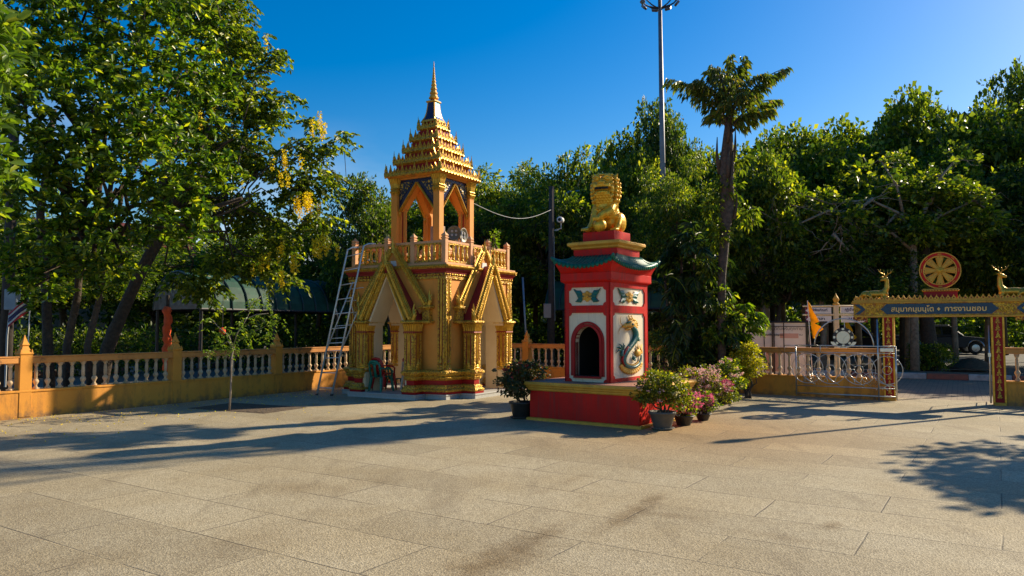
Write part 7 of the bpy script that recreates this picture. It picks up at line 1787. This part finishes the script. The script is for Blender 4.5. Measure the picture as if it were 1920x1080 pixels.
mb.tube([(0, 0, -.02), bz(1715, 520), bz(1716, 440), bz(1745, 380)], [.15, .12, .10, .07], 9)
ends = []
for pts in ([(1716, 450), (1690, 400), (1640, 370), (1560, 375), (1480, 350)], [(1640, 372), (1600, 400), (1560, 440), (1530, 470)], [(1716, 440), (1760, 400), (1830, 380), (1880, 400)], [(1690, 400), (1660, 420), (1690, 450)], [(1716, 470), (1670, 440), (1620, 430), (1580, 410), (1500, 390)], [(1600, 395), (1560, 400), (1500, 420), (1460, 415)], [(1745, 385), (1770, 330), (1800, 290)], [(1700, 410), (1690, 350), (1665, 300)], [(1620, 480), (1590, 440), (1575, 420)], [(1560, 440), (1600, 480), (1650, 520)]):
    pp = [bz(a + rg.normal() * 3, b + rg.normal() * 3, rg.normal() * .15) for a, b in pts]; mb.tube(pp, [.055 * (1 - .8 * i / (len(pp) - 1)) + .006 for i in range(len(pp))], 7); ends += pp[1:]
    for q in pp[1:]:
        for _ in range(4): limb(mb, q, np.array(q) + rg.normal(size=3) * np.array([.7, .3, .45]), .014, .004, rg, .15, 4)
mb.build('trunk', 'bark_pale', t, smooth=True)
cc = np.array([np.array(q) + rg.normal(size=3) * np.array([.6, .4, .45]) for q in ends for _ in range(14)]); Pt, Dt, St = tuft_leaves(rg, cc, 6, .17, .1); leaf_obj('crown', Pt, Dt, St, 'lf_mid', t, .6, 94)
# the roadside tree seen through the gateway, with a shrub at its foot
g = ground_at(1746, 692, .1); t = thing('roadside_tree', 'thick-trunked tree on the planting strip, seen through the gateway', 'tree', (g.x, g.y, .1)); mb = MB()
mb.tube([(0, 0, -.05), (-.03, 0, .8), (-.12, 0, 1.8), (-.15, 0, 3.2), (-.1, 0, 5)], [.34, .26, .23, .21, .16], 12); mb.tube([(-.12, 0, 2.2), (-.6, 0, 3.6), (-.9, .2, 5)], [.14, .1, .06], 8); mb.build('trunk', 'bark', t, smooth=True)
c = bpy.data.objects.new('crown', models['broad'][0]); C.objects.link(c); c.parent = t; c.location = (0, .5, 5.2); c.scale = (2.7, 2.7, 2.2)
shrub('leafy shrub round the foot of the roadside tree beyond the gateway', g.x - .1, g.y - .4, [((-.5, 0, .45), (.55, .4, .4)), ((.3, 0, .4), (.5, .4, .35)), ((0, -.1, .75), (.5, .4, .3)), ((-.6, 0, .85), (.35, .3, .25))], 'lf_mid', 73, 330)
o = MB().lathe([(.95, 0), (.8, .07), (.55, .2), (.3, .33), (.12, .38), (0.01, .39)], 14).build('soil_mound', 'soil', None, smooth=True, loc=(wx(1838, 26.3), 26.9, .09)); tag(o, 'low heap of dark soil on the planting strip near the right gate post', 'soil heap')
# continuous undergrowth and far wood
def mass(name, label, segs, m, n, L_, seed):
    rg = np.random.default_rng(seed); bl = []
    for x, y, z, rx, ry, rz_ in segs: bl.append(((x, y, z), (rx, ry, rz_)))
    P, D, cc = blob_points(rg, bl, n, 11, .42, .5); o = leaf_obj(name, P, D, L_ * (.6 + .8 * rg.random(len(P))), m, None, .5, seed); tag(o, label, 'undergrowth', None, 'stuff'); return o
segs = []
rr_ = np.random.default_rng(8)
for px_ in range(-150, 2150, 55):
    Y = 46 if px_ > 1300 else (36 if px_ > 700 else 33); Y += rr_.normal() * 1.2
    segs.append((wx(px_, Y), Y + 3.5, 1.6 + rr_.random(), 1.9, 1.5, 2.2)); segs.append((wx(px_, Y) + rr_.normal(), Y + 5.5, 4.5 + rr_.random() * 1.2, 2.2, 1.5, 2.2))
    if px_ > 1150: segs.append((wx(px_, Y), Y + 6.5, 7.4 + rr_.random() * 1.2, 2.3, 1.5, 1.8))
mass('far_wood', 'dark continuous wood closing the view beyond the roads', segs, 'lf_dark', 5200, .34, 81)
segs = []
for px_ in list(range(-60, 700, 42)) + list(range(880, 1330, 36)):
    Y = (24 if px_ < 300 else 28) if px_ < 700 else 29
    segs.append((wx(px_, Y), Y + rr_.normal() * .4, .8, .7, .6, .8)); 
mass('hedge_planting', 'dark mixed hedge planting beyond the boundary walls', segs, 'lf_dark', 1900, .13, 82)
for px_ in range(-200, 2250, 30):
    Y = 58 if px_ > 1300 else (47 if px_ > 700 else 45)
    segs2 = globals().setdefault('segs2', []); segs2.append((wx(px_, Y), Y + rr_.normal() * .8, 1.1 + rr_.random() * .6, 1.4, 1.0, 1.5))
mass('belt_planting', 'dense dark shrub belt along the far side of the roads', segs2, 'lf_dark', 3000, .32, 83)
xs = np.linspace(-150, 170, 81); hv = []; hf = []
for j, (yy, k_) in enumerate(((66, 0), (68, .75), (74, 1.0), (95, 1.25), (140, 1.3))):
    for i, x in enumerate(xs): hv.append((x, yy, -.2 + k_ * (7.5 + 1.6 * math.sin(x * .11) + 1.1 * math.sin(x * .31 + 1) + (3 if x > 10 else 0) * min(1, max(0, (x - 10) / 15)))))
for j in range(4):
    for i in range(80): a = j * 81 + i; hf.append((a, a + 1, a + 82, a + 81))
M['backdrop'] = mat('backdrop green', (.035, .06, .015), (.015, .03, .008), .7, .95, bump=1, bscale=2, dist=.6)
mb = MB(); mb.add(hv, hf); struct(mb.build('horizon_backdrop', 'backdrop', smooth=True))  # added dark mound that blocks the bright low sky behind the trees
# trees standing outside the picture on the right; their shade falls on the paving
def off_tree(x, y, zc, r, rz_, lab, kind='broad'):
    t = thing(KN[kind], lab, 'tree', (x, y, 0), 0); c = bpy.data.objects.new('crown', models[kind][0]); C.objects.link(c); c.parent = t; c.location = (0, 0, zc); c.scale = (r, r, rz_)
    k = bpy.data.objects.new('trunk', models[kind][1]); C.objects.link(k); k.parent = t; k.location = (0, 0, zc); k.scale = (r * .8, r * .8, zc / 1.9)
off_tree(15.7, 12.0, 4.5, 3.4, 2.3, 'tree standing outside the picture to the right, shading the paving')
off_tree(23.4, 26.6, 6.4, 3.3, 2.6, 'added unseen tree beyond the entry, shading the path')  # put in to cast shade on the entry path
off_tree(28.5, 33.0, 7.5, 4.2, 3.2, 'second added unseen tree beyond the road, shading the kerb')  # put in to darken the road and kerb with its shade
off_tree(16.5, 20.9, 15.2, 1.5, 1.2, 'tall slender tree standing outside the picture behind the gateway', 'loose')
# fallen yellow petals on the paving near the left wall
P = []; rg = np.random.default_rng(77)
for i in range(900):
    s_ = rg.uniform(0, 14); u = abs(rg.normal()) * 1.6 + .05; p = Vector((LW.x, LW.y, 0)) - dl * s_; nn_v = Vector((-dl.y, dl.x, 0)); nn_v = nn_v if nn_v.dot(Vector((1, -1, 0))) > 0 else -nn_v
    q = p + nn_v * (u + .12); P.append((q.x, q.y, .006))
P = np.array(P); D = rand_dir(rg, len(P)); D[:, 2] *= .05; o = leaf_obj('fallen_petals', P, D, np.full(len(P), .028), 'fl_yellow', None, .9, 7, fold=.02); tag(o, 'scattered yellow petals fallen on the paving by the left wall', 'fallen petals', None, 'stuff')
